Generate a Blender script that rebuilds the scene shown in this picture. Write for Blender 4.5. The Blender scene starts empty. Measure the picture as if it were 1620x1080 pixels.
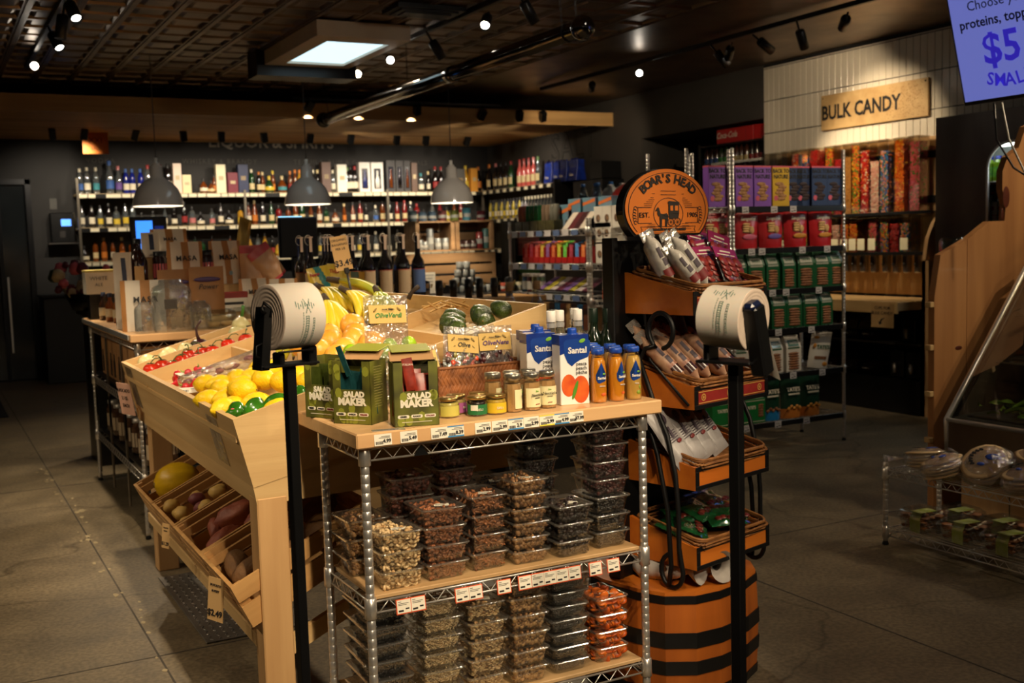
import bpy, math, random
from math import sin, cos, pi, radians, sqrt, atan2, hypot
from mathutils import Matrix, Vector, Quaternion
from mathutils import noise as mn
RN = random.Random(11)
SC = bpy.context.scene
COL = SC.collection

# ---------------------------------------------------------------- camera, world, exposure
cam = bpy.data.cameras.new('camera'); cam.lens = 38.65; cam.sensor_width = 36; cam.clip_end = 60
cam.dof.use_dof = True; cam.dof.focus_distance = 3.05; cam.dof.aperture_fstop = 5.0
co = bpy.data.objects.new('camera', cam); COL.objects.link(co)
PI_, RO_, YA_ = .091093, -.029936, .48942
Fw = Vector((sin(YA_)*cos(PI_), cos(YA_)*cos(PI_), -sin(PI_))); Rt = Vector((cos(YA_), -sin(YA_), 0)); Up = Rt.cross(Fw)
r_ = Rt*cos(RO_)+Up*sin(RO_); u_ = -Rt*sin(RO_)+Up*cos(RO_)
co.matrix_world = Matrix(((r_.x, u_.x, -Fw.x, 0), (r_.y, u_.y, -Fw.y, 0), (r_.z, u_.z, -Fw.z, 1.5), (0, 0, 0, 1)))
SC.camera = co
SC.view_settings.view_transform = 'Standard'; SC.view_settings.look = 'None'
SC.view_settings.exposure = 0.45; SC.view_settings.gamma = 1.0; SC.view_settings.use_curve_mapping = False
w = bpy.data.worlds.new('world'); SC.world = w; w.use_nodes = True
w.node_tree.nodes['Background'].inputs[0].default_value = (1, .78, .55, 1)
w.node_tree.nodes['Background'].inputs[1].default_value = .03
SC.cycles.max_bounces = 6; SC.cycles.transparent_max_bounces = 24; SC.cycles.transmission_bounces = 4
SC.cycles.glossy_bounces = 3; SC.cycles.diffuse_bounces = 3; SC.cycles.sample_clamp_indirect = 3; SC.cycles.caustics_reflective = False; SC.cycles.caustics_refractive = False
WARM = (1, .79, .53); NEUT = (1, .86, .66); COOL = (.85, .93, 1)

def spot(loc, tgt, power, deg=50, blend=.6, col=WARM, rad=.03):
    l = bpy.data.lights.new('spot_light', 'SPOT'); l.energy = power; l.spot_size = radians(deg); l.spot_blend = blend; l.color = col; l.shadow_soft_size = rad
    o = bpy.data.objects.new('spot_light', l); COL.objects.link(o); o.location = loc
    o.rotation_euler = (Vector(tgt)-Vector(loc)).to_track_quat('-Z', 'Y').to_euler()
    return o
# (lamp position, aim, watts, cone, visible head) on three seen ceiling tracks; near-camera heads and the outer left track are unseen, added for light
TRACKS = {.89: [(9.55, (1.0, 11.1, 2.75), 30, 70), (8.2, (1.5, 6.6, 1.1), 75, 50), (7.53, (.35, 7.6, .0), 120, 44), (7.19, (1.3, 5.3, 1.0), 60, 46), (4.6, (.3, 6.2, 0), 130, 44), (3.3, (1.25, 5.0, 1.0), 60, 46), (2.2, (1.0, 3.9, .95), 95, 50), (1.2, (1.4, 3.0, .85), 90, 40), (.5, (-.2, 4.3, 0), 60, 70), (.0, (1.37, 1.66, 1.35), 34, 24), (-.4, (.9, 3.2, .6), 110, 44), (-1.6, (1.45, 2.9, .38), 140, 30)],
          3.45: [(9.2, (4.2, 11.1, 2.8), 40, 75), (8.44, (2.6, 6.4, 1.3), 60, 50), (7.6, (4.4, 7.4, 1.4), 80, 55), (6.69, (1.8, 4.4, 1.2), 90, 46), (6.19, (5.3, 6.2, .2), 30, 60), (4.4, (1.6, 3.9, 1.2), 90, 48), (4.9, (2.35, 6.35, 1.3), 90, 26), (1.6, (1.65, 2.9, 1.0), 70, 34), (.7, (3.2, 4.6, 0), 40, 70), (.2, (1.6, 2.9, .5), 60, 40), (-.2, (2.25, 2.9, 1.3), 75, 34)],
          -1.7: [(5.6, (.9, 5.3, .5), 46, 56), (4.4, (.85, 4.2, .5), 62, 48), (3.0, (.85, 3.9, .5), 30, 52), (6.6, (.9, 6.6, .6), 45, 50)],
          5.87: [(9.2, (7.3, 11.8, 2.45), 45, 56), (8.42, (4.6, 7.6, 1.2), 30, 60), (7.3, (7.3, 7.2, 1.6), 70, 60), (7.12, (7.35, 9.6, 1.9), 18, 60), (6.77, (7.35, 6.9, 2.2), 60, 60), (6.33, (7.3, 6.9, .9), 26, 60), (5.86, (7.35, 7.9, 2.3), 60, 60), (4.4, (5.2, 5.9, 1.5), 60, 50), (3.6, (4.7, 4.1, .9), 26, 60), (2.4, (3.4, 5.4, 0), 40, 60), (1.5, (4.4, 3.6, .5), 26, 50)]}  # farthest head on this track is added to brighten the lettered wall

# ---------------------------------------------------------------- materials
def lin(c):
    return tuple((x/255/12.92 if x/255 <= .04045 else ((x/255+.055)/1.055)**2.4) for x in c)
MC = {}
def mat(name, c=(200, 200, 200), rough=.5, metal=0., var=.0, vs=8., bump=0., bs=40., coat=0., emit=0., alpha=1., vscale=(1, 1, 1), c2=None, sss=0., spec=.5, thin=None, detail=3):
    if name in MC: return MC[name]
    m = bpy.data.materials.new(name); m.use_nodes = True; nt = m.node_tree; N = nt.nodes; L = nt.links
    b = N['Principled BSDF']; o = N['Material Output']
    col = (*lin(c), 1)
    b.inputs['Base Color'].default_value = col; b.inputs['Roughness'].default_value = rough; b.inputs['Metallic'].default_value = metal
    b.inputs['Coat Weight'].default_value = coat; b.inputs['Specular IOR Level'].default_value = spec; b.inputs['Coat Roughness'].default_value = .08
    if emit: b.inputs['Emission Color'].default_value = col; b.inputs['Emission Strength'].default_value = emit
    tc = mp = None
    if var or bump or c2:
        tc = N.new('ShaderNodeTexCoord'); mp = N.new('ShaderNodeMapping'); mp.inputs['Scale'].default_value = vscale
        L.new(tc.outputs['Object'], mp.inputs['Vector'])
    if var or c2:
        n = N.new('ShaderNodeTexNoise'); n.inputs['Scale'].default_value = vs; n.inputs['Detail'].default_value = detail; L.new(mp.outputs[0], n.inputs['Vector'])
        cr = N.new('ShaderNodeValToRGB'); cr.color_ramp.elements[0].position = .32; cr.color_ramp.elements[1].position = .68
        a = lin(c2) if c2 else tuple(x*(1-var) for x in col[:3]); bb = col[:3] if c2 else tuple(min(1, x*(1+var)) for x in col[:3])
        cr.color_ramp.elements[0].color = (*a, 1); cr.color_ramp.elements[1].color = (*bb, 1)
        L.new(n.outputs[0], cr.inputs[0]); L.new(cr.outputs[0], b.inputs['Base Color'])
    if bump:
        n = N.new('ShaderNodeTexNoise'); n.inputs['Scale'].default_value = bs; n.inputs['Detail'].default_value = 2; L.new(mp.outputs[0], n.inputs['Vector'])
        bp = N.new('ShaderNodeBump'); bp.inputs['Strength'].default_value = bump; bp.inputs['Distance'].default_value = .01; L.new(n.outputs[0], bp.inputs['Height']); L.new(bp.outputs[0], b.inputs['Normal'])
    if sss: b.inputs['Subsurface Weight'].default_value = sss; b.inputs['Subsurface Scale'].default_value = .01
    MC[name] = m; return m
def clear(name, tint=(235, 240, 240), gl=.10, rough=.05, wrinkle=0., haze=0., hc=(255, 255, 255)):
    """thin clear plastic or glass: mostly see-through with a fresnel shine"""
    if name in MC: return MC[name]
    m = bpy.data.materials.new(name); m.use_nodes = True; nt = m.node_tree; N = nt.nodes; L = nt.links; N.clear()
    o = N.new('ShaderNodeOutputMaterial'); t = N.new('ShaderNodeBsdfTransparent'); t.inputs[0].default_value = (*lin(tint), 1)
    g = N.new('ShaderNodeBsdfGlossy'); g.inputs['Roughness'].default_value = rough; g.inputs['Color'].default_value = (1, 1, 1, 1)
    lw = N.new('ShaderNodeLayerWeight'); lw.inputs[0].default_value = .35
    ma = N.new('ShaderNodeMath'); ma.operation = 'MULTIPLY_ADD'; ma.inputs[1].default_value = .55; ma.inputs[2].default_value = gl; ma.use_clamp = True
    mx = N.new('ShaderNodeMixShader'); L.new(lw.outputs['Facing'], ma.inputs[0]); L.new(ma.outputs[0], mx.inputs[0])
    base = t.outputs[0]
    if haze:
        d = N.new('ShaderNodeBsdfDiffuse'); d.inputs[0].default_value = (*lin(hc), 1); mh = N.new('ShaderNodeMixShader'); mh.inputs[0].default_value = haze
        L.new(t.outputs[0], mh.inputs[1]); L.new(d.outputs[0], mh.inputs[2]); base = mh.outputs[0]
    L.new(base, mx.inputs[1]); L.new(g.outputs[0], mx.inputs[2]); L.new(mx.outputs[0], o.inputs[0])
    if wrinkle:
        tc = N.new('ShaderNodeTexCoord'); n = N.new('ShaderNodeTexNoise'); n.inputs['Scale'].default_value = 30; n.inputs['Detail'].default_value = 2; n.inputs['Distortion'].default_value = 1
        L.new(tc.outputs['Object'], n.inputs['Vector']); bp = N.new('ShaderNodeBump'); bp.inputs['Strength'].default_value = wrinkle; bp.inputs['Distance'].default_value = .02
        L.new(n.outputs[0], bp.inputs['Height']); L.new(bp.outputs[0], g.inputs['Normal']); L.new(bp.outputs[0], lw.inputs['Normal'])
    MC[name] = m; return m
def wood(name, c, c2, scale=6, axis=0, rough=.55, coat=0.):
    if name in MC: return MC[name]
    s = [14, 14, 14]; s[axis] = .9
    m = mat(name, c, rough, c2=c2, vs=scale, vscale=tuple(x/6 for x in s), bump=.06, bs=30, coat=coat, detail=5)
    return m
BLK = mat('black_plastic', (14, 14, 15), .38, var=.2)
BLKM = mat('black_metal', (16, 16, 17), .45, .3, var=.2)
WHT = mat('white_plastic', (232, 228, 220), .45, var=.03)
PAPER = mat('white_paper', (235, 228, 212), .7, var=.03)
CHROME = mat('chrome', (222, 218, 212), .3, .82, var=.06, vs=30)
STEEL = mat('brushed_steel', (150, 146, 142), .34, 1., var=.12, vs=4, vscale=(1, 1, 14))
BIRCH_Y = wood('birch_along', (218, 184, 128), (194, 156, 102), 6, 1)
BIRCH_X = wood('birch_across', (218, 184, 128), (198, 160, 106), 6, 0)
BIRCH_Z = wood('birch_upright', (214, 172, 118), (190, 146, 96), 6, 2)
PINE = wood('crate_pine', (205, 160, 100), (176, 130, 76), 7, 0)
INK = mat('dark_ink', (26, 24, 24), .6)
CLR = clear('clear_plastic')
GLASS = clear('clear_glass', (238, 244, 242), .12, .02)
BAGP = clear('clear_bag', (238, 236, 228), .12, .12, wrinkle=.8, haze=.05)

# ---------------------------------------------------------------- mesh building
class MB:
    def __init__(s): s.v = []; s.f = []; s.m = []; s.s = []; s.M = None
    def add(s, vs, fs, mi=0, sm=False, M=None):
        b = len(s.v)
        if M is not None: vs = [M @ Vector(p) for p in vs]
        if s.M is not None: vs = [s.M @ Vector(p) for p in vs]
        s.v += [tuple(p) for p in vs]
        for f in fs: s.f.append(tuple(i+b for i in f)); s.m.append(mi); s.s.append(sm)
        return s
    def bb(s, x0, x1, y0, y1, z0, z1, mi=0, M=None):
        v = [(x, y, z) for z in (z0, z1) for y in (y0, y1) for x in (x0, x1)]
        return s.add(v, [(0, 2, 3, 1), (4, 5, 7, 6), (0, 1, 5, 4), (2, 6, 7, 3), (0, 4, 6, 2), (1, 3, 7, 5)], mi, False, M)
    def cb(s, x0, x1, y0, y1, z0, z1, ch=.003, mi=0, M=None):
        c = ((x0+x1)/2, (y0+y1)/2, (z0+z1)/2); h = (abs(x1-x0)/2, abs(y1-y0)/2, abs(z1-z0)/2); ch = min(ch, *(q*.9 for q in h))
        v = []; id = {}
        for sx in (-1, 1):
            for sy in (-1, 1):
                for sz in (-1, 1):
                    for a in range(3):
                        p = [c[k]+(sx, sy, sz)[k]*(h[k]-(0 if k == a else ch)) for k in range(3)]
                        id[(sx, sy, sz, a)] = len(v); v.append(p)
        f = []
        for a in range(3):
            for q in (-1, 1):
                o = [k for k in range(3) if k != a]; loop = []
                for (p1, p2) in ((-1, -1), (1, -1), (1, 1), (-1, 1)):
                    k = [0, 0, 0]; k[a] = q; k[o[0]] = p1; k[o[1]] = p2; loop.append(id[(*k, a)])
                f.append(tuple(loop))
        for a in range(3):
            o = [k for k in range(3) if k != a]
            for p1 in (-1, 1):
                for p2 in (-1, 1):
                    e = []
                    for q, ax in ((-1, o[0]), (1, o[0]), (1, o[1]), (-1, o[1])):
                        k = [0, 0, 0]; k[a] = q; k[o[0]] = p1; k[o[1]] = p2; e.append(id[(*k, ax)])
                    f.append(tuple(e))
        for sx in (-1, 1):
            for sy in (-1, 1):
                for sz in (-1, 1): f.append(tuple(id[(sx, sy, sz, a)] for a in range(3)))
        return s.add(v, f, mi, False, M)
    def lathe(s, prof, seg=16, mi=0, M=None, sm=True, sx=1., a0=0., a1=2*pi):
        full = abs(a1-a0-2*pi) < 1e-6; n = seg if full else seg+1; v = []; f = []
        for r, z in prof:
            for k in range(n):
                a = a0+(a1-a0)*k/seg; v.append((r*cos(a)*sx, r*sin(a), z))
        for i in range(len(prof)-1):
            for k in range(seg):
                k2 = (k+1) % n; f.append((i*n+k, i*n+k2, (i+1)*n+k2, (i+1)*n+k))
        return s.add(v, f, mi, sm, M)
    def tube(s, pts, r, seg=8, mi=0, closed=False, M=None, caps=True):
        P = [Vector(p) for p in pts]; n = len(P); v = []; f = []; up = None
        for i in range(n):
            if closed: t = (P[(i+1) % n]-P[i-1])
            else: t = P[min(i+1, n-1)]-P[max(i-1, 0)]
            t.normalize()
            if up is None: up = Vector((0, 0, 1)) if abs(t.z) < .9 else Vector((1, 0, 0))
            a = t.cross(up)
            if a.length < 1e-4: a = t.orthogonal()
            a.normalize(); b = a.cross(t).normalized(); up = b if abs(t.z) < .98 else up
            rr = r[i] if isinstance(r, (list, tuple)) else r
            for k in range(seg):
                q = 2*pi*k/seg; v.append(P[i]+a*rr*cos(q)+b*rr*sin(q))
        m = n if closed else n-1
        for i in range(m):
            j = (i+1) % n
            for k in range(seg): f.append((i*seg+k, i*seg+(k+1) % seg, j*seg+(k+1) % seg, j*seg+k))
        if not closed and caps: f.append(tuple(range(seg))[::-1]); f.append(tuple((n-1)*seg+k for k in range(seg)))
        return s.add(v, f, mi, seg > 4, M)
    def ell(s, c, r, seg=12, rings=8, mi=0, M=None, fn=None):
        v = []; f = []; r = r if isinstance(r, (tuple, list)) else (r, r, r)
        for i in range(rings+1):
            th = pi*i/rings
            for k in range(seg):
                a = 2*pi*k/seg; d = Vector((sin(th)*cos(a), sin(th)*sin(a), cos(th)))
                q = fn(d) if fn else 1.
                v.append((c[0]+d.x*r[0]*q, c[1]+d.y*r[1]*q, c[2]+d.z*r[2]*q))
        for i in range(rings):
            for k in range(seg): f.append((i*seg+k, (i+1)*seg+k, (i+1)*seg+(k+1) % seg, i*seg+(k+1) % seg))
        return s.add(v, f, mi, True, M)
    def prism(s, poly, z0, z1, mi=0, M=None):
        n = len(poly); v = [(x, y, z0) for x, y in poly]+[(x, y, z1) for x, y in poly]
        f = [tuple(range(n))[::-1], tuple(range(n, 2*n))]+[(i, (i+1) % n, n+(i+1) % n, n+i) for i in range(n)]
        return s.add(v, f, mi, False, M)
    def grid(s, fn, nu, nv, mi=0, sm=True, M=None, fm=None):
        v = [fn(i/nu, j/nv) for j in range(nv+1) for i in range(nu+1)]; w_ = nu+1
        for j in range(nv):
            for i in range(nu): pass
        fs = [(j*w_+i, j*w_+i+1, (j+1)*w_+i+1, (j+1)*w_+i) for j in range(nv) for i in range(nu)]
        b = len(s.f); s.add(v, fs, mi, sm, M)
        if fm:
            q = 0
            for j in range(nv):
                for i in range(nu): s.m[b+q] = fm((i+.5)/nu, (j+.5)/nv); q += 1
        return s
    def pouch(s, wd, h, t, mi=0, nu=12, nv=14, top=.06, fm=None, M=None, crinkle=.0, seed=0, base=True, tap=0.):
        """stand-up bag: front faces -Y, flat seal on top, fat gusset at the bottom"""
        for sg in (-1, 1):
            def fn(u, v, sg=sg):
                x = (u-.5)*wd*(1-tap*v); e = (1-abs(2*u-1)**3)
                prof = 1. if v < .15 else max(0., 1-((v-.15)/(1-top-.15)))**.6 if v < 1-top else 0.
                if not base and v < .12: prof = (v/.12)**.5
                y = sg*t/2*e*prof+sg*.0004
                if crinkle: y += crinkle*mn.noise(Vector((u*7+seed, v*9, sg*3)))*(.3+prof)
                return (x, y, v*h)
            s.grid(fn, nu, nv, mi, True, M, (fm if sg < 0 else (lambda u, v: mi)))
        return s
    def rrect(s, w_, h, rad, n=5):
        p = []
        for cx, cy, a0 in ((w_/2-rad, h/2-rad, 0), (-w_/2+rad, h/2-rad, 90), (-w_/2+rad, -h/2+rad, 180), (w_/2-rad, -h/2+rad, 270)):
            for k in range(n+1): a = radians(a0+90*k/n); p.append((cx+rad*cos(a), cy+rad*sin(a)))
        return p
    def loft(s, loops, mi=0, sm=True, cap0=True, cap1=True, M=None):
        n = len(loops[0]); v = [p for l in loops for p in l]
        f = [(i*n+k, i*n+(k+1) % n, (i+1)*n+(k+1) % n, (i+1)*n+k) for i in range(len(loops)-1) for k in range(n)]
        s.add(v, f, mi, sm, M)
        if cap0: s.add(loops[0], [tuple(range(n))[::-1]], mi, False, M)
        if cap1: s.add(loops[-1], [tuple(range(n))], mi, False, M)
        return s
    def mesh(s, name, mats):
        me = bpy.data.meshes.new(name); me.from_pydata(s.v, [], s.f)
        for m in (mats if isinstance(mats, (list, tuple)) else [mats]): me.materials.append(m)
        me.polygons.foreach_set('material_index', s.m); me.polygons.foreach_set('use_smooth', s.s); me.update(); return me
def T(x=0, y=0, z=0): return Matrix.Translation((x, y, z))
def RX(d): return Matrix.Rotation(radians(d), 4, 'X')
def RY(d): return Matrix.Rotation(radians(d), 4, 'Y')
def RZ(d): return Matrix.Rotation(radians(d), 4, 'Z')
def SX(x, y, z): return Matrix.Diagonal((x, y, z, 1))

def tag(o, label, cat=None, group=None, kind=None):
    if label: o['label'] = label
    if cat: o['category'] = cat
    if group: o['group'] = group
    if kind: o['kind'] = kind
    return o
KIDS = {}
def thing(name, label, cat, loc=(0, 0, 0), rz=0., group=None, rx=0., ry=0.):
    o = bpy.data.objects.new(name, None); COL.objects.link(o); o.location = loc; o.rotation_euler = (radians(rx), radians(ry), radians(rz)); o.empty_display_size = .05
    return tag(o, label, cat, group)
def ob(name, mb, mats, parent=None, loc=(0, 0, 0), rot=(0, 0, 0), label=None, cat=None, group=None, kind=None):
    me = mb.mesh(name, mats) if isinstance(mb, MB) else mb
    o = bpy.data.objects.new(name, me); COL.objects.link(o); o.location = loc; o.rotation_euler = tuple(radians(a) for a in rot)
    if parent is not None: o.parent = parent; KIDS.setdefault(parent.name, []).append(o)
    return tag(o, label, cat, group, kind)
def dup(root, loc, rz=0., label=None, group=None, parent=None, rx=None, ry=None, scale=None):
    r = root.copy(); COL.objects.link(r)
    if parent is None:
        r.location = loc; r.rotation_euler = (radians(rx or 0), radians(ry or 0), radians(rz))
        if scale: r.scale = scale if isinstance(scale, (tuple, list)) else (scale,)*3
    else: r.parent = parent
    if label: r['label'] = label
    if group: r['group'] = group
    for c in KIDS.get(root.name, ()): KIDS.setdefault(r.name, []).append(dup(c, None, parent=r))
    return r
PROTO = {}
def place(key, maker, loc, rz, label, group=None, rx=0., ry=0., scale=None):
    """first use builds the thing, later uses copy it with its parts"""
    if key not in PROTO:
        o = maker(); o.location = loc; o.rotation_euler = (radians(rx), radians(ry), radians(rz))
        if scale: o.scale = scale if isinstance(scale, (tuple, list)) else (scale,)*3
        tag(o, label, None, group); PROTO[key] = o
        return o
    return dup(PROTO[key], loc, rz, label, group, rx=rx, ry=ry, scale=scale)
def struct(name, mb, mats, **k): return ob(name, mb, mats, kind='structure', **k)
TXT = {}
def tmesh(s, size, bold=0., font=None, align='CENTER', ls=1., space=1., shear=0.):
    k = (s, size, bold, align, ls, space, shear)
    if k in TXT: return TXT[k]
    c = bpy.data.curves.new('txt', 'FONT'); c.body = s; c.size = size; c.align_x = align; c.align_y = 'CENTER'; c.offset = bold; c.extrude = .0006; c.resolution_u = 2
    c.space_line = ls; c.space_character = space; c.shear = shear
    o = bpy.data.objects.new('txt', c); COL.objects.link(o); dg = bpy.context.evaluated_depsgraph_get()
    me = bpy.data.meshes.new_from_object(o.evaluated_get(dg)); bpy.data.objects.remove(o); bpy.data.curves.remove(c); me.name = 'lettering'; TXT[k] = me
    return me
def txt(parent, s, size, m, loc, rot=(90, 0, 0), bold=0., align='CENTER', name='lettering', wide=1., ls=1., space=1., shear=0.):
    me = tmesh(s, size, bold, None, align, ls, space, shear)
    if me.materials and me.materials[0] != m: me = me.copy(); me.materials.clear()
    if not me.materials: me.materials.append(m)
    o = bpy.data.objects.new(name, me); COL.objects.link(o); o.location = loc; o.rotation_euler = tuple(radians(a) for a in rot); o.parent = parent; o.scale = (wide, 1, 1); KIDS.setdefault(parent.name, []).append(o)
    return o
def tadd(mb, s, size, M, mi=0, bold=0., align='CENTER', wide=1.):
    """lettering as part of a printed surface"""
    me = tmesh(s, size, bold, None, align)
    mb.add([(v.co.x*wide, v.co.y, v.co.z) for v in me.vertices], [tuple(p.vertices) for p in me.polygons], mi, False, M)
ORD = 'zero first second third fourth fifth sixth seventh eighth ninth tenth eleventh twelfth'.split()
def nth(i):
    if i < len(ORD): return ORD[i]
    return '%d%s' % (i, 'th' if 10 <= i % 100 <= 20 else {1: 'st', 2: 'nd', 3: 'rd'}.get(i % 10, 'th'))
# ---------------------------------------------------------------- room
CZ = 3.1; XW = 7.35; YB = 14.4
def floor_mat():
    m = mat('polished_concrete', (112, 104, 94), .5); nt = m.node_tree; N = nt.nodes; L = nt.links; b = N['Principled BSDF']
    tc = N.new('ShaderNodeTexCoord')
    def nz(sc, det, dist=0):
        n = N.new('ShaderNodeTexNoise'); n.inputs['Scale'].default_value = sc; n.inputs['Detail'].default_value = det; n.inputs['Distortion'].default_value = dist; L.new(tc.outputs['Object'], n.inputs['Vector']); return n
    a = nz(.9, 6, .6); c = nz(55, 3); d = nz(4.5, 6, .3)
    r = N.new('ShaderNodeValToRGB'); e = r.color_ramp; e.elements[0].position = .3; e.elements[0].color = (*lin((90, 80, 64)), 1); e.elements[1].position = .72; e.elements[1].color = (*lin((142, 126, 98)), 1)
    mx = N.new('ShaderNodeMath'); mx.operation = 'ADD'; ms = N.new('ShaderNodeMath'); ms.operation = 'MULTIPLY'; ms.inputs[1].default_value = .5
    L.new(a.outputs[0], mx.inputs[0]); L.new(d.outputs[0], mx.inputs[1]); L.new(mx.outputs[0], ms.inputs[0]); L.new(ms.outputs[0], r.inputs[0])
    sp = N.new('ShaderNodeValToRGB'); sp.color_ramp.elements[0].position = .38; sp.color_ramp.elements[0].color = (.72, .72, .72, 1); sp.color_ramp.elements[1].position = .62; sp.color_ramp.elements[1].color = (1.15, 1.15, 1.15, 1)
    L.new(c.outputs[0], sp.inputs[0]); mu = N.new('ShaderNodeMixRGB'); mu.blend_type = 'MULTIPLY'; mu.inputs[0].default_value = 1; L.new(r.outputs[0], mu.inputs[1]); L.new(sp.outputs[0], mu.inputs[2])
    v = N.new('ShaderNodeTexVoronoi'); v.feature = 'DISTANCE_TO_EDGE'; v.inputs['Scale'].default_value = .55
    wv = N.new('ShaderNodeVectorMath'); wv.operation = 'ADD'; ns = nz(2.2, 4); sc = N.new('ShaderNodeVectorMath'); sc.operation = 'SCALE'; sc.inputs['Scale'].default_value = .35
    L.new(ns.outputs['Color'], sc.inputs[0]); L.new(tc.outputs['Object'], wv.inputs[0]); L.new(sc.outputs[0], wv.inputs[1]); L.new(wv.outputs[0], v.inputs['Vector'])
    cr = N.new('ShaderNodeValToRGB'); cr.color_ramp.elements[0].color = (.45, .42, .38, 1); cr.color_ramp.elements[1].position = .006; cr.color_ramp.elements[1].color = (1, 1, 1, 1)
    L.new(v.outputs['Distance'], cr.inputs[0]); m2 = N.new('ShaderNodeMixRGB'); m2.blend_type = 'MULTIPLY'; m2.inputs[0].default_value = .8; L.new(mu.outputs[0], m2.inputs[1]); L.new(cr.outputs[0], m2.inputs[2]); L.new(m2.outputs[0], b.inputs['Base Color'])
    rr = N.new('ShaderNodeMapRange'); rr.inputs[3].default_value = .38; rr.inputs[4].default_value = .62; L.new(d.outputs[0], rr.inputs[0]); L.new(rr.outputs[0], b.inputs['Roughness'])
    bp = N.new('ShaderNodeBump'); bp.inputs['Strength'].default_value = .12; bp.inputs['Distance'].default_value = .01; L.new(c.outputs[0], bp.inputs['Height']); L.new(bp.outputs[0], b.inputs['Normal'])
    return m
FM = floor_mat()
mb = MB(); mb.bb(-3, 9, -3, 15.8, -.1, 0); struct('floor', mb, FM)
SAW = mat('joint_filler', (70, 64, 56), .8, var=.3)
mb = MB()
for y in (4.14, 7.6, 11.0): mb.bb(-3, 7.35, y, y+.007, 0, .0012)
mb.bb(.675, .682, -3, 14, 0, .0013); mb.bb(3.1, 3.107, -3, 14, 0, .0013)
struct('trim_1', mb, SAW)
# pale worn paint flecks along the old joint
WF = mat('worn_paint', (168, 152, 118), .7, var=.2); mb = MB()
for k in range(70):
    y = RN.uniform(2.2, 8.4); x = .675+RN.gauss(0, .02)+(.03*sin(y*3)); q = RN.uniform(.003, .014)*(1.8 if k % 9 == 0 else 1)
    mb.prism([(x+q*cos(a)*RN.uniform(.6, 1.2), y+q*2*sin(a)*RN.uniform(.6, 1.2)) for a in [i*pi/3 for i in range(6)]], 0, .0016)
struct('trim_2', mb, WF)
DARK = mat('charcoal_paint', (46, 44, 43), .75, var=.12, vs=2, bump=.03, bs=60)
mb = MB(); mb.bb(-3, 9, YB, YB+.1, 0, 3.3)
struct('wall_back', mb, DARK)
# right wall with the drinks nook (Y 8.42 to 10.5, header at 2.62)
mb = MB(); mb.bb(XW, XW+.1, 10.5, YB, 0, 3.3); mb.bb(XW, XW+.1, 8.42, 10.5, 2.62, 3.3); mb.bb(XW+1.1, XW+1.2, 8.32, 10.6, 0, 3.3)
mb.bb(XW+.1, XW+1.1, 10.5, 10.6, 0, 2.72); mb.bb(XW+.1, XW+1.1, 8.32, 8.42, 0, 2.72); mb.bb(XW+.1, XW+1.1, 8.42, 10.5, 2.62, 2.72)
struct('wall_right', mb, mat('dark_grey_paint', (66, 62, 58), .75, var=.1, vs=2))
mb = MB(); mb.bb(-3.1, -3, -3, YB, 0, 3.3); struct('wall_left', mb, DARK)
mb = MB(); mb.bb(-3, 9, -3.1, -3, 0, 3.3); struct('wall_front', mb, DARK)
# tiled wall: real stacked tiles over dark grout
mb = MB(); mb.bb(XW+.001, XW+.1, 2.0, 8.42, 0, 3.3); 
TILE = mat('glazed_white_tile', (226, 214, 192), .22, var=.05, vs=1.5); GR = mat('dark_grout', (22, 20, 19), .9)
t = 0
for zi in range(6):
    z0 = 2.47+.309*(zi-3); z1 = min(z0+.302, 3.098)
    y = 8.415
    while y > 3.2:
        q = RN.uniform(0, .0016); mb.cb(XW-.008-q, XW+.002, y-.069, y, z0, z1, .0015, 1); y -= .0735
struct('wall_right_tiled', mb, [GR, TILE])
# pressed tin ceiling
CEIL = mat('bronze_tin', (124, 104, 86), .38, .75, var=.35, vs=3, bump=.12, bs=9)
mb = MB(); g = .3048; x0 = 1.325-g*14; nx = 26; ny = 58; y0 = -3
for i in range(nx):
    for j in range(ny):
        X0 = x0+i*g; Y0 = y0+j*g; wv = .014 if (i % 2 == 0) else .022
        a = [(X0, Y0), (X0+g, Y0), (X0+g, Y0+g), (X0, Y0+g)]
        b = [(X0+.03, Y0+.02), (X0+g-.03, Y0+.02), (X0+g-.03, Y0+g-.02), (X0+.03, Y0+g-.02)]
        c = [(X0+.045, Y0+.035), (X0+g-.045, Y0+.035), (X0+g-.045, Y0+g-.035), (X0+.045, Y0+g-.035)]
        d = [(X0+.075, Y0+.065), (X0+g-.075, Y0+.065), (X0+g-.075, Y0+g-.065), (X0+.075, Y0+g-.065)]
        vs = [(*p, CZ) for p in a]+[(*p, CZ) for p in b]+[(*p, CZ+.02) for p in c]+[(*p, CZ+.006+.004*((i+j) % 2)) for p in d]
        fs = []
        for q in (0, 4, 8): fs += [(q+k, q+4+k, q+4+(k+1) % 4, q+(k+1) % 4) for k in range(4)]
        fs.append((15, 14, 13, 12)); mb.add(vs, fs, 0)
for i in range(nx+1):
    X0 = x0+i*g; mb.bb(X0-.012, X0+.012, -3, YB, CZ-.006, CZ)
mb.bb(-3, XW+.1, -3, YB, CZ+.03, CZ+.1)
struct('ceiling', mb, CEIL)
# slatted timber canopy over the liquor wall
SLAT = wood('canopy_timber', (222, 178, 116), (190, 144, 88), 4, 0)
mb = MB(); mb.bb(-3, XW, 11.08, 11.12, 2.82, 2.975)
yy = 11.3
while yy < YB-.05: mb.bb(-3, XW, yy, yy+.045, 2.87, 2.95); yy += .115
mb.bb(-3, XW, 11.12, YB, 2.95, 2.965)
struct('trim_3', mb, SLAT)
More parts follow.
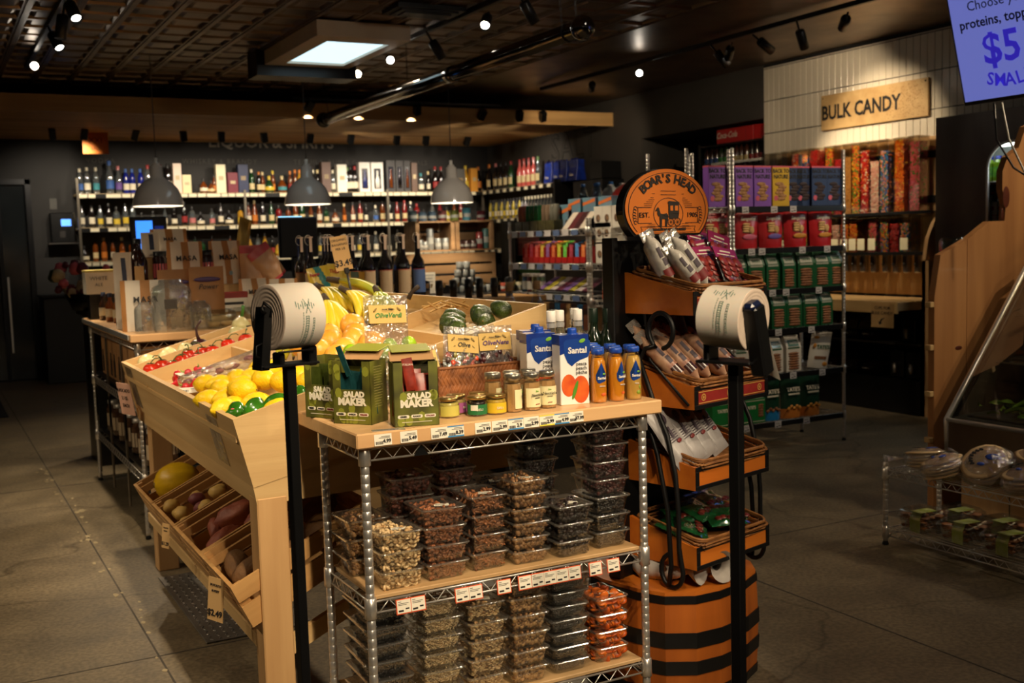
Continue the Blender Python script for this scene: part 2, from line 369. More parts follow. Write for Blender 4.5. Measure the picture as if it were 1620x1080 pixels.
# skylight box on the ceiling
mb = MB(); 
x0, x1, y0, y1 = 2.56, 3.27, 7.58, 8.92
mb.bb(x0, x1, y0, y0+.2, 2.98, 3.09); mb.bb(x0, x1, y1-.13, y1, 2.98, 3.09); mb.bb(x0, x0+.14, y0+.2, y1-.13, 2.98, 3.09); mb.bb(x1-.09, x1, y0+.2, y1-.13, 2.98, 3.09)
mb = MB(); mb.M = T(-(x0+x1)/2, -(y0+y1)/2, -3.0); mb.bb(x0, x1, y0, y0+.2, 2.98, 3.09); mb.bb(x0, x1, y1-.13, y1, 2.98, 3.09); mb.bb(x0, x0+.14, y0+.2, y1-.13, 2.98, 3.09); mb.bb(x1-.09, x1, y0+.2, y1-.13, 2.98, 3.09)
t = thing('ceiling_light_box', 'square white light box with a glowing panel on the dark tin ceiling', 'ceiling light', ((x0+x1)/2, (y0+y1)/2, 3.0))
ob('frame', mb, mat('light_box_paint', (226, 208, 186), .6, var=.04), t)
ob('panel', MB().bb(-.24, .28, -.48, .54, 0, .02), mat('glowing_panel', (196, 226, 238), .5, emit=1.15), t)
ob('ceiling_vent', MB().bb(2.9, 3.4, 6.9, 7.2, 3.07, 3.1).bb(2.94, 3.36, 6.94, 7.16, 3.06, 3.07).bb(2.98, 3.32, 6.98, 7.12, 3.05, 3.06), BLKM, label='dark square air diffuser stepped down from the tin ceiling beyond the light box', cat='vent')
ob('speaker_box', MB().bb(2.5, 3.35, 8.94, 9.22, 2.9, 3.1), BLK, label='long black box under the ceiling behind the light box', cat='box')

# track lighting
def mk_head():
    t = thing('track_spotlight', '', 'spotlight')
    mb = MB(); mb.lathe([(.0, .0), (.03, .0), (.036, -.01), (.036, -.15), (.031, -.15), (.028, -.13), (0, -.13)], 16); ob('lamp_housing', mb, BLK, t)
    ob('lens', MB().lathe([(0, -.132), (.028, -.132)], 16), mat('dim_lens', (255, 226, 180), .3, emit=.12), t)
    ob('swivel', MB().tube([(0, .0, -.03), (0, 0, .085)], .008), BLK, t)
    return t
hd = {-1.7: 'unseen outer left', .89: 'left', 3.45: 'middle', 5.87: 'right'}; nh = 0
for X, L in TRACKS.items():
    ob('light_track', MB().cb(X-.018, X+.018, -.5, 10.2, 3.062, 3.098, .003), BLK, label='black %s track rail running along the tin ceiling' % hd[X], cat='light track', group='ceiling light tracks')
    for k, (y, tg, pw, dg) in enumerate(L):
        p = Vector((X, y, 2.995)); d = (Vector(tg)-p).normalized()
        bright = (X, y) in ((.89, 9.55), (5.87, 8.42), (3.45, 9.2), (3.45, 8.44))
        o = place('head', mk_head, p, 0, 'black track spotlight on the %s ceiling rail, %s from its far end' % (hd[X], nth(k+1)), 'track spotlights')
        o.rotation_euler = d.to_track_quat('-Z', 'Y').to_euler()
        if bright:   # these face the camera and glare
            d = (Vector((X*.3, 1.5, 1.3))-p).normalized(); o.rotation_euler = d.to_track_quat('-Z', 'Y').to_euler()
            for c in KIDS[o.name]:
                if c.name.startswith('lens'): c.data = c.data.copy(); c.data.materials[0] = mat('bright_lens', (255, 246, 230), .3, emit=25)
        spot(p+d*.16, tg, pw, dg)
# short rail and spots on the canopy front, small square spots under the slats
ob('light_track', MB().bb(3.4, 5.75, 10.9, 10.93, 2.98, 3.0), BLK, label='short black track rail hanging before the timber canopy', cat='light track', group='canopy light tracks')
def mk_sq():
    t = thing('square_spotlight', '', 'spotlight'); mb = MB().cb(-.035, .035, -.035, .035, -.12, 0, .004); ob('lamp_housing', mb, BLK, t)
    ob('lens', MB().bb(-.025, .025, -.025, .025, -.1215, -.1195), mat('dim_lens', (255, 226, 180)), t); return t
for k, (x, y, z) in enumerate([(3.6, 10.9, 2.97), (4.15, 10.9, 2.97), (4.75, 10.9, 2.97), (5.6, 11.0, 2.95), (6.05, 11.0, 2.95), (6.35, 11.0, 2.95)]):
    o = place('sq', mk_sq, (x, y, z), 0, 'small black spotlight before the timber canopy, %s from the left' % nth(k+1), 'spotlights on the canopy front', rx=38, ry=RN.uniform(-20, 25))
    spot((x, y+.1, z-.15), (x+.1, 14.2, 1.75), 38, 56, .8, NEUT)
for k, x in enumerate([1.35, 1.69, 2.24, 2.75, 3.19, 3.69, 4.27, 4.79, 5.4, 5.8, 6.4]):
    o = place('sq', mk_sq, (x, 13.05, 2.87), 0, 'small black spotlight under the timber slats, %s from the left' % nth(k+1), 'spotlights under the slats', rx=30, ry=RN.uniform(-15, 15))
    spot((x, 13.12, 2.74), (x, 14.25, 2.05), 24, 78, .9, NEUT)
spot((6.2, 12.2, 2.8), (7.2, 12.6, 2.2), 30, 80, .9, NEUT)
spot((4.4, 12.6, 2.8), (6.4, 14.2, 1.6), 20, 80, .9, NEUT)  # this spot and the one above have no lamp housing

# hanging steel pipe
t = thing('hanging_pipe', 'long shiny steel pipe with a ball end hanging on chains under the ceiling', 'pipe', (3.42, 5.45, 2.70))
PIPE = mat('polished_pipe', (120, 116, 112), .14, 1.)
ob('tube', MB().tube([(0, 0, 0), (.05, 4.75, 0)], .052, 20), PIPE, t)
ob('collar', MB().tube([(.018, 1.75, 0), (.019, 1.85, 0)], .058, 20), PIPE, t)
for y in (0, 4.75): ob('end_ball', MB().ell((y*.0105, y, 0), .072, 20, 14), PIPE, t)
ob('strap', MB().lathe([(.06, -.01), (.06, .01)], 20, M=T(.002, .14, 0) @ RX(90)), BLKM, t)
ob('strap', MB().lathe([(.06, -.01), (.06, .01)], 20, M=T(.05, 4.6, 0) @ RX(90)), BLKM, t)
def chain(par, p0, p1, n):
    mb = MB(); a = Vector(p0); b = Vector(p1)
    for i in range(n):
        c = a.lerp(b, (i+.5)/n); l = (b-a).length/n*.62
        q = [(.006*cos(k*pi/3), 0, l*sin(k*pi/3)) for k in range(6)]
        mb.tube(q, .0016, 4, closed=True, M=T(*c) @ RZ(90*(i % 2)+20))
    ob('chain', mb, BLKM, par)
chain(t, (-.05, .14, .0), (-.08, .14, .4), 16); chain(t, (.05, .14, .0), (.03, .14, .4), 16)
chain(t, (-.03, 2.5, .05), (-.03, 2.5, .4), 14); chain(t, (.05, 4.6, .05), (0, 4.6, .4), 14)

# pendant lamps
def mk_pend():
    t = thing('pendant_lamp', '', 'pendant lamp')
    pr = [(.03, .345), (.032, .33), (.05, .32), (.054, .235), (.075, .215), (.12, .185), (.165, .13), (.192, .06), (.2, .0)]
    ob('lamp_shade', MB().lathe(pr, 32).lathe([(r-.004, z-.003) for r, z in pr[::-1]][:-3], 32, 1), [mat('grey_enamel', (200, 192, 184), .2, coat=.6, var=.03), mat('white_enamel_inside', (235, 230, 220), .4)], t)
    ob('socket', MB().lathe([(0, .39), (.014, .385), (.014, .345), (.03, .345)], 12), WHT, t)
    ob('bulb', MB().ell((0, 0, .11), .035, 12, 8), mat('lit_bulb', (255, 232, 196), .4, emit=6), t)
    ob('cord', MB().tube([(0, 0, .38), (0, 0, 1.215)], .004, 6), mat('grey_cord', (90, 86, 82), .6, var=.1), t)
    return t
for k, (x, n) in enumerate(((1.73, 'left'), (2.99, 'middle'), (4.37, 'right'))):
    o = place('pend', mk_pend, (x, 9.3, 1.87), 0, '%s one of the three grey dome pendant lamps before the liquor shelves' % n, 'dome pendant lamps')
    l = bpy.data.lights.new('pendant_bulb', 'POINT'); l.energy = 5; l.color = NEUT; l.shadow_soft_size = .035; lo = bpy.data.objects.new('pendant_bulb', l); COL.objects.link(lo); lo.location = (x, 9.3, 1.93)
    spot((x, 9.3, 1.9), (x, 9.3, 0), 30, 100, .5, WARM)
spot((3.62, 6.0, 2.93), (4.37, 9.3, 2.0), 110, 14, .8, NEUT); spot((1.02, 5.6, 2.93), (2.99, 9.3, 2.0), 40, 12, .8, NEUT); spot((1.0, 5.9, 2.93), (1.73, 9.3, 2.0), 30, 12, .8, NEUT); spot((3.45, 5.0, 2.95), (3.0, 8.2, 3.0), 5, 60, .9, NEUT)  # unseen spots added to brighten the pendant shades and the ceiling light box

# door in the back left corner, panel and notices on the back wall
mb = MB(); mb.bb(.45, 1.15, 14.34, 14.4, 0, 2.35); mb.M = None
t = tag(thing('door_1', None, None, (.8, 14.37, 0)), None, kind='structure')
ob('door_frame', MB().bb(-.5, -.44, -.05, .03, 0, 2.4).bb(.34, .4, -.05, .03, 0, 2.4).bb(-.5, .4, -.05, .03, 2.34, 2.4).bb(.02, .06, -.04, .02, 0, 2.34), mat('dark_frame', (38, 38, 40), .4, .6), t)
ob('pane', MB().bb(-.44, .34, 0, .012, .02, 2.34), mat('night_glass', (30, 34, 36), .12, spec=.8, var=.3, vs=2), t)
ob('push_bar', MB().bb(.08, .1, -.09, -.07, .35, 1.25), CHROME, t)
ob('reflection_strip', MB().bb(-.12, -.06, -.02, -.001, .3, 2.1), mat('pale_reflection', (120, 116, 100), .8, var=.2), t)  # reflection in the door glass, painted as a pale strip
t = thing('wall_terminal', 'black wall mounted terminal with a small lit blue display', 'wall terminal', (1.56, 14.38, 1.66))
ob('housing', MB().cb(-.17, .1, -.12, 0, -.02, .34, .01), BLK, t)
ob('screen', MB().bb(-.05, .06, -.125, -.12, .18, .26), mat('lit_display', (90, 150, 255), .4, emit=1.6), t)
ob('keypad', MB().bb(-.07, -.01, -.124, -.12, .04, .12), mat('dark_keys', (50, 46, 44), .6, var=.3), t)
ob('shelf_edge', MB().bb(-.2, .13, -.14, 0, -.035, -.02), STEEL, t)
for k, (x, z, w1, h1, c) in enumerate([(1.45, 2.11, .04, .13, (90, 88, 84)), (1.46, 1.9, .04, .12, (96, 94, 90)), (1.58, 1.93, .1, .14, (120, 110, 92))]):
    ob('wall_notice', MB().bb(x-w1, x+w1, 14.39, 14.4, z-h1/2, z+h1/2), mat('notice_paper_%d' % k, c, .7, var=.1), label=['upper small grey switch plate on the dark back wall', 'lower small grey switch plate beside the tan notice', 'tan paper notice above the wall terminal'][k], cat='notice')
t = thing('orange_sign', 'orange paper sign hanging under the timber slats at left', 'sign', (1.84, 13.4, 2.63))
ob('sheet', MB().bb(-.14, .14, 0, .006, 0, .24), mat('orange_sheet', (205, 112, 30), .6, var=.05), t)
txt(t, 'XXI', .09, mat('sign_ink', (110, 60, 24), .6), (.0, -.003, .15)); txt(t, 'SALE', .05, mat('sign_ink', (110, 60, 24)), (0, -.003, .06))
t = thing('waste_bin', 'tall black cabinet bin against the back wall near the door', 'bin', (1.5, 14.0, 0))
ob('body', MB().cb(-.3, .28, -.28, .28, 0, 1.0, .01), BLK, t); ob('rim', MB().cb(-.31, .29, -.29, .29, 1.0, 1.03, .006), BLKM, t)
ob('tree_branch', MB().tube([(1.33, 13.9, 1.29), (1.42, 13.85, 1.15), (1.47, 13.8, 1.03)], .014, 6).tube([(1.44, 13.83, 1.1), (1.55, 13.85, 1.07), (1.62, 13.88, 1.035)], .01, 6), mat('pale_branch', (120, 100, 64), .8, var=.2), label='pale twisted branch lying on top of the black cabinet bin', cat='branch')
ob('entrance_mat', MB().cb(-.9, .62, 11.2, 14.1, .0, .012, .004), mat('black_mat', (20, 19, 19), .95, var=.3, vs=60), label='large black entrance mat on the floor before the door', cat='mat')
# lettering painted on the walls
GREY = mat('grey_wall_letters', (78, 74, 70), .7); t = thing('wall_lettering', 'large pale letters LIQUOR & SPIRITS painted high on the back wall', 'lettering', (4.18, 14.39, 2.83))
txt(t, 'LIQUOR & SPIRITS', .21, mat('pale_wall_letters', (150, 140, 126), .7), (0, -.004, .05), bold=.004, name='letters')
for s, x, n in (('VODKA', 2.02, 'VODKA'), ('WHISKEY & BRANDY', 3.48, 'WHISKEY & BRANDY'), ('TEQUILA, RUM & GIN', 4.95, 'TEQUILA, RUM & GIN'), ('CORDIALS', 6.15, 'CORDIALS')):
    t = thing('wall_lettering', 'small grey letters %s on the dark back wall above the liquor' % n, 'lettering', (x, 14.39, 2.63)); txt(t, s, .085, GREY, (0, -.004, 0), name='letters', space=1.25)
t = thing('wall_lettering', 'large outlined letters SALT on the dark right wall beyond the canopy', 'lettering', (XW-.004, 12.0, 2.66))
o = txt(t, 'SALT', .5, mat('faint_letters', (26, 25, 25), .8), (0, 0, 0), rot=(90, 0, -90), name='letters', bold=.006); txt(t, 'SALT', .5, mat('dark_grey_paint', (66, 62, 58)), (-.001, 0, 0), rot=(90, 0, -90), name='letter_faces', bold=-.006)
# ---------------------------------------------------------------- produce stand
def rimz(x): return .991+.265*(x-.79)
SY0, SY1, SXR = 3.28, 5.38, 1.885
st = thing('produce_stand', 'pale wooden slanted produce stand holding lemons, bananas and crates beneath', 'produce stand', (.85, SY0, 0))
def OT(mb): mb.M = T(-.85, -SY0, 0); return mb
XZ = lambda y0, y1: Matrix(((1, 0, 0, 0), (0, 0, -1, y1), (0, 1, 0, 0), (0, 0, 0, 1)))
def panel_xz(poly, y0, y1, mi=0, mb=None):
    mb = mb or OT(MB()); return mb.prism(poly, 0, y1-y0, mi, XZ(y0, y1))
for x, y in ((.85, SY0), (.885, SY1-.12), (SXR-.1, SY0), (SXR-.1, SY1-.12)):
    ob('leg', OT(MB()).cb(x, x+.095, y, y+.095, 0, .74, .004), BIRCH_Z, st)
ob('end_panel', panel_xz([(.842, .776), (.79, .991), (SXR, rimz(SXR)), (SXR, 1.005)], SY0, SY0+.018), BIRCH_X, st)
ob('end_panel', panel_xz([(.842, .776), (.79, .991), (SXR, rimz(SXR)), (SXR, 1.005)], SY1-.018, SY1), BIRCH_X, st)
ob('apron', panel_xz([(.851, .72), (.842, .776), (SXR, 1.005), (SXR, .735)], SY0+.002, SY0+.02), BIRCH_X, st)
ob('apron', panel_xz([(.851, .72), (.842, .776), (SXR, 1.005), (SXR, .735)], SY1-.02, SY1-.002), BIRCH_X, st)
ob('side_panel', panel_xz([(.842, .776), (.79, .991), (.808, .994), (.86, .776)], SY0+.018, SY1-.018), BIRCH_Y, st)
ob('side_panel', OT(MB()).bb(SXR-.018, SXR, SY0+.018, SY1-.018, .98, rimz(SXR)), BIRCH_Y, st)
ob('rail', OT(MB()).cb(.851, .875, SY0+.02, SY1-.02, .715, .776, .002), BIRCH_Y, st)
fz = -.062
ob('bin_floor', panel_xz([(.80, rimz(.8)+fz), (SXR-.018, rimz(SXR)+fz), (SXR-.018, rimz(SXR)+fz-.015), (.80, rimz(.8)+fz-.015)], SY0+.018, SY1-.018), BIRCH_Y, st)
def div(y, xa, xb, up=0): ob('divider', panel_xz([(xa, rimz(xa)+fz), (xb, rimz(xb)+fz), (xb, rimz(xb)+up), (xa, rimz(xa)+up)], y, y+.014), BIRCH_X, st)
div(5.12, .80, SXR-.02); div(4.78, .80, SXR-.02); div(4.16, .83, 1.14, -.035); div(4.0, 1.22, SXR-.02, .0)
ob('divider', panel_xz([(1.16, rimz(1.16)+fz), (1.16, rimz(1.16)-.01), (1.172, rimz(1.172)-.01), (1.172, rimz(1.172)+fz)], SY0+.018, 4.78), BIRCH_Y, st)
ob('divider', panel_xz([(1.58, rimz(1.58)+fz), (1.58, rimz(1.58)-.02), (1.594, rimz(1.594)-.02), (1.594, rimz(1.594)+fz)], SY0+.018, 4.0), BIRCH_Y, st)
ob('lower_rail', OT(MB()).cb(.85, .885, SY0+.095, SY1-.12, .245, .292, .003), BIRCH_Y, st)
ob('lower_rail', OT(MB()).cb(1.2, 1.235, SY0+.095, SY1-.12, .42, .465, .003), BIRCH_Y, st)
ob('brace', panel_xz([(.9, .2), (1.79, .6), (1.79, .66), (.9, .26)], SY0+.03, SY0+.055), BIRCH_X, st)
ob('brace', panel_xz([(.98, .2), (1.79, .6), (1.79, .66), (.98, .26)], SY1-.09, SY1-.065), BIRCH_X, st)
# taped sleeves on the slanted side
TAPE = clear('sticky_tape', (225, 220, 205), .16, .12, wrinkle=.5, haze=.2, hc=(200, 185, 160))
def on_side(y0, y1, t0, t1, off=.002):
    f = lambda t: (.842-.052*t-off, .776+.215*t); a, b = f(t0), f(t1)
    return OT(MB()).add([(a[0], y0, a[1]), (a[0], y1, a[1]), (b[0], y1, b[1]), (b[0], y0, b[1])], [(0, 1, 2, 3)])
ob('tape_sleeve', on_side(3.53, 3.68, .12, .86), TAPE, st); ob('tape_sleeve', on_side(5.12, 5.3, .1, .95), TAPE, st)
for nm, y, ty, s in (('pink card with smudged writing hanging at the far end of the produce stand', 5.26, .0, ('AVOCADO', '2 / $5', 'EACH')),):
    t = thing('price_card', nm, 'card', (.775, y, .875)); t.rotation_euler = (radians(8), 0, radians(-72))
    ob('card', MB().bb(-.06, .07, 0, .002, -.12, .03), mat('pink_card', (226, 176, 150), .7, var=.05), t)
    for q, l in enumerate(s): txt(t, l, .024, INK, (0, -.001, -.005-.036*q))

# produce ------------------------------------------------------------
LEMC = mat('lemon_peel', (246, 204, 30), .36, var=.08, vs=20, bump=.25, bs=150, spec=.4, sss=.05)
def mk_lemon():
    L = .047; pr = [(0, -L*1.1), (.006, -L*1.08), (.009, -L*.98), (.017, -L*.86), (.026, -L*.6), (.033, -L*.2), (.034, L*.15), (.029, L*.5), (.019, L*.82), (.010, L*.95), (.006, L*1.0), (0, L*.98)]
    t = thing('lemon', '', 'fruit'); ob('peel', MB().lathe(pr, 20, M=RX(90)), LEMC, t)
    ob('stem_scar', MB().ell((0, -.0455, 0), .0035, 6, 4), mat('scar_brown', (120, 96, 40)), t); return t
lem = [(.888, 4.061, 1.01, 40, 10), (.927, 4.0, 1.012, 80, 0), (.985, 3.98, 1.03, 20, 20), (1.065, 3.99, 1.055, -30, 10), (.83, 3.76, .992, 60, -10), (.878, 3.69, 1.0, 90, 5), (.826, 3.535, .99, 120, 0), (.91, 3.62, 1.036, 45, 20), (.985, 3.63, 1.062, 200, 0), (1.03, 3.56, 1.058, 30, 15), (1.07, 3.78, 1.055, 10, 0),
       (.95, 3.21+.12, 1.0, 60, 0), (.955, 3.78, 1.03, 75, 30), (.9, 3.88, 1.01, 15, 0), (1.02, 3.87, 1.045, 80, 0), (1.11, 3.64, 1.06, 50, 0), (1.1, 3.9, 1.065, 100, 0), (.87, 3.59, .985, 0, 0), (.93, 3.52, 1.0, 70, 0), (1.04, 3.74, 1.08, 140, 10), (1.1, 3.5, 1.055, 20, 0)]
lem.sort(key=lambda a: (round(a[1], 1), a[0]))
for k, (x, y, z, a, b) in enumerate(lem):
    place('lemon', mk_lemon, (x, y, z), a, 'yellow lemon in the heap, %s counting back from the near stand corner' % nth(k+1), 'lemons in the heap', ry=b, scale=1.1)
GRP = mat('green_pepper_skin', (48, 104, 22), .18, var=.3, vs=14, coat=.5)
def pepper(r, h): 
    return MB().ell((0, 0, 0), (r, r, h), 22, 14, fn=lambda d: (1+.13*cos(4*atan2(d.y, d.x))*(1-abs(d.z)**3))*(1-.12*max(0, d.z)**6))
def mk_gp():
    t = thing('green_pepper', '', 'vegetable'); ob('flesh', pepper(.036, .046), GRP, t)
    ob('stem', MB().tube([(0, 0, .038), (.002, 0, .05), (.008, 0, .06)], [.008, .005, .006], 8), mat('stem_green', (90, 120, 50), .6, var=.2), t); return t
for k, (x, y, z, a, rx) in enumerate([(.84, 3.43, .985, 20, 70), (.888, 3.385, .998, 120, 80), (.95, 3.35, 1.01, 60, 75), (1.02, 3.345, 1.03, 10, 80), (1.09, 3.36, 1.045, 80, 60)]):
    o = place('gp', mk_gp, (x, y, z), a, 'glossy dark green pepper at the near edge of the stand, %s from the left' % nth(k+1), 'green peppers', rx=rx)
ob('fruit_sticker', MB().ell((0, 0, 0), (.009, .002, .009), 10, 6), mat('pink_sticker', (226, 90, 110), .5), label='round pink sticker on the leftmost green pepper', cat='sticker', loc=(.822, 3.405, 1.0), rot=(0, 0, -50))
RED = mat('tomato_skin', (206, 48, 22), .16, var=.15, vs=9, coat=.4)
def mk_tom():
    t = thing('tomato', '', 'vegetable'); ob('flesh', MB().ell((0, 0, 0), (.036, .036, .031), 18, 12, fn=lambda d: 1-.12*max(0, d.z)**8), RED, t)
    s = MB().tube([(0, 0, .026), (.004, 0, .036), (.018, 0, .05), (.04, .004, .052), (.05, .006, .045)], [.003, .0025, .0025, .0025, .003], 6)
    for k in range(5): a = 2*pi*k/5; s.tube([(0, 0, .028), (.012*cos(a), .012*sin(a), .03), (.02*cos(a), .02*sin(a), .027)], [.002, .002, .0006], 5)
    ob('vine', s, mat('vine_green', (62, 92, 34), .6, var=.2), t); return t
for k, (x, y, z, a) in enumerate([(.855, 4.985, .985, 0), (.905, 4.99, .997, 200), (.985, 4.955, 1.018, 40), (1.03, 5.02, 1.03, 90), (1.085, 4.99, 1.04, 150), (1.115, 4.93, 1.05, 0), (1.2, 4.99, 1.07, -30), (1.27, 4.95, 1.09, 60), (.93, 4.87, 1.0, 10), (1.04, 4.88, 1.025, 70)]):
    place('tom', mk_tom, (x, y, z), a, 'red vine tomato in the stand row behind the lemons, %s up the slope' % nth(k+1), 'vine tomatoes', scale=.95)
ONC = mat('white_onion_skin', (216, 206, 150), .3, var=.12, vs=6, vscale=(1, 1, .2), coat=.2)
def mk_on():
    t = thing('onion', '', 'vegetable'); ob('bulb', MB().lathe([(0, -.034), (.012, -.034), (.034, -.022), (.045, 0), (.04, .02), (.022, .036), (.008, .046), (.004, .055)], 20), ONC, t)
    ob('roots', MB().lathe([(0, -.036), (.006, -.035), (.004, -.032)], 8), mat('root_tan', (170, 140, 90)), t); return t
def mk_so():
    t = mk_on(); t.name = 'spring_onion'; ob('sprout', MB().tube([(0, 0, .045), (.004, 0, .08), (.002, 0, .1)], [.008, .007, .009], 8), mat('sprout_green', (70, 130, 50), .5, var=.2), t); return t
for k, (x, y, z, a, rx) in enumerate([(.89, 5.27, .985, 0, 70), (.96, 5.22, 1.0, 70, 80), (.995, 5.29, 1.01, 20, 70), (1.3, 5.24, 1.09, 90, 60), (1.06, 5.24, 1.03, 40, 70)]):
    place('on', mk_on, (x, y, z), a, 'pale white onion in the far row of the stand, %s up the slope' % nth(k+1), 'white onions', rx=rx)
place('so', mk_so, (1.34, 5.3, 1.13), 40, 'white onion with a green sprout standing up in the far row', rx=10)
place('so2', mk_so, (1.44, 5.28, 1.15), 40, 'white onion half hidden by the left bag roll, highest in the far row', rx=40)
t = thing('red_onion', 'dark purple onion with a curled dry stalk in the far row', 'vegetable', (1.13, 5.26, 1.055))
ob('bulb', MB().ell((0, 0, 0), (.045, .045, .03), 18, 10), mat('purple_skin', (58, 20, 30), .3, var=.3, coat=.3), t)
ob('stalk', MB().tube([(0, 0, .02), (-.01, 0, .05), (-.012, 0, .08), (.0, 0, .1), (.012, 0, .115)], [.01, .006, .005, .004, .006], 8), mat('dry_stalk', (60, 26, 24), .6, var=.2), t)
ob('black_tray', MB().bb(1.33, 1.52, 5.16, 5.36, 1.085, 1.095).bb(1.33, 1.52, 5.15, 5.16, 1.085, 1.14), BLK, label='black plastic tray under the white onions at the far row', cat='tray')
# small red things, packs
def mk_rad():
    t = thing('radish', '', 'vegetable'); ob('root', MB().lathe([(0, -.03), (.002, -.02), (.014, -.006), (.016, .004), (.008, .014), (0, .016)], 12), mat('radish_red', (206, 30, 44), .3, var=.2, coat=.3), t)
    ob('leaf_stub', MB().tube([(0, 0, .012), (.003, 0, .024), (.0, .004, .03)], [.005, .003, .002], 6), mat('leaf_stub', (150, 170, 80), .6, var=.2), t); return t
for k in range(16):
    x = RN.uniform(.83, .97); y = RN.uniform(4.2, 4.5)
    place('rad', mk_rad, (x, y, rimz(x)-.028+RN.uniform(0, .03)), RN.uniform(0, 360), 'small red radish in the loose bunch beyond the lemons, lying %s from the left' % nth(k+1), 'radishes beyond the lemons', rx=RN.uniform(30, 140))
for k, (x, y, z, a, s) in enumerate([(.845, 4.13, .985, -12, 'MIX'), (.905, 4.44, 1.01, 30, 'RED')]):
    t = thing('label_card', ['white barcode card lying in front of the radishes', 'small white tag among the radishes'][k], 'card', (x, y, z), a, rx=12)
    ob('card', MB().bb(-.045, .045, -.03, .03, 0, .002), PAPER, t)
    ob('barcode', MB().bb(-.03, -.028, -.02, .0, .002, .0024).bb(-.026, -.022, -.02, .0, .002, .0024).bb(-.02, -.019, -.02, .0, .002, .0024).bb(-.017, -.013, -.02, .0, .002, .0024).bb(-.01, -.008, -.02, 0, .002, .0024).bb(0, .02, .008, .012, .002, .0024), INK, t)
t = thing('wrapped_radicchio', 'long plastic wrapped tray of red and white radicchio behind the lemons', 'pack', (1.0, 4.27, 1.035), 4, ry=-15)
pm = MB()
for k in range(22): pm.ell((RN.uniform(-.15, .15), RN.uniform(-.03, .03), RN.uniform(-.005, .015)), (RN.uniform(.012, .03), .012, .01), 8, 6, k % 2)
ob('leaves', pm, [mat('radicchio_red', (120, 22, 40), .5, var=.3), mat('radicchio_white', (230, 206, 190), .5, var=.1)], t)
ob('wrap', MB().cb(-.17, .17, -.045, .045, -.02, .03, .012), BAGP, t)
GFC = mat('grapefruit_peel', (246, 176, 60), .34, var=.1, vs=6, bump=.2, bs=120, sss=.05)
def mk_gf():
    t = thing('grapefruit', '', 'fruit'); ob('peel', MB().ell((0, 0, 0), (.052, .052, .047), 22, 14), GFC, t); ob('stem_scar', MB().ell((0, 0, .0465), (.005, .005, .002), 8, 4), mat('scar_brown', (120, 96, 40)), t); return t
for k, (x, y, z) in enumerate([(1.36, 4.05, 1.17), (1.42, 3.9, 1.18), (1.33, 3.93, 1.155), (1.37, 3.79, 1.165), (1.25, 3.85, 1.13), (1.27, 4.1, 1.14), (1.3, 3.7, 1.14), (1.47, 4.08, 1.2), (1.24, 3.6, 1.13), (1.38, 3.64, 1.165)]):
    place('gf', mk_gf, (x, y, z-.012), 30*k, 'round orange yellow grapefruit before the bananas, %s of the cluster from the back left' % nth(k+1), 'grapefruits', rx=20*k)
BAN = mat('banana_peel', (240, 200, 40), .42, c2=(196, 190, 50), vs=5, spec=.4); BAG_ = mat('banana_green_peel', (216, 200, 60), .42, c2=(126, 160, 40), vs=5, spec=.4); BTIP = mat('banana_tip', (60, 44, 26), .7, var=.3)
def banana_mesh(dev, lift, L=.19, R0=.3):
    mb = MB(); pts = []; rr = []
    for i in range(13):
        t = i/12; a = t*1.25
        x = R0*sin(a)*L/.27; z = -R0*(1-cos(a))*.42+lift*t
        pts.append((x, dev*t, z)); rr.append(.0175*min(1, .38+2.6*t)*min(1, .3+3.4*(1-t)))
    mb.tube(pts, rr, 6, 0)
    for i in range(len(mb.s)): mb.s[i] = True
    e = Vector(pts[-1]); mb.tube([e, e+Vector((.01, dev*.05, -.008))], [.006, .004], 6, 1); return mb
def mk_bunch(n, mt, key):
    def f():
        t = thing('banana_bunch', '', 'fruit')
        for k in range(n): ob('banana', banana_mesh((k-(n-1)/2)*.036, -.012*(k % 2)), [mt, BTIP], t)
        ob('stem', MB().tube([(-.045, 0, .012), (-.02, 0, .006), (.012, 0, 0)], [.012, .014, .016], 8), BTIP, t); return t
    return f
for k, (x, y, z, rz, ry, n, mt, lb) in enumerate([
    (1.48, 4.42, 1.275, -95, 12, 6, BAN, 'large yellow banana bunch draped toward the grapefruits, nearest the left bag roll'),
    (1.60, 4.5, 1.305, -72, 6, 6, BAN, 'yellow banana bunch in the middle of the banana bin'),
    (1.46, 4.72, 1.265, -60, 2, 5, BAN, 'yellow banana bunch farther back behind the bag roll'),
    (1.64, 4.74, 1.345, -28, -2, 6, BAG_, 'greenish yellow banana bunch lying highest near the rim of the stand'),
    (1.70, 4.4, 1.30, -100, 10, 5, BAG_, 'green tipped banana bunch behind the olive bag card'),
    (1.36, 4.35, 1.22, -125, 20, 5, BAG_, 'greenish banana bunch curving down beside the left bag roll'),
    (1.62, 4.9, 1.31, -75, 4, 5, BAN, 'ripe banana bunch at the far side of the bin')]):
    o = mk_bunch(n, mt, k)(); o.location = (x, y, z); o.rotation_euler = (0, radians(ry), radians(rz)); tag(o, lb, None, 'banana bunches')
ob('banana_stub', MB().tube([(0, 0, 0), (.02, .0, .03), (.05, 0, .05)], [.012, .008, .011], 8), BTIP, label='dark banana stem tip poking above the rim of the stand', cat='fruit', loc=(1.8, 4.3, 1.27))
AVO = mat('avocado_skin', (34, 50, 20), .3, c2=(66, 84, 28), vs=30, bump=.5, bs=130, coat=.3)
def mk_avo():
    t = thing('avocado', '', 'fruit'); ob('skin', MB().lathe([(0, -.052), (.02, -.05), (.036, -.036), (.041, -.012), (.036, .014), (.025, .036), (.014, .05), (0, .055)], 20), AVO, t)
    ob('stem_button', MB().ell((0, 0, .055), (.004, .004, .003), 8, 4), mat('scar_brown', (120, 96, 40)), t); return t
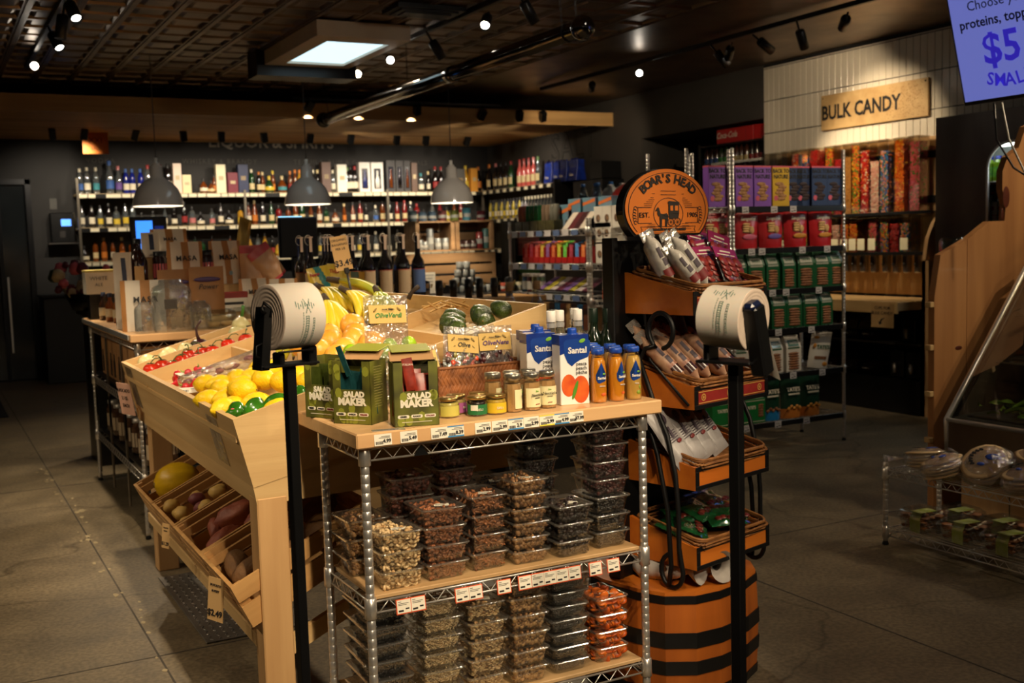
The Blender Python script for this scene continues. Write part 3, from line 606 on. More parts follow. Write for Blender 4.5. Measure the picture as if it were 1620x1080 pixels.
for k, (x, y, z, a, rx) in enumerate([(1.69, 3.6, 1.21, 20, 80), (1.76, 3.52, 1.235, 100, 85), (1.79, 3.44, 1.262, 200, 70), (1.72, 3.42, 1.22, -40, 80), (1.8, 3.61, 1.24, 60, 90), (1.65, 3.5, 1.2, 0, 80), (1.66, 3.58, 1.205, 30, 80), (1.7, 3.66, 1.215, 80, 80), (1.74, 3.72, 1.225, 50, 85)]):
    place('avo', mk_avo, (x, y, z), a, 'dark green avocado in the upper right bin of the stand, %s from its left' % nth(k+1), 'avocados', rx=rx, scale=.82)
mb = MB()
for k in range(16): mb.tube([(1.66+RN.uniform(0, .18), 3.8+RN.uniform(-.08, .08), 1.235+RN.uniform(0, .03)), (1.7+RN.uniform(0, .14), 3.9+RN.uniform(-.08, .05), 1.25+RN.uniform(0, .03))], .004, 4)
ob('straw_basket', mb, mat('straw', (200, 160, 96), .7, var=.2), label='loose pale straw basket weave behind the avocados', cat='basket')
# limes in green net bag at the stand's near edge between roll and boxes
LIM = mat('lime_skin', (150, 190, 30), .3, var=.15, vs=10, coat=.3)
def mk_lime():
    t = thing('lime', '', 'fruit'); ob('peel', MB().ell((0, 0, 0), (.026, .026, .031), 14, 10), LIM, t); ob('stem_scar', MB().ell((0, 0, .031), .003, 6, 4), mat('scar_brown', (120, 96, 40)), t); return t
for k, (x, y, z) in enumerate([(1.22, 3.45, 1.13), (1.2, 3.37, 1.115), (1.27, 3.4, 1.14), (1.24, 3.52, 1.13), (1.3, 3.5, 1.15), (1.33, 3.4, 1.155), (1.22, 3.42, 1.165), (1.38, 3.47, 1.17), (1.42, 3.4, 1.18)]):
    place('lime', mk_lime, (x, y, z-.015), 40*k, 'yellow green lime between the lemons and the salad boxes, %s of the pile' % nth(k+1), 'limes by the salad boxes', rx=50+20*k)
# price card on a black stick
t = thing('price_sign', 'tan price card reading $3.49 on a tilted black stick among the bananas', 'sign', (1.66, 4.55, 1.18)); t.scale = (.88,)*3; t.rotation_euler = (radians(-4), radians(-9), radians(-6))
ob('stick', MB().tube([(0, 0, 0), (0, 0, .25)], .006, 8), BLK, t); ob('clip', MB().cb(-.012, .012, -.01, .006, .23, .26, .003), BLK, t)
ob('card', MB().bb(-.05, .035, 0, .002, .25, .42), mat('tan_card', (196, 158, 104), .7, var=.04), t)
for q, l in enumerate(('ORGANIC', 'BANANAS', 'PER LB')): txt(t, l, .017, INK, (-.008, -.001, .40-.022*q))
txt(t, '$3.49', .042, INK, (-.005, -.001, .285), bold=.001)

# crates under the stand ----------------------------------------------
def mk_crate():
    t = thing('wooden_crate', '', 'crate'); L, W, H = .5, .425, .15
    ob('bottom', MB().bb(0, L, 0, W, 0, .008), PINE, t)
    for y in (0, W-.012):
        ob('side_board', MB().bb(0, L, y, y+.012, .008, .075), PINE, t); ob('side_board', MB().bb(0, L, y, y+.012, .092, H), PINE, t)
    for x in (0, L-.012):
        ob('end_slat', MB().bb(x, x+.012, .012, W-.012, .0, .055), PINE, t); ob('end_slat', MB().bb(x, x+.012, .012, W-.012, .068, .105), PINE, t); ob('end_slat', MB().bb(x, x+.012, .012, W-.012, .118, H), PINE, t)
    for x in (.012, L-.036):
        for y in (.012, W-.03): ob('corner_post', MB().bb(x, x+.024, y, y+.018, .008, H-.005), PINE, t)
    ob('inner_rail', MB().bb(.012, L-.012, W-.045, W-.03, .1, .13), PINE, t)
    return t
CR = []
for k, (y, n) in enumerate(((4.615, 'holding the yellow melon, farthest away'), (4.175, 'holding small yellow potatoes'), (3.735, 'holding sweet potatoes'), (3.295, 'holding russet potatoes, nearest'))):
    o = place('crate', mk_crate, (.823, y, .339), 0, 'slatted pine crate tilted under the produce stand, %s' % n, 'pine crates', ry=-25); CR.append(Matrix.Translation((.823, y, .339)) @ RY(-25))
def inC(i, x, y, z): return CR[i] @ Vector((x, y, z))
t = thing('melon', 'round yellow canary melon in the far pine crate', 'fruit', inC(0, .15, .2, .115))
ob('rind', MB().ell((0, 0, 0), (.1, .085, .085), 30, 20, fn=lambda d: 1+.018*cos(10*atan2(d.z, d.y))), mat('melon_rind', (222, 178, 24), .4, var=.12, vs=5, bump=.2, bs=30), t)
ob('stem_scar', MB().ell((-.098, 0, 0), (.006, .012, .012), 8, 6), mat('scar_brown', (120, 96, 40)), t)
ob('vegetable_bag', MB().ell((0, 0, 0), (.09, .08, .05), 16, 10, fn=lambda d: 1+.15*mn.noise(d*3)), mat('grey_film', (90, 84, 84), .3, var=.3), label='grey plastic bag tucked behind the melon in its crate', cat='bag', loc=inC(0, .38, .2, .07))
POT = mat('potato_skin', (206, 168, 92), .6, var=.15, vs=12, bump=.15)
def lump(rx, ry, rz, seed, amp=.14, mi=0):
    return MB().ell((0, 0, 0), (rx, ry, rz), 16, 10, fn=lambda d: 1+amp*mn.noise(d*1.8+Vector((seed*7.1, 3, 1))))
for k in range(17):
    v = k % 3; x = .06+.085*(k % 5)+RN.uniform(-.012, .012); y = .07+.085*((k//5) % 4)+RN.uniform(-.012, .012)
    purple = k in (6, 11)
    p = inC(1, x, y, .105+.02*(k % 2))
    if purple: ob('red_potato', lump(.034, .028, .026, k), mat('red_potato_skin', (120, 60, 60), .6, var=.2), label='purple red potato among the yellow ones, %s' % ('lower one' if k == 6 else 'upper one'), cat='vegetable', loc=p)
    else:
        place('pot%d' % v, lambda: ob('potato', lump(.036, .03, .028, v), POT, cat='vegetable'), p, 50*k, 'small yellow potato in the second far crate, %s up the tilted crate' % nth(k+1), 'yellow potatoes')
SW = mat('sweet_potato_skin', (158, 84, 52), .6, c2=(120, 56, 42), vs=10, bump=.3, bs=50)
for k, (x, y, z, a, s) in enumerate([(.1, .13, .06, 30, 1), (.2, .3, .065, -20, 1.1), (.27, .14, .06, 10, 1), (.37, .3, .07, -35, .9), (.4, .16, .06, 60, .9), (.12, .32, .055, 80, .7)]):
    v = k % 2
    place('sw%d' % v, lambda: ob('sweet_potato', MB().ell((0, 0, 0), (.1, .043, .04), 18, 12, fn=lambda d: (1+.25*mn.noise(d*2+Vector((v*5, 1, 2))))*(1-.25*abs(d.x)**3)), SW, cat='vegetable'), inC(2, x, y, z+.035), a, 'reddish brown sweet potato in the third crate, %s up the tilted crate' % nth(k+1), 'sweet potatoes', scale=s, ry=-25)
RU = mat('russet_skin', (134, 96, 56), .7, c2=(104, 72, 40), vs=14, bump=.3, bs=70)
for k, (x, y, z, a) in enumerate([(.1, .2, .06, 10), (.22, .1, .06, 50), (.24, .28, .06, -30), (.36, .2, .06, 20), (.08, .33, .05, 80), (.41, .34, .06, 0)]):
    place('ru', lambda: ob('russet_potato', lump(.072, .042, .038, 4, .1), RU, cat='vegetable'), inC(3, x, y, z+.03), a, 'brown russet potato in the nearest pine crate, %s up the tilted crate' % nth(k+1), 'russet potatoes', ry=-25)
for i, (y, s, c) in enumerate(((3.44, '$2.49', 'POTATO'), (4.25, '$1.29', 'YELLOW'))):
    t = thing('price_card', ['tan price card reading $2.49 clipped below the nearest crate', 'small tan price card on the crate of yellow potatoes'][i], 'card', (.75, y, .47)); t.rotation_euler = (radians(-6), 0, radians(-68))
    ob('card', MB().bb(-.04, .04, 0, .002, -.17, .0), mat('tan_card', (196, 158, 104)), t); txt(t, s, .034, INK, (0, -.001, -.14), bold=.0008); txt(t, c, .014, INK, (0, -.001, -.03)); txt(t, 'RUSSET', .012, INK, (0, -.001, -.052)); t.scale = (1, 1, .8) if i == 0 else (.6, .6, .55)
# diamond tread plate on the floor
TR = mat('tread_steel', (128, 124, 118), .42, .6, var=.25, vs=5); mb = MB().cb(.86, 1.28, 4.17, 5.15, .001, .007, .002)
for i in range(13):
    for j in range(30):
        x = .885+i*.032; y = 4.19+j*.032; mb.ell((0, 0, 0), (.011, .0035, .0028), 6, 4, M=T(x, y, .007) @ RZ(45 if (i+j) % 2 else -45))
ob('tread_plate', mb, TR, label='grey diamond tread steel plate lying on the floor under the produce stand', cat='floor plate')
# ---------------------------------------------------------------- chrome wire rack in front
def wire_shelf(par, x0, x1, y0, y1, z, wires=0, step=.055, hgt=.032, bars=0, name='wire_shelf'):
    """truss-edged chrome wire shelf; x0..y1 are post centres"""
    mb = MB(); r = .0032
    for zz in (z, z-hgt):
        for a, b in (((x0, y0, zz), (x1, y0, zz)), ((x1, y0, zz), (x1, y1, zz)), ((x1, y1, zz), (x0, y1, zz)), ((x0, y1, zz), (x0, y0, zz))): mb.tube([a, b], r, 6)
    for (a, b) in (((x0, y0), (x1, y0)), ((x1, y0), (x1, y1)), ((x1, y1), (x0, y1)), ((x0, y1), (x0, y0))):
        L = hypot(b[0]-a[0], b[1]-a[1]); n = max(4, int((L-.05)/step)*2); pts = []
        for i in range(n+1):
            t = (.025+(L-.05)*i/n)/L; pts.append((a[0]+(b[0]-a[0])*t, a[1]+(b[1]-a[1])*t, z if i % 2 else z-hgt))
        mb.tube(pts, .0022, 5)
    if wires:
        n = int((x1-x0)/wires) if not bars else int((y1-y0)/wires)
        for i in range(1, n):
            if not bars: x = x0+(x1-x0)*i/n; mb.tube([(x, y0, z+.003), (x, y1, z+.003)], .0018, 4)
            else: y = y0+(y1-y0)*i/n; mb.tube([(x0, y, z+.003), (x1, y, z+.003)], .0018, 4)
        for q in (.33, .66):
            if not bars: mb.tube([(x0, y0+(y1-y0)*q, z), (x1, y0+(y1-y0)*q, z)], .003, 5)
            else: mb.tube([(x0+(x1-x0)*q, y0, z), (x0+(x1-x0)*q, y1, z)], .003, 5)
    for x in (x0, x1):
        for y in (y0, y1): mb.lathe([(.0125, .014), (.0165, .012), (.0175, -hgt-.012), (.0125, -hgt-.014)], 14, M=T(x, y, z))
    return ob(name, mb, CHROME, par)
def post(par, x, y, z0, z1, r=.0125, m=None):
    pr = []; z = z0
    while z < z1: pr += [(r, z+.001), (r, z+.0225), (r*.93, z+.0233), (r*.93, z+.0247)]; z += .0254
    pr = [(0, z0)]+[p for p in pr if p[1] < z1]+[(r, z1), (0, z1+.002)]
    o = ob('post', MB().lathe(pr, 14), m or CHROME, par, loc=(x, y, 0)); ob('foot', MB().lathe([(0, 0), (.014, 0), (.016, .008), (.01, .02)], 12), BLK, par, loc=(x, y, 0)) if z0 < .06 else None
    return o
RX0, RX1, RY0, RY1 = 1.02, 1.93, 2.785, 3.13
rk = thing('wire_rack', 'chrome wire rack with a thick wood top, holding tubs of nuts and dried fruit', 'shelf rack', (RX0, RY0, 0))
B4 = len(COL.objects)
def loc4(o): return o
O4 = (-RX0, -RY0, 0)
class Off:
    pass
for x in (RX0, RX1):
    for y in (RY0, RY1): post(rk, x-RX0, y-RY0, .02, .955)
for z in (.95, .525, .165): wire_shelf(rk, 0, RX1-RX0, 0, RY1-RY0, z, wires=.03 if z > .9 else 0)
for z in (.528, .168): ob('shelf_board', MB().cb(.015, RX1-RX0-.015, .004, RY1-RY0+.01, z, z+.012, .002), wood('shelf_ply', (206, 170, 122), (184, 146, 98), 5, 0), rk)
TOPW = wood('top_beech', (226, 184, 132), (204, 158, 108), 4, 0, .42, .2)
ob('wood_top', MB().cb(-.035, .96, -.04, .478, .958, 1.0, .004), TOPW, rk)
ob('maker_plate', MB().prism([(-.022, 0), (.022, 0), (0, .03)], 0, .003, M=T(.165, -.004, .916) @ RX(90)), BLK, rk)
TAG = mat('price_ticket', (236, 230, 212), .6, var=.02); BLUE = mat('ticket_blue', (70, 140, 190), .6); YEL = mat('ticket_yellow', (226, 214, 70), .6); ORB = mat('orange_rim', (226, 86, 34), .6)
def ticket(x, price, style=0, w=.05, h=.031):
    t = thing('price_ticket', '', 'price ticket', (x, 2.7435, .979)); t.rotation_euler = (radians(-4), 0, 0)
    cd = ob('card', MB().bb(-w/2, w/2, 0, .0012, -h/2, h/2), TAG, t)
    if style: ob('colour_bar', MB().bb(-w/2, w/2, -.0006, 0, -h/2, -h/2+.004).bb(-w/2, w/2, -.0006, 0, h/2-.003, h/2), BLUE if style == 1 else YEL, t)
    txt(cd, price, .0135, INK, (w*.22, -.001, -.004), bold=.0004, name='price')
    b = MB(); x_ = -w*.42
    while x_ < -.002: q = RN.choice((.0006, .001, .0015)); b.bb(x_, x_+q, -.0008, 0, -.012, -.004); x_ += q+.0009
    b.bb(-.005, w*.4, -.0008, 0, .008, .0092).bb(-.012, w*.4, -.0008, 0, .0045, .0056); ob('barcode', b, INK, cd); return t
for k, (x, pr, st_) in enumerate([(1.06, '4.99', 0), (1.135, '5.49', 0), (1.226, '7.49', 0), (1.276, '8.39', 1), (1.361, '2.99', 0), (1.414, '2.99', 0), (1.466, '2.9', 1), (1.517, '2.99', 0), (1.569, '2.99', 2), (1.619, '4.99', 1), (1.668, '37.99', 0)]):
    t = ticket(x, pr, st_); tag(t, 'white ticket priced %s on the front of the wood top, %s from the left' % (pr, nth(k+1)), None, 'tickets on the wood top')
ob('loose_ticket', MB().bb(-.05, .04, -.012, .012, 0, .001), clear('film_ticket', (220, 226, 226), .2, .1, haze=.3), label='flat clear ticket lying on the wood top before the salad box', cat='price ticket', loc=(1.09, 2.765, 1.0), rot=(0, 0, -12))
def ticket2(x, z=.505):
    t = thing('price_ticket', '', 'price ticket', (x, 2.778, z), rx=-8)
    ob('orange_backing', MB().bb(-.023, .023, .0012, .002, -.025, .017), ORB, t); ob('card', MB().bb(-.0205, .0205, 0, .0012, -.022, .0145), TAG, t)
    b = MB(); b.bb(-.017, -.002, -.0006, 0, -.018, -.013).bb(-.017, .014, -.0006, 0, .004, .0052).bb(-.017, .008, -.0006, 0, .0, .0012).bb(.004, .015, -.0006, 0, -.013, -.009).bb(-.017, -.008, -.0006, 0, .009, .0102); ob('print', b, INK, t); return t
for k, x in enumerate([1.115, 1.158, 1.295, 1.337, 1.43, 1.5, 1.543, 1.585, 1.627, 1.67, 1.745, 1.81]):
    t = place('tk2', lambda: ticket2(0), (x, 2.778, .503), 0, 'white orange-rimmed ticket clipped under the middle shelf edge, %s from the left' % nth(k+1), 'orange rimmed tickets', rx=-8)

# tubs ----------------------------------------------------------------
LIDP = clear('lid_plastic', (240, 242, 240), .12, .1, haze=.07, hc=(220, 214, 204)); TUB = clear('tub_plastic', (246, 247, 245), .03, .08)
def lumps(kind, w, d, h):
    """shape of one nut, how many, size, colours"""
    K = dict(cashew=(170, (214, 184, 136), (188, 150, 100)), almond=(170, (146, 88, 52), (110, 62, 36)), pecan=(120, (146, 90, 50), (104, 60, 32)), walnut=(220, (176, 130, 82), (124, 84, 50)), cranberry=(170, (74, 26, 26), (44, 16, 18)),
             prune=(110, (46, 32, 30), (24, 18, 18)), bean=(150, (30, 26, 26), (14, 13, 14)), slivered=(260, (222, 196, 150), (196, 164, 118)), sliced=(200, (214, 182, 132), (170, 128, 82)), granola=(230, (190, 146, 92), (130, 90, 50)), chia=(420, (74, 70, 68), (36, 34, 34)), apricot=(44, (216, 110, 34), (178, 76, 20)), date=(90, (92, 46, 30), (60, 30, 20)))
    n, c1, c2 = K[kind]; mb = MB(); R = random.Random(hash(kind) % 97 if 0 else sum(map(ord, kind)))
    W = w/2-.010; D = d/2-.010; H = h-.014
    mb.bb(-W*.86+.01, W*.86-.01, -D*.86+.01, D*.86-.01, .004, H-.006, 1)
    for i in range(n):
        f = R.random()
        a = R.uniform(.004, H)
        if f < .46: p = (R.uniform(-W, W), -D+.002+R.uniform(0, .006), a)
        elif f < .56: p = (-W+.003, R.uniform(-D, D), a)
        elif f < .7: p = (W-.003, R.uniform(-D, D), a)
        else: p = (R.uniform(-W, W), R.uniform(-D, D), H+R.uniform(-.001, .004))
        tp = .86+.14*a/H; p = (p[0]*tp, p[1]*tp, p[2]+.003)
        M = T(*p) @ Matrix.Rotation(R.uniform(0, 6.28), 4, Vector((R.gauss(0, 1), R.gauss(0, 1), R.gauss(0, 1))).normalized())
        mi = R.choice((0, 0, 1)) if kind not in ('sliced',) else R.choice((0, 0, 0, 1))
        if kind == 'cashew': mb.tube([(.009*cos(q), .009*sin(q)*.9, 0) for q in (-1.5, -.8, 0, .8, 1.4)], [.0024, .0042, .0046, .0042, .0028], 6, mi, M=M)
        elif kind in ('almond', 'date'): mb.ell((0, 0, 0), (.0105, .006, .004) if kind == 'almond' else (.014, .008, .007), 7, 5, mi, M)
        elif kind == 'pecan': mb.ell((0, 0, 0), (.013, .0052, .0035), 8, 5, mi, M, fn=lambda d: 1+.15*sin(d.x*14))
        elif kind in ('walnut', 'granola'): mb.ell((0, 0, 0), R.uniform(.004, .008), 6, 4, mi, M, fn=lambda d: 1+.5*mn.noise(d*3+Vector((i, 0, 0))))
        elif kind in ('cranberry', 'bean'): mb.ell((0, 0, 0), (.0075, .005, .0045), 6, 4, mi, M, fn=lambda d: 1+.25*mn.noise(d*3+Vector((i, 0, 0))))
        elif kind == 'prune': mb.ell((0, 0, 0), (.011, .009, .006), 7, 5, mi, M, fn=lambda d: 1+.3*mn.noise(d*3+Vector((i, 0, 0))))
        elif kind == 'slivered': mb.ell((0, 0, 0), (.009, .0018, .0016), 5, 3, mi, M)
        elif kind == 'sliced': mb.ell((0, 0, 0), (.009, .006, .0009), 8, 3, mi, M)
        elif kind == 'chia': mb.ell((0, 0, 0), (.0026, .0018, .0018), 5, 3, mi, M)
        elif kind == 'apricot': mb.ell((0, 0, 0), (.017, .016, .006), 10, 6, mi, M, fn=lambda d: 1+.15*mn.noise(d*2+Vector((i, 0, 0))))
    gl = {'apricot': .3, 'cranberry': .3, 'prune': .3, 'bean': .3}.get(kind, .5)
    return mb, [mat(kind+'_light', c1, gl, var=.12, vs=60), mat(kind+'_dark', c2, gl+.05, var=.2, vs=60)]
CONT = {'cashew': 'cashews', 'almond': 'whole almonds', 'pecan': 'pecan halves', 'walnut': 'chopped walnuts', 'cranberry': 'dried cranberries', 'prune': 'dark prunes', 'bean': 'black raisins', 'slivered': 'slivered almonds', 'sliced': 'sliced almonds', 'granola': 'walnut pieces', 'chia': 'dark chia seeds', 'apricot': 'dried apricots', 'date': 'brown dates'}
def mk_tub(kind, w, d, h):
    def f():
        t = thing('food_tub', '', 'food tub'); mb = MB()
        rr = lambda q, z, rad=.014: [(x, y, z) for x, y in mb.rrect(w*q, d*q, rad)]
        ob('tub', mb.loft([rr(.80, 0), rr(.84, .003), rr(.95, h-.012), rr(.97, h-.009), rr(1.03, h-.009), rr(1.03, h-.006)], 0, True, True, False), TUB, t)
        l = MB(); lid = ob('lid', l.loft([rr(1.04, h-.006), rr(1.045, h-.002), rr(1.0, h-.001), rr(.93, h-.001), rr(.88, h-.006), rr(.84, h-.006)], 0, True, False, True).tube(rr(1.045, h-.004), .0014, 4, closed=True), LIDP, t)
        m, ms = lumps(kind, w, d, h); ob(('dried_fruit' if kind in ('cranberry', 'prune', 'bean', 'apricot', 'date') else 'seeds' if kind == 'chia' else 'nuts'), m, ms, t, kind='stuff')
        s = MB().bb(-.022, .022, -.012, .012, 0, .0006, 0, M=T(w*.12, -d*.1, h-.0055) @ RZ(-20)); s.bb(-.018, .01, -.006, -.004, .0006, .0009, 1, M=T(w*.12, -d*.1, h-.0055) @ RZ(-20)).bb(-.018, .014, .002, .004, .0006, .0009, 1, M=T(w*.12, -d*.1, h-.0055) @ RZ(-20)); ob('sticker', s, [TAG, INK], lid)
        return t
    return f
def stack(kind, x, y, z, n, w, d, h, where, rz=0, jit=2, kinds=None):
    for i in range(n):
        kd = kinds[i] if kinds else kind
        pos = 'bottom one' if i == 0 else 'top one' if i == n-1 else '%s from the bottom' % nth(i+1)
        if n == 1: pos = 'lying alone'
        place(('tub', kd, w, d, h), mk_tub(kd, w, d, h), (x+RN.uniform(-.003, .003), y+RN.uniform(-.003, .003), z+i*(h+.0005)), rz+RN.uniform(-jit, jit), 'tub of %s %s, %s' % (CONT[kd], where.replace('in the ', '').replace(' of the', ','), pos), 'tubs of '+CONT[kd])
zm = .5405; zb = .1805
stack('cashew', 1.125, 2.875, zm, 3, .125, .15, .054, 'in the front left stack of the middle shelf')
stack('walnut', 1.09, 3.045, zm, 3, .125, .15, .056, 'in the back left stack, middle shelf')
stack('almond', 1.268, 2.885, zm, 4, .132, .15, .052, 'in the second front stack, middle shelf')
stack('date', 1.24, 3.045, zm, 5, .132, .14, .054, 'behind the almonds on the middle shelf')
stack('pecan', 1.412, 2.895, zm, 4, .122, .15, .0555, 'in the third front stack, middle shelf')
stack('date', 1.39, 3.05, zm, 6, .12, .14, .056, 'behind the pecans on the middle shelf')
stack('walnut', 1.548, 2.885, zm, 6, .122, .15, .042, 'in the fourth front stack, middle shelf')
stack('bean', 1.53, 3.05, zm, 4, .12, .14, .054, 'behind the walnuts on the middle shelf')
stack('prune', 1.69, 2.87, zm, 3, .125, .15, .053, 'in the fifth front stack, middle shelf')
stack('prune', 1.68, 3.05, zm, 7, .125, .14, .054, 'behind the short prune stack')
stack('cranberry', 1.838, 2.89, zm, 7, .125, .15, .0545, 'in the tall right stack, middle shelf', kinds=['bean', 'bean', 'bean', 'cranberry', 'cranberry', 'cranberry', 'cranberry'])
stack('bean', 1.09, 2.93, zb, 6, .135, .2, .05, 'in the left stack of the bottom shelf')
stack('slivered', 1.245, 2.88, zb, 6, .125, .15, .05, 'in the second stack, bottom shelf')
stack('sliced', 1.385, 2.875, zb, 5, .125, .15, .054, 'in the third stack, bottom shelf')
stack('granola', 1.525, 2.87, zb, 6, .125, .15, .053, 'in the fourth stack, bottom shelf')
stack('chia', 1.67, 2.88, zb, 7, .13, .15, .042, 'in the fifth stack, bottom shelf')
stack('apricot', 1.82, 2.88, zb, 4, .115, .15, .052, 'in the right stack, bottom shelf')

# goods on the wood top -------------------------------------------------
CAMO = mat('olive_print', (112, 114, 38), .5, c2=(64, 62, 24), vs=16, detail=1); KRAFT = mat('kraft_board', (172, 132, 88), .75, var=.05)
OLV = mat('salad_olive', (92, 92, 34), .5); LIMEP = mat('salad_lime', (138, 142, 46), .5)
SAC = {'teal': mat('teal_sachet', (22, 60, 62), .3, var=.3, vs=40), 'red': mat('red_sachet', (140, 48, 34), .3, var=.3, vs=40), 'green': mat('green_sachet', (56, 66, 22), .3, var=.3, vs=40)}
WL = mat('pale_print', (236, 228, 206), .5)
def salad_box(loc, rz, colr, lid, label):
    t = thing('salad_kit_box', label, 'food box', loc, rz); w, d, h = .124, .09, .178
    m = MB(); th = .002
    m.bb(0, w, 0, th, 0, .098).bb(0, .026, 0, th, .098, h).bb(w-.026, w, 0, th, .098, h).bb(0, th, 0, d, 0, h).bb(w-th, w, 0, d, 0, h).bb(0, w, d-th, d, 0, h).bb(0, w, 0, d, 0, th)
    ct = ob('carton', m, CAMO, t)
    lf = MB()
    for q in range(16):
        x = RN.uniform(.012, w-.012); z = RN.uniform(.01, h-.015); a = RN.uniform(0, pi)
        if z > .09 and .02 < x < w-.02: continue
        pl = [(x+.011*cos(b)*(1 if 1 else 0), z+.015*sin(b)) for b in [i*pi/4 for i in range(8)]]
        pl = [(min(w-.0005, max(.0005, p)), min(h-.001, max(.001, q_))) for p, q_ in pl]
        if z > .088: pl = [((min(p, .0255) if x < w/2 else max(p, w-.0255)), q_) for p, q_ in pl]
        lf.add([(p, -.0003, q_) for p, q_ in pl], [tuple(range(8))[::-1]])
    ob('leaf_print', lf, LIMEP, ct)
    txt(ct, 'SALAD', .022, WL, (w/2+.008, -.0008, .084), bold=.0012); txt(ct, 'MAKER', .028, WL, (w/2, -.0008, .063), bold=.0015)
    p = MB()
    for q in range(3): p.loft([[(w*(.2+.3*q)+x*1, y_, .028+z_) for x, z_ in MB().rrect(.032, .0095, .0045, 3)] for y_ in (-.0002, -.0007)], 0, False)
    p.bb(.02, w-.02, -.0006, 0, .012, .0133); ob('flavour_badges', p, WL, t)
    for q, s in enumerate(('GREEK', 'RANCH', 'ITALIAN')): txt(t, s, .0062, INK if q < 2 else mat('maroon_print', (120, 30, 30)), (w*(.2+.3*q), -.001, .028), bold=.0003)
    sp = MB()
    for q in range(16): sp.bb(w, w+.0004, .02, .062+RN.uniform(-.01, .004), .16-.0075*q, .1615-.0075*q)
    ob('side_text', sp, mat('faint_print', (150, 146, 84), .5), t)
    for q in range(5):
        s = thing('dressing_sachet', '', ''); COL.objects.unlink(s); bpy.data.objects.remove(s)
        b = MB().pouch(.046, .125, .014, M=T(.02+.021*q, .02+.012*(q % 3), .012+RN.uniform(0, .02)) @ RY(RN.uniform(-9, 9)) @ RX(-6+RN.uniform(-4, 4)), base=False)
        ob('sachet', b, SAC[colr], t)
    if lid == 2: ob('sachet', MB().pouch(.03, .09, .006, M=T(w*.42, .002, .1) @ RX(-4) @ RY(-8), base=False), SAC[colr], t); txt(t, 'ITALIAN', .008, WL, (w*.33, -.004, .172), rot=(88, 0, 0))
    if lid == 1: ob('sachet', MB().bb(-.008, .008, -.002, .002, 0, .09, M=T(w*.4, .012, .135) @ RY(-22)), SAC[colr], t)
    if lid:
        ob('raised_lid', MB().bb(0, w, 0, .0022, 0, .04, M=T(0, d*.55, h) @ RX(-52)), KRAFT, t)
        ob('lid_panel', MB().cb(.006, w-.006, -.0035, 0, .0, .075, .002, M=T(0, d*.55+.01, h+.022) @ RX(-80)), LIMEP, t, label='green printed lid panel')
    return t
salad_box((.972, 3.135, 1.0), -62, 'green', 0, 'green salad kit box at the left end of the wood top, half behind the pole')
salad_box((1.0, 2.965, 1.0), -52, 'teal', 1, 'green salad kit box of teal sachets turned sideways, second from the left')
salad_box((1.112, 2.785, 1.0), -14, 'red', 2, 'green salad kit box of dark red sachets at the front of the wood top')
# woven basket with olives
HY = mat('water_hyacinth', (150, 92, 46), .65, c2=(96, 54, 24), vs=30, bump=.4)
def woven(w, d, h, m, name, lbl, loc, rz, cat='basket', braid=True):
    t = thing(name, lbl, cat, loc, rz); mb = MB()
    rows = 2
    per = [(-w/2, -d/2, w/2, -d/2), (w/2, -d/2, w/2, d/2), (w/2, d/2, -w/2, d/2), (-w/2, d/2, -w/2, -d/2)]
    for (xa, ya, xb, yb) in per:
        L = hypot(xb-xa, yb-ya); n = int(L/.013); a = atan2(yb-ya, xb-xa)
        for i in range(n):
            for r in range(4):
                tt = (i+.5+.25*(r % 2))/n; x = xa+(xb-xa)*tt; y = ya+(yb-ya)*tt; z = h*(r+.5)/4
                mb.ell((0, 0, 0), (.0045, .0035, h/4*.72), 6, 6, 0, M=T(x, y, z) @ RZ(math.degrees(a)) @ RY(24 if r % 2 else -24))
    mb.bb(-w/2, w/2, -d/2, d/2, 0, .003); mb.bb(-w/2, w/2, -d/2-.001, -d/2+.001, 0, h).bb(-w/2-.001, -w/2+.001, -d/2, d/2, 0, h).bb(w/2-.001, w/2+.001, -d/2, d/2, 0, h).bb(-w/2, w/2, d/2-.001, d/2+.001, 0, h)
    ob('weave', mb, m, t)
    ob('rim', MB().tube([(x, y, h) for x, y in mb.rrect(w, d, .01, 3)], .005, 8, closed=True), m, t); return t
woven(.33, .15, .112, HY, 'woven_basket', 'brown woven basket full of bagged olives at the back of the wood top', (1.55, 3.17, 1.0), 1)
TANL = mat('olive_label', (190, 158, 88), .7, var=.06); 
def olive_bag(loc, rz, rx, ry, cols, title, label, w=.13, h=.17, n=70, tc=INK, lr=.7):
    t = thing('olive_bag', label, 'food bag', loc, rz, 'clear bags of olives', rx=rx, ry=ry)
    ob('bag_film', MB().pouch(w, h, .045, nu=14, nv=16, crinkle=.006, seed=n), BAGP, t)
    o = MB()
    for i in range(n):
        v = RN.random(); z = .012+v*h*.45; o.ell((RN.uniform(-w*.4, w*.4), RN.uniform(-.012, .012), z), (.009, .0085, .011), 8, 6, RN.randrange(len(cols)), fn=lambda d: 1+.2*mn.noise(d*2+Vector((i, 0, 0))))
    ob('olives', o, cols, t, kind='stuff')
    ob('card_label', MB().bb(-w*.42, w*.42, -.0, .0015, -.028, .028, M=T(0, -.0255+.012, h*lr) @ RX(-7)), TANL, t)
    txt(t, title, .021, tc, (0, -.0265+.011, h*lr-.004), rot=(83, 0, 0), shear=.3, bold=.0003); txt(t, 'MANICARETTI', .0065, INK, (0, -.0285+.011, h*lr+.014), rot=(83, 0, 0))
    lf = MB()
    for sx, sz in ((-.8, .6), (.7, .7), (.8, -.5), (-.75, -.6), (.2, .75)): lf.ell((0, 0, 0), (.009, .0003, .003), 6, 4, M=T(sx*w*.36, -.0268+.012, h*lr+sz*.022) @ RY(sx*60))
    ob('leaf_drawing', lf, mat('leaf_ink', (130, 108, 52), .6), t); return t
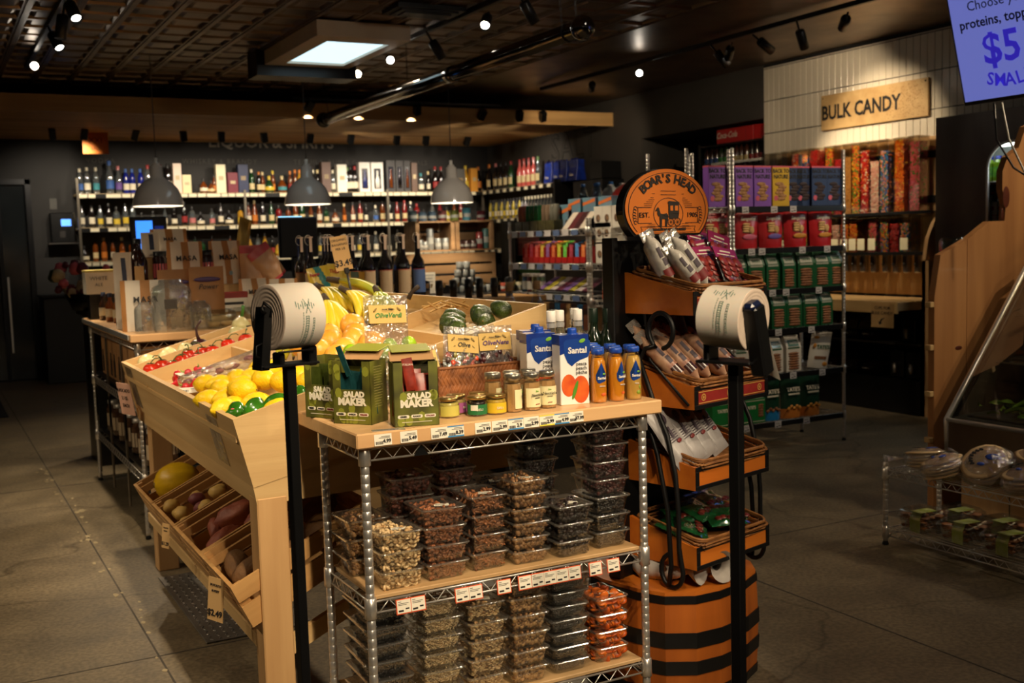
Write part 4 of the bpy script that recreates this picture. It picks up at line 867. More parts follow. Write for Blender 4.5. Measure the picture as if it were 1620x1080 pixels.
DK = [mat('dark_olive', (48, 20, 24), .2, var=.3, vs=50, coat=.5), mat('dark_olive_b', (74, 34, 34), .2, coat=.5)]
GO = [mat('green_olive', (150, 150, 54), .25, var=.2, coat=.4), mat('green_olive_b', (126, 120, 40), .25, coat=.4)]
MO = [mat('mix_olive', (70, 50, 40), .22, coat=.4), mat('mix_red', (196, 60, 20), .25, coat=.4), mat('mix_green', (120, 112, 50), .25, coat=.4)]
PUR = mat('purple_script', (70, 34, 100), .6); GRS = mat('green_script', (40, 120, 50), .6)
olive_bag((1.61, 3.14, 1.06), -6, -6, 0, DK, 'OliveNere', 'clear bag of dark olives with a tan OliveNere card, right in the basket', tc=PUR)
olive_bag((1.575, 3.18, 1.06), -10, -4, -4, DK, 'OliveNere', 'second bag of dark olives just behind the OliveNere bag', tc=PUR)
olive_bag((1.48, 3.13, 1.055), 2, -10, 8, MO, 'Olive', 'clear bag of red and dark mixed olives in the middle of the basket', n=110, h=.18)
olive_bag((1.365, 3.13, 1.03), -4, -14, -8, GO, 'OliveVerdi', 'clear bag with a tan OliveVerdi card slumped at the left of the basket', n=40, h=.15)
olive_bag((1.345, 3.19, 1.02), -22, -20, -20, GO, 'OliveVerdi', 'crumpled clear olive bag at the far left of the basket', n=30, h=.15)
olive_bag((1.25, 3.17, 1.0), 4, -4, 2, GO, 'OliveVerdi', 'olive bag standing highest, its OliveVerdi card before the bananas', n=30, h=.345, w=.15, tc=GRS, lr=.83)
olive_bag((1.52, 3.2, 1.06), 10, -8, 12, MO, 'OliveVerdi', 'clear olive bag lying behind the mixed olives toward the avocados', n=40, h=.16)
# jars
LIDM = mat('steel_lid', (176, 172, 160), .28, .9, var=.06); GOLD = mat('gold_lid', (190, 160, 100), .3, .9)
def jar(r, h, fill, lab, lid, txts=(), facet=False, lc=None, name='glass_jar'):
    def f():
        t = thing(name, '', 'jar'); seg = 10 if facet else 24
        ob('contents', MB().lathe([(0, .003), (r*.9, .003), (r*.95, .008), (r*.95, h*.62), (r*.9, h*.74), (0, h*.74)], seg, sm=not facet), fill, t)
        ob('glass', MB().lathe([(0, 0), (r*.94, 0), (r, .005), (r, h*.66), (r*.86, h*.8), (r*.84, h*.86), (0, h*.86)], seg, sm=not facet), clear('jar_glass', (245, 244, 238), .08, .03), t)
        ob('lid', MB().lathe([(r*.86, h*.84), (r*.93, h*.845), (r*.94, h*.97), (r*.88, h), (0, h*.995)], 24), lid, t)
        if lab: ob('paper_label', MB().lathe([(r*1.01, h*.1), (r*1.01, h*.6)], 20, a0=radians(-165), a1=radians(-15)), lab, t)
        for s, z, sz, m in txts: txt(t, s, sz, m, (0, -r*1.03-.0006, h*z))
        return t
    return f
HAZ = mat('hazelnut_cream', (204, 160, 106), .4, var=.08); NL = mat('cream_label', (232, 224, 176), .6, var=.03); NG = mat('leaf_green_print', (110, 170, 50), .6); RB = mat('red_print', (170, 40, 36), .6)
noc = jar(.0265, .112, HAZ, NL, LIDM, (('Nocciola', .42, .012, INK), ('ORGANIC', .34, .004, INK), ('bio', .52, .008, NG), ('spread', .18, .005, RB)), True)
for k, (x, y, a, nm) in enumerate([(1.505, 2.83, 60, 'front row, leftmost'), (1.565, 2.825, 10, 'front row, second from the left'), (1.625, 2.835, -14, 'front row, third, showing its Nocciola label'), (1.475, 2.90, 70, 'back row, leftmost'), (1.54, 2.905, 0, 'back row, second from the left'), (1.60, 2.91, 0, 'back row, behind the third front jar')]):
    place('noc', noc, (x, y, 1.0), a, 'faceted nut spread jar with steel lid, %s' % nm, 'nut spread jars')
for k, (x, y, c, lb, a, nm) in enumerate([(1.355, 2.905, (176, 150, 92), (176, 96, 150), 30, 'tan spread with a purple label, left of the three low jars'), (1.388, 2.835, (36, 22, 22), (30, 110, 60), -10, 'dark spread with a green label, middle low jar'), (1.448, 2.83, (206, 170, 60), (222, 186, 40), -5, 'yellow mustard with a yellow label, right low jar'), (1.425, 2.9, (60, 34, 26), (150, 40, 40), 0, 'dark jam behind the green label jar'), (1.31, 2.86, (206, 190, 100), (200, 190, 90), 0, 'pale yellow spread beside the red sachet box')]):
    o = jar(.0305, .058, mat('spread_%d' % k, c, .35, var=.1), mat('spread_label_%d' % k, lb, .5), GOLD, (('DELI', .35, .01, WL),) if k in (0, 1, 2) else ())(); o.location = (x, y, 1.0); o.rotation_euler.z = radians(a); tag(o, 'low round jar of '+nm, None, 'low jars of spread')
ob('barcode_patch', MB().lathe([(.0312, .018), (.0312, .034)], 8, a0=radians(-150), a1=radians(-110)), PAPER, label='white barcode patch on the low jar of dark spread', cat='sticker', loc=(1.388, 2.835, 1.0))
# juice cartons
CW = mat('carton_white', (238, 236, 230), .35, var=.02, coat=.2); CB = mat('carton_blue', (22, 50, 130), .3, var=.15, vs=20, coat=.3); CAPB = mat('blue_cap', (24, 70, 170), .35); SB = mat('logo_blue', (20, 60, 140), .35); FR1 = mat('peach_orange', (226, 112, 40), .4, c2=(200, 70, 36), vs=20); FR2 = mat('leaf_shape_green', (80, 140, 40), .4)
def santal_shape(mb, M, s, mi=0):
    pl = [(-.5, .33), (-.42, .42), (.0, .46), (.42, .42), (.52, .36), (.5, -.05), (.42, -.22), (.1, -.32), (-.08, -.42), (-.2, -.52), (-.36, -.38), (-.48, -.1)]
    mb.add([(x*s, z*s, 0) for x, z in pl], [tuple(range(len(pl)))], mi, False, M)
def mk_carton():
    t = thing('juice_carton', '', 'juice carton'); w, d, h = .094, .065, .213
    ob('carton', MB().cb(-w/2, w/2, 0, d, 0, h*.86, .002), CW, t)
    b = MB(); b.bb(-w/2-.0003, w/2+.0003, -.0003, d+.0003, h*.86, h); b.add([(-w/2, -.0006, h*.72), (-w/2, -.0006, h*.86), (w/2, -.0006, h*.86), (w/2, -.0006, h*.80), (0, -.0006, h*.78)], [(0, 4, 3, 2, 1)]); ob('blue_top', b, CB, t)
    ob('cap', MB().lathe([(.014, 0), (.0145, .012), (.013, .018), (0, .0185)], 20), CAPB, t, loc=(.004, d*.38, h+.001)); ob('cap_base', MB().lathe([(.018, 0), (.018, .003), (0, .003)], 20), CAPB, t, loc=(.004, d*.38, h))
    l = MB(); santal_shape(l, T(.008, -.0009, h*.76) @ RX(90), .085); ob('logo_patch', l, SB, t)
    txt(t, 'Santal', .026, WHT, (.01, -.0016, h*.775), bold=.0007); ob('logo_leaf', MB().ell((0, 0, 0), (.011, .0004, .006), 12, 6, M=T(.026, -.0018, h*.91) @ RY(-20)), NG, t)
    txt(t, 'pesca\npeach\npêche', .0155, INK, (.022, -.0012, h*.52), ls=.85)
    f = MB(); f.ell((.019, -.0006, .046), (.0275, .0006, .042), 20, 10); f.ell((-.02, -.0004, .06), (.024, .0004, .034), 18, 10); ob('fruit_picture', f, FR1, t); ob('leaf_picture', MB().ell((0, 0, 0), (.006, .0005, .03), 12, 8, M=T(.0, -.0014, .045) @ RY(18)), FR2, t)
    return t
place('carton', mk_carton, (1.718, 2.828, 1.0), -9, 'white and blue peach juice carton in front, full label visible', 'tall juice cartons')
place('carton', mk_carton, (1.672, 2.95, 1.0), -9, 'white and blue juice carton half hidden behind the front carton', 'tall juice cartons')
place('carton', mk_carton, (1.715, 3.05, 1.0), -9, 'white and blue juice carton in the third row behind', 'tall juice cartons')
t = thing('juice_carton', 'juice carton standing turned beside the olive basket, its logo sideways', 'juice carton', (1.745, 3.15, 1.0), -10)
ob('carton', MB().cb(-.035, .035, 0, .09, 0, .19, .002), CW, t); l = MB(); l.prism([(x*.9, z) for x, z in MB().rrect(.04, .085, .015)], 0, .001, M=T(.006, -.0002, .135) @ RX(90)); ob('logo_patch', l, SB, t)
txt(t, 'Santal', .026, WHT, (.008, -.0016, .135), rot=(90, 90, 0), bold=.0007)
# juice bottles
JU = {'peach': mat('peach_juice', (226, 150, 42), .25, var=.05, coat=.6), 'pear': mat('pear_juice', (216, 176, 92), .25, var=.05, coat=.6)}
JLID = mat('blue_lid', (24, 56, 150), .35, c2=(40, 90, 190), vs=90)
def mk_jb(kind):
    def f():
        t = thing('juice_bottle', '', 'juice bottle'); r = .0255
        ob('juice', MB().lathe([(0, .002), (r*.93, .002), (r*.96, .01), (r*.96, .1), (r*.8, .128), (r*.62, .137), (0, .137)], 24), JU[kind], t)
        gl = ob('glass', MB().lathe([(0, 0), (r*.95, 0), (r, .006), (r, .102), (r*.86, .13), (r*.66, .145), (r*.66, .155)], 24), clear('bottle_glass', (250, 246, 236), .07, .02), t)
        ob('lid', MB().lathe([(r*.7, .148), (r*.78, .15), (r*.78, .162), (r*.7, .165), (0, .1645)], 24), JLID, t)
        l = MB(); s = .036
        pts = [(-.5, .33), (-.42, .42), (.0, .46), (.42, .42), (.52, .36), (.5, -.05), (.42, -.2), (.15, -.28), (-.05, -.33), (-.2, -.4), (-.36, -.32), (-.48, -.1)]
        rr = r*1.015; c3 = [(0, .05)]+[(x*s, z*s) for x, z in pts]
        l.add([(rr*sin(x/rr), -rr*cos(x/rr), .075+z) for x, z in c3], [(0, 1+i, 1+(i+1) % 12) for i in range(12)]); lp = ob('logo_patch', l, SB, gl)
        txt(gl, 'Santal', .0115, WHT, (0, -rr-.0008, .077), bold=.0003)
        txt(t, kind.upper(), .006, WHT, (.002, -rr-.0004, .052)); ob('leaf_mark', MB().ell((.008, -rr+.0005, .089), (.005, .001, .003), 10, 6), NG, t)
        g = MB()
        if kind == 'peach': g.ell((.004, -.0075, .026), (.0165, .0185, .013), 16, 10)
        else: g.ell((.006, -.0075, .024), (.013, .0185, .014), 16, 10).ell((.012, -.0085, .04), (.006, .016, .012), 12, 8)
        ob('fruit_picture', g, FR1 if kind == 'peach' else mat('pear_green', (140, 160, 50), .4), t)
        return t
    return f
rows = [(1.80, 2.825, 'peach'), (1.862, 2.82, 'peach'), (1.922, 2.815, 'pear'), (1.95, 2.875, 'pear'), (1.775, 2.885, 'peach'), (1.835, 2.88, 'peach'), (1.895, 2.878, 'peach'), (1.80, 2.945, 'peach'), (1.86, 2.94, 'peach'), (1.92, 2.94, 'pear'), (1.83, 3.0, 'peach'), (1.89, 3.0, 'peach')]
nm = ['front row, leftmost', 'front row, middle', 'front row, right one with a pear picture', 'second row, right end beside the pear bottle', 'second row, leftmost', 'second row, middle', 'second row, third', 'third row, leftmost', 'third row, middle', 'third row, right', 'back row, left', 'back row, right']
for (x, y, k), n in zip(rows, nm): place('jb'+k, mk_jb(k), (x, y, 1.0), RN.uniform(-14, 14), '%s juice bottle with a blue lid, %s' % (k, n), 'small juice bottles')
# taller bottles behind
DG = mat('dark_green_glass', (22, 34, 22), .08, var=.2, coat=.5); OLVL = mat('cream_paper', (216, 206, 176), .6, var=.04)
def mk_oil():
    t = thing('oil_bottle', '', 'bottle'); ob('bottle', MB().lathe([(0, 0), (.029, 0), (.031, .004), (.031, .155), (.026, .178), (.015, .2), (.0135, .225)], 24), DG, t)
    ob('cap', MB().lathe([(.0145, .222), (.0155, .224), (.0155, .268), (.0145, .27), (0, .27)], 20), mat('green_cap', (20, 38, 26), .35, var=.1), t)
    ob('paper_label', MB().lathe([(.0315, .03), (.0315, .12)], 20, a0=radians(-165), a1=radians(-15)), OLVL, t); ob('label_print', MB().lathe([(.032, .06), (.032, .085)], 14, a0=radians(-130), a1=radians(-50)), mat('brown_print', (96, 50, 36), .6), t); return t
for k, (x, y) in enumerate([(1.955, 3.09), (2.0, 3.03), (1.83, 3.14)]):
    place('oil', mk_oil, (x-.01*(k == 1), y+.03*(k == 1), 1.0), -10*k, 'dark green oil bottle at the back of the wood top, %s' % ('middle one', 'right end', 'left, behind the white caps')[k], 'dark oil bottles')
def mk_vin():
    t = thing('vinegar_bottle', '', 'bottle'); ob('bottle', MB().lathe([(0, 0), (.022, 0), (.024, .004), (.024, .17), (.018, .2), (.0125, .22), (.0125, .24)], 20), clear('pale_glass', (226, 220, 200), .12, .03, haze=.12, hc=(200, 190, 160)), t)
    ob('cap', MB().lathe([(.0145, .236), (.0155, .238), (.0155, .27), (.014, .272), (0, .272)], 20), WHT, t); ob('shoulder_ring', MB().lathe([(.0165, .218), (.0165, .234)], 16), clear('frosted_ring', (240, 240, 236), .1, .2, haze=.3), t); return t
for k, (x, y) in enumerate([(1.775, 3.06), (1.815, 3.075), (1.875, 3.06), (1.9, 3.12)]):
    place('vin', mk_vin, (x, y, 1.0), 0, 'pale glass bottle with a white screw cap behind the juice, %s from the left' % nth(k+1), 'white capped bottles')
ob('orange_packet', MB().cb(-.05, .04, -.02, .02, 0, .02, .006), FR1, label='flat orange packet lying behind the olive basket beside the carton', cat='packet', loc=(1.8, 3.14, 1.09))
# ---------------------------------------------------------------- round-sign meat and cheese display
BO = (2.25, 3.06); BR = 14.6
OW = wood('honey_wood', (206, 116, 36), (176, 90, 24), 4, 0, .45, .15)
OWZ = wood('honey_wood_upright', (186, 100, 32), (150, 76, 22), 5, 2, .45, .15)
bd = thing('display_stand', 'orange and black striped deli display stand with a round sign and sloped trays', 'display stand', (*BO, 0), BR)
# barrel base
def octo(w, d, c, cy=0): return MB().rrect(2*w, 2*d, .19, 3)
def barrel(par):
    def prof(z): return 1+.03*sin(pi*z/.36)
    ob('barrel', MB().loft([[(x*prof(z)-.03, y*prof(z), z) for x, y in octo(.26, .265, .09)] for z in (0, .09, .18, .27, .345)], 0, False), OWZ, par)
    for a, b in ((.0, .03), (.085, .13), (.175, .225), (.32, .345)):
        ob('hoop', MB().loft([[(x*prof(z)*1.012-.03, y*prof(z)*1.012, z) for x, y in octo(.26, .265, .09)] for z in (a, b)], 0, False), BLK, par)
    ob('barrel_top', MB().loft([[(x-.03, y, z) for x, y in octo(.26, .265, .09)] for z in (.345, .357)], 0, False), OW, par)
barrel(bd)
ob('back_board', MB().cb(-.25, .175, .03,   .06, .357, 1.49, .004), BLKM, bd)
ob('back_frame', MB().cb(-.262, -.235, .025, .075, .357, 1.5, .003).cb(.16, .187, .025, .075, .357, 1.5, .003), BLK, bd)
tr = [(1.25, .21), (.95, .2), (.69, .2), (.43, .2)]
BASK = mat('wicker', (156, 104, 52), .6, c2=(112, 68, 30), vs=40, bump=.3); RLAB = mat('maroon_strip', (140, 36, 32), .5, var=.15, vs=30); GLAB = mat('strip_gold', (190, 140, 70), .5)
def tray(z, k):
    # side profile: high at the board, low at the front lip
    prof = [(-.25, z), (-.25, z+.075), (-.22, z+.078), (.03, z+.135), (.03, z)]
    YZ = lambda x0: Matrix(((0, 0, 1, x0), (1, 0, 0, 0), (0, 1, 0, 0), (0, 0, 0, 1)))
    for x in (-.2, .185): ob('tray_side', MB().prism(prof, 0, .015, 0, YZ(x)), OW, bd)
    ob('tray_front', MB().cb(-.185, .185, -.25, -.235, z+.004, z+.07, .002), OW, bd); ob('tray_bottom', MB().bb(-.185, .185, -.235, .03, z, z+.012), OW, bd)
    f = MB(); f.cb(-.2, .2, -.254, -.25, z, z+.014, .001).cb(-.2, .2, -.254, -.25, z+.06, z+.075, .001).cb(-.2, -.183, -.254, -.25, z+.014, z+.06, .001).cb(.183, .2, -.254, -.25, z+.014, z+.06, .001); ob('front_frame', f, BLK, bd)
    if k < 2:
        ob('label_strip', MB().bb(-.18, .18, -.2525, -.25, z+.016, z+.058), RLAB, bd); g = MB().bb(-.18, .18, -.2532, -.2525, z+.018, z+.021).bb(-.18, .18, -.2532, -.2525, z+.053, z+.056)
        for x in (-.155, -.02, .15): g.lathe([(.008, 0), (.012, 0)], 16, M=T(x, -.2532, z+.037) @ RX(90)).lathe([(.0, 0), (.005, 0)], 8, M=T(x, -.2533, z+.037) @ RX(90))
        ob('strip_print', g, GLAB, bd)
    # wicker tray basket, tilted with the tray
    Mt = T(0, -.115, z+.066) @ RX(12)
    w, d, h = .35, .25, .055; mb = MB()
    for q in range(5):
        pts = []; p = mb.rrect(w+.008*q, d+.008*q, .03, 4)
        n = 72
        for i in range(n):
            s = i/n*len(p); a = p[int(s) % len(p)]; b = p[(int(s)+1) % len(p)]; fr = s-int(s); o_ = .0028*sin(i*pi/2+q*pi)
            x = a[0]+(b[0]-a[0])*fr; y = a[1]+(b[1]-a[1])*fr; l = hypot(x, y); pts.append((x*(1+o_/l), y*(1+o_/l), q*h/5))
        mb.tube(pts, .0042, 5, closed=True)
    for i in range(34):
        p = mb.rrect(w, d, .03, 4); s = i/34*len(p); a = p[int(s) % len(p)]; mb.tube([(a[0], a[1], 0), (a[0]*1.05, a[1]*1.05, h)], .002, 4)
    for i in range(2): mb.tube([(x*1.06, y*1.07, h+.003*sin(6*k2+i*pi)) for k2, (x, y) in enumerate(mb.rrect(w, d, .03, 6))], .005, 6, closed=True)
    mb.bb(-w/2, w/2, -d/2, d/2, -.002, .002)
    m = MB(); m.add(mb.v, mb.f, 0, True, Mt); t = ob('wicker_basket', m, BASK, label='shallow tan wicker basket in the %s sloped tray of the deli display' % ('top', 'second', 'third', 'lowest')[k], cat='basket', group='tray baskets')
    t.location = (*BO, 0); t.rotation_euler = (0, 0, radians(BR)); return Matrix.Translation((*BO, 0)) @ RZ(BR) @ Mt
TRM = [tray(z, k) for k, (z, _) in enumerate(tr)]
# curled iron side scrolls
def scroll(x, y, z0, sg, s=1., lo=1.3):
    pts = []
    for i in range(26):
        a = -pi*.5+i*.24*1.0; r = (.052-.0011*i)*s; pts.append((x+0*i, y-.06+r*cos(a), z0+r*sin(a)))
    return pts
def swoosh(x, top, bot):
    pts = [(x, -.05, top+.05)]
    for i in range(20): a = -.4+i*.32; pts.append((x, -.09+.05*cos(a+1.2)*(1-.012*i), top+.05*sin(a+1.2)*(1-.012*i)))
    return pts
for sx in (-.225, .225):
    c = []
    for i in range(22):
        a = -pi*.35+i*.27; r = .05; c.append((sx, -.14+r*cos(a), 1.2+r*sin(a)*1.15))
    down = [(sx, -.05, 1.1), (sx, -.10, .98), (sx, -.16, .86), (sx, -.19, .74), (sx, -.2, .62), (sx, -.2, .5), (sx, -.215, .42)]
    curl = [(sx, -.215+.045-.045*cos(a), .42-.05*sin(a)*1.1) for a in [i*.33 for i in range(1, 15)]]
    ob('iron_scroll', MB().tube(c[::-1]+[(sx, -.075, 1.14)]+down+curl, .008, 8), BLKM, bd)
    ob('iron_scroll', MB().tube([(sx*1.02, .0, 1.1), (sx*1.02, -.05, .98), (sx*1.02, -.12, .8), (sx*1.02, -.16, .62), (sx*1.02, -.17, .44), (sx*1.02, -.16, .37)], .008, 8), BLKM, bd)
    ob('shelf_stay', MB().tube([(sx*.93, -.06, 1.25), (sx*.93, -.08, 1.1), (sx*.93, -.235, .965)], .005, 6), BLKM, bd)
# round sign
SGO = mat('sign_orange', (216, 118, 34), .5, var=.04); SGB = mat('sign_black', (36, 26, 18), .6)
sg = thing('round_sign', 'round orange BOARS HEAD sign with a horse and carriage on top of the display', 'sign', (BO[0]-.045, BO[1]-.012, 1.482), BR); sg.scale = (1, 1, .77)
R_ = .225; cz = .12; disc = [(R_*1.0*cos(a), cz+R_*.78*sin(a)+.02) for a in [radians(-40+260*i/48) for i in range(49)]]
ob('sign_body', MB().prism(disc, 0, .03, 0, T(0, 0, 0) @ RX(90)), BLK, sg)
ob('sign_face', MB().prism([(x*.965, cz+.005+(z-cz)*.965) for x, z in disc], 0, .003, 0, T(0, -.0305, 0) @ RX(90)), SGO, sg)
FY = -.0345
def ring(r0, r1, a0=0, a1=360, cy=cz+.02, sq=.78, n=48):
    v = []; 
    for i in range(n+1): a = radians(a0+(a1-a0)*i/n); v += [(r0*cos(a), FY, cy+r0*sq*sin(a)), (r1*cos(a), FY, cy+r1*sq*sin(a))]
    return v, [(2*i, 2*i+1, 2*i+3, 2*i+2) for i in range(n)]
r = MB(); v, f = ring(.2, .203, -37, 217); r.add(v, f); ob('border_ring', r, SGB, sg)
def arc_text(s, size, R0, a_mid, step, par, name, sq=.78, cy=cz+.02, bold=.001):
    mb = MB(); n = len(s); tot = sum(step*(.55 if ch in "I' " else 1.15 if ch in 'MW' else 1) for ch in s); a = a_mid+tot/2
    for ch in s:
        w_ = step*(.55 if ch in "I' " else 1.15 if ch in 'MW' else 1); ac = a-w_/2; a -= w_
        if ch == ' ': continue
        th = radians(ac); x = R0*cos(th); z = cy+R0*sq*sin(th); tang = atan2(-sq*cos(th), sin(th)) if 0 else math.degrees(atan2(sq*cos(th)*-1, sin(th)))
        tadd(mb, ch, size, T(x, FY-.001, z) @ RY(-tang) @ RX(90), 0, bold)
    ob(name, mb, SGB, par)
arc_text("BOAR'S HEAD", .052, .168, 90, 10.9, sg, 'arched_letters', bold=.0014)
txt(sg, 'EST.', .03, SGB, (-.125, FY-.001, cz-.005)); txt(sg, '1905', .03, SGB, (.125, FY-.001, cz-.005)); txt(sg, 'PREMIUM MEATS & CHEESES', .0145, SGB, (0, FY-.001, cz-.067), bold=.0006)
b = MB()
def bar(x0, x1, z0, z1, mb=None, y=FY-.0005): (mb or b).add([(x0, y, z0), (x1, y, z0), (x1, y, z1), (x0, y, z1)], [(0, 1, 2, 3)])
for z in (cz+.027, cz-.04): bar(-.155, -.088, z, z+.0025); bar(.088, .155, z, z+.0025)
for s in (-1, 1):
    bar(min(s*.155, s*.1575), max(s*.155, s*.1575), cz-.04, cz+.03)
    for i in range(6): v, f = ring(.006, .009, 0, 300, cz-.035+.012*i, 1, 10); b.add([(x+s*(.168+.006*sin(i*pi/5)), y, z) for x, y, z in v], f)
for z in (cz-.081, cz-.055): bar(-.13, .13, z, z+.002)
for s in (-1, 1): b.add([(s*.13, FY, cz-.081), (s*.145, FY, cz-.081), (s*.138, FY, cz-.067), (s*.145, FY, cz-.053), (s*.13, FY, cz-.053), (s*.132, FY, cz-.055), (s*.142, FY, cz-.055), (s*.135, FY, cz-.067), (s*.142, FY, cz-.079), (s*.132, FY, cz-.079)], [tuple(range(10))])
for i in range(7):
    q = .06+.0105*i
    for s in (-1, 1): bar(*(sorted((s*(.072+.004*abs(i-3)), s*(.125-.011*max(0, i-1))))), cz+.035+.0085*i, cz+.0365+.0085*i)
for i in range(4):
    for s in (-1, 1): bar(*sorted((s*.07, s*(.12-.005*i))), cz-.066+.0075*i, cz-.0648+.0075*i)
v, f = ring(.075, .078, 0, 360, cz, .9); b.add(v, f)
bar(-.04, .04, cz+.082, cz+.084); bar(-.04, .04, cz+.098, cz+.1); ob('ornament', b, SGB, sg)
h = MB(); y = FY-.001
def P2(pl): h.add([(x, y, cz+z) for x, z in pl], [tuple(range(len(pl)))])
P2([(-.005, .045), (.05, .045), (.06, .052), (.0, .056)]); P2([(.0, .0), (.055, .0), (.055, .046), (.0, .046)][:4]); P2([(.004, -.02), (.05, -.02), (.055, .002), (0, .002)])
h.add([(x, y-.0008, cz+z) for x, z in ((.008, .014), (.022, .014), (.022, .036), (.008, .036))], [(0, 1, 2, 3)], 1); h.add([(x, y-.0008, cz+z) for x, z in ((.032, .014), (.048, .014), (.048, .036), (.032, .036))], [(0, 1, 2, 3)], 1)
for cx, rr in ((.012, .017), (.047, .019)):
    for r0, r1 in ((rr-.003, rr), (0, .003)):
        v, f = ring(r0, r1, 0, 360, cz-.035, 1, 20); h.add([(a_+cx, b_, c_) for a_, b_, c_ in v], f)
    for k in range(4): a = k*pi/4; h.add([(cx+rr*cos(a)-.0007*sin(a), y, cz-.035+rr*sin(a)+.0007*cos(a)), (cx-rr*cos(a)-.0007*sin(a), y, cz-.035-rr*sin(a)+.0007*cos(a)), (cx-rr*cos(a)+.0007*sin(a), y, cz-.035-rr*sin(a)-.0007*cos(a)), (cx+rr*cos(a)+.0007*sin(a), y, cz-.035+rr*sin(a)-.0007*cos(a))], [(0, 1, 2, 3)])
P2([(-.048, -.02), (-.012, -.022), (-.006, -.008), (-.01, .004), (-.03, .0), (-.044, .002)]); P2([(-.05, -.012), (-.042, .002), (-.05, .024), (-.056, .03), (-.07, .014), (-.064, .012), (-.058, .014), (-.058, -.002)])
for x in (-.046, -.04, -.018, -.012): P2([(x, -.02), (x+.005, -.02), (x+.003, -.055), (x-.001, -.055)])
P2([(-.008, -.0), (-.003, -.004), (-.004, -.03), (-.008, -.03)]); P2([(-.03, -.008), (.004, -.014), (.004, -.011), (-.03, -.004)])
ob('horse_and_carriage', h, [SGB, SGO], sg)
# goods in the trays
SALB = mat('sausage_wrap', (222, 216, 206), .35, c2=(176, 172, 164), vs=16, bump=.35, bs=24); SALP = mat('maroon_print', (120, 30, 30), .5); SALI = mat('sausage_print', (70, 58, 70), .6)
def mk_sal(main=SALB, dark=None, key='w'):
    def f():
        t = thing('salami_pack', '', 'salami'); mb = MB()
        L = .24; n = 16
        pr = []
        for i in range(n+1):
            u = i/n; pr.append((u*L, (.027*min(1, (u+.08)*4)*min(1, max(.02, (1-u)*4.5+.05)))))
        mb.lathe([(r, z) for z, r in pr], 14, 0)
        ob('casing', mb, main, t)
        ob('film_tail', MB().bb(-.026, .026, -.001, .001, L*.9, L*1.08), clear('frosted_film', (220, 216, 208), .15, .15, wrinkle=.5, haze=.45, hc=(190, 186, 178)), t)
        ob('printed_band', MB().lathe([(.0277, L*.14), (.0277, L*.3)], 10, a0=radians(-140), a1=radians(-60)), dark or SALP, t)
        ob('print', MB().lathe([(.0276, L*.36), (.0276, L*.5)], 8, a0=radians(-110), a1=radians(-76)).lathe([(.0276, L*.52), (.0276, L*.72)], 8, a0=radians(-118), a1=radians(-92)), SALI, t)
        return t
    return f
def inT(i, x, y, z): return TRM[i] @ Vector((x, y, z))
for k, (x, y, rx, ry, s) in enumerate([(-.15, .0, -16, -20, .74), (-.08, -.06, -20, -32, .68), (-.03, -.05, -16, -32, .84), (-.12, .06, -8, -14, .66), (-.03, .05, -10, -20, .66)]):
    o = place('sal', mk_sal(), inT(0, x, y, .03), BR, 'white wrapped salami leaning in the top tray, %s' % ('far left with an open tail', 'short one in front', 'long one at the right', 'behind the left one', 'behind the long one')[k], 'white salamis in the top tray', rx=rx, ry=ry, scale=(s*1.45, s*1.45, s))
PKR = mat('pink_header', (150, 34, 84), .35, var=.1); PEP = mat('pepperoni', (166, 58, 50), .4, c2=(110, 40, 40), vs=70)
def mk_sl():
    t = thing('sliced_meat_pack', '', 'meat pack'); ob('film', MB().pouch(.13, .15, .02, crinkle=.003, base=False), BAGP, t)
    ob('header', MB().bb(-.064, .064, -.004, -.002, .105, .148), PKR, t); m = MB()
    for i in range(12): m.lathe([(0, 0), (.022, 0), (.022, .002), (0, .002)], 12, M=T(-.04+.04*(i % 3), -.006-.001*(i//3), .03+.02*(i//3)) @ RX(80))
    ob('meat_slices', m, PEP, t); ob('header_print', MB().bb(-.05, .05, -.0045, -.004, .118, .122).bb(-.03, .03, -.0045, -.004, .13, .136), WL, t); return t
for k, (x, y, z, rx, ry) in enumerate([(.1, .06, .05, -20, 10), (.12, .02, .03, -26, -6), (.15, -.05, .02, -30, 8), (.09, -.02, .02, -30, 0), (.17, .04, .04, -14, 14)]):
    place('sl', mk_sl, inT(0, x, y, z), BR, 'pink headed pack of sliced pepperoni in the top tray, %s' % ('rearmost', 'second', 'front right, leaning', 'lowest at the front', 'against the right side')[k], 'sliced meat packs', rx=rx, ry=ry)
SAL2 = mat('sausage_tan', (196, 160, 130), .4, c2=(140, 90, 70), vs=18, bump=.2); BRN = mat('brown_foil', (60, 28, 24), .25, var=.3, vs=20)
for k in range(9):
    x = -.15+.036*k; back = k % 2
    place('sal2', mk_sal(SAL2, BRN, 'b'), inT(1, x, -.05+.07*back+RN.uniform(-.01, .01), .025), BR, 'tan and brown wrapped salami in the second tray, %s from the left' % nth(k+1), 'tan salamis in the second tray', rx=-38+8*back, ry=-24, scale=(1.0, 1.0, .85))
for k in range(2):
    place('cho', mk_sal(mat('chorizo_brown', (92, 52, 36), .4, var=.3, bump=.3), BRN), inT(1, .03+.08*k, .08, .03), BR, 'dark brown chorizo pack standing at the back of the second tray, %s' % ('left', 'right')[k], 'dark chorizo packs', rx=-6, ry=-12, scale=1.05)
SIL = mat('silver_bag', (176, 172, 170), .35, c2=(150, 146, 146), vs=10, bump=.25, bs=14)
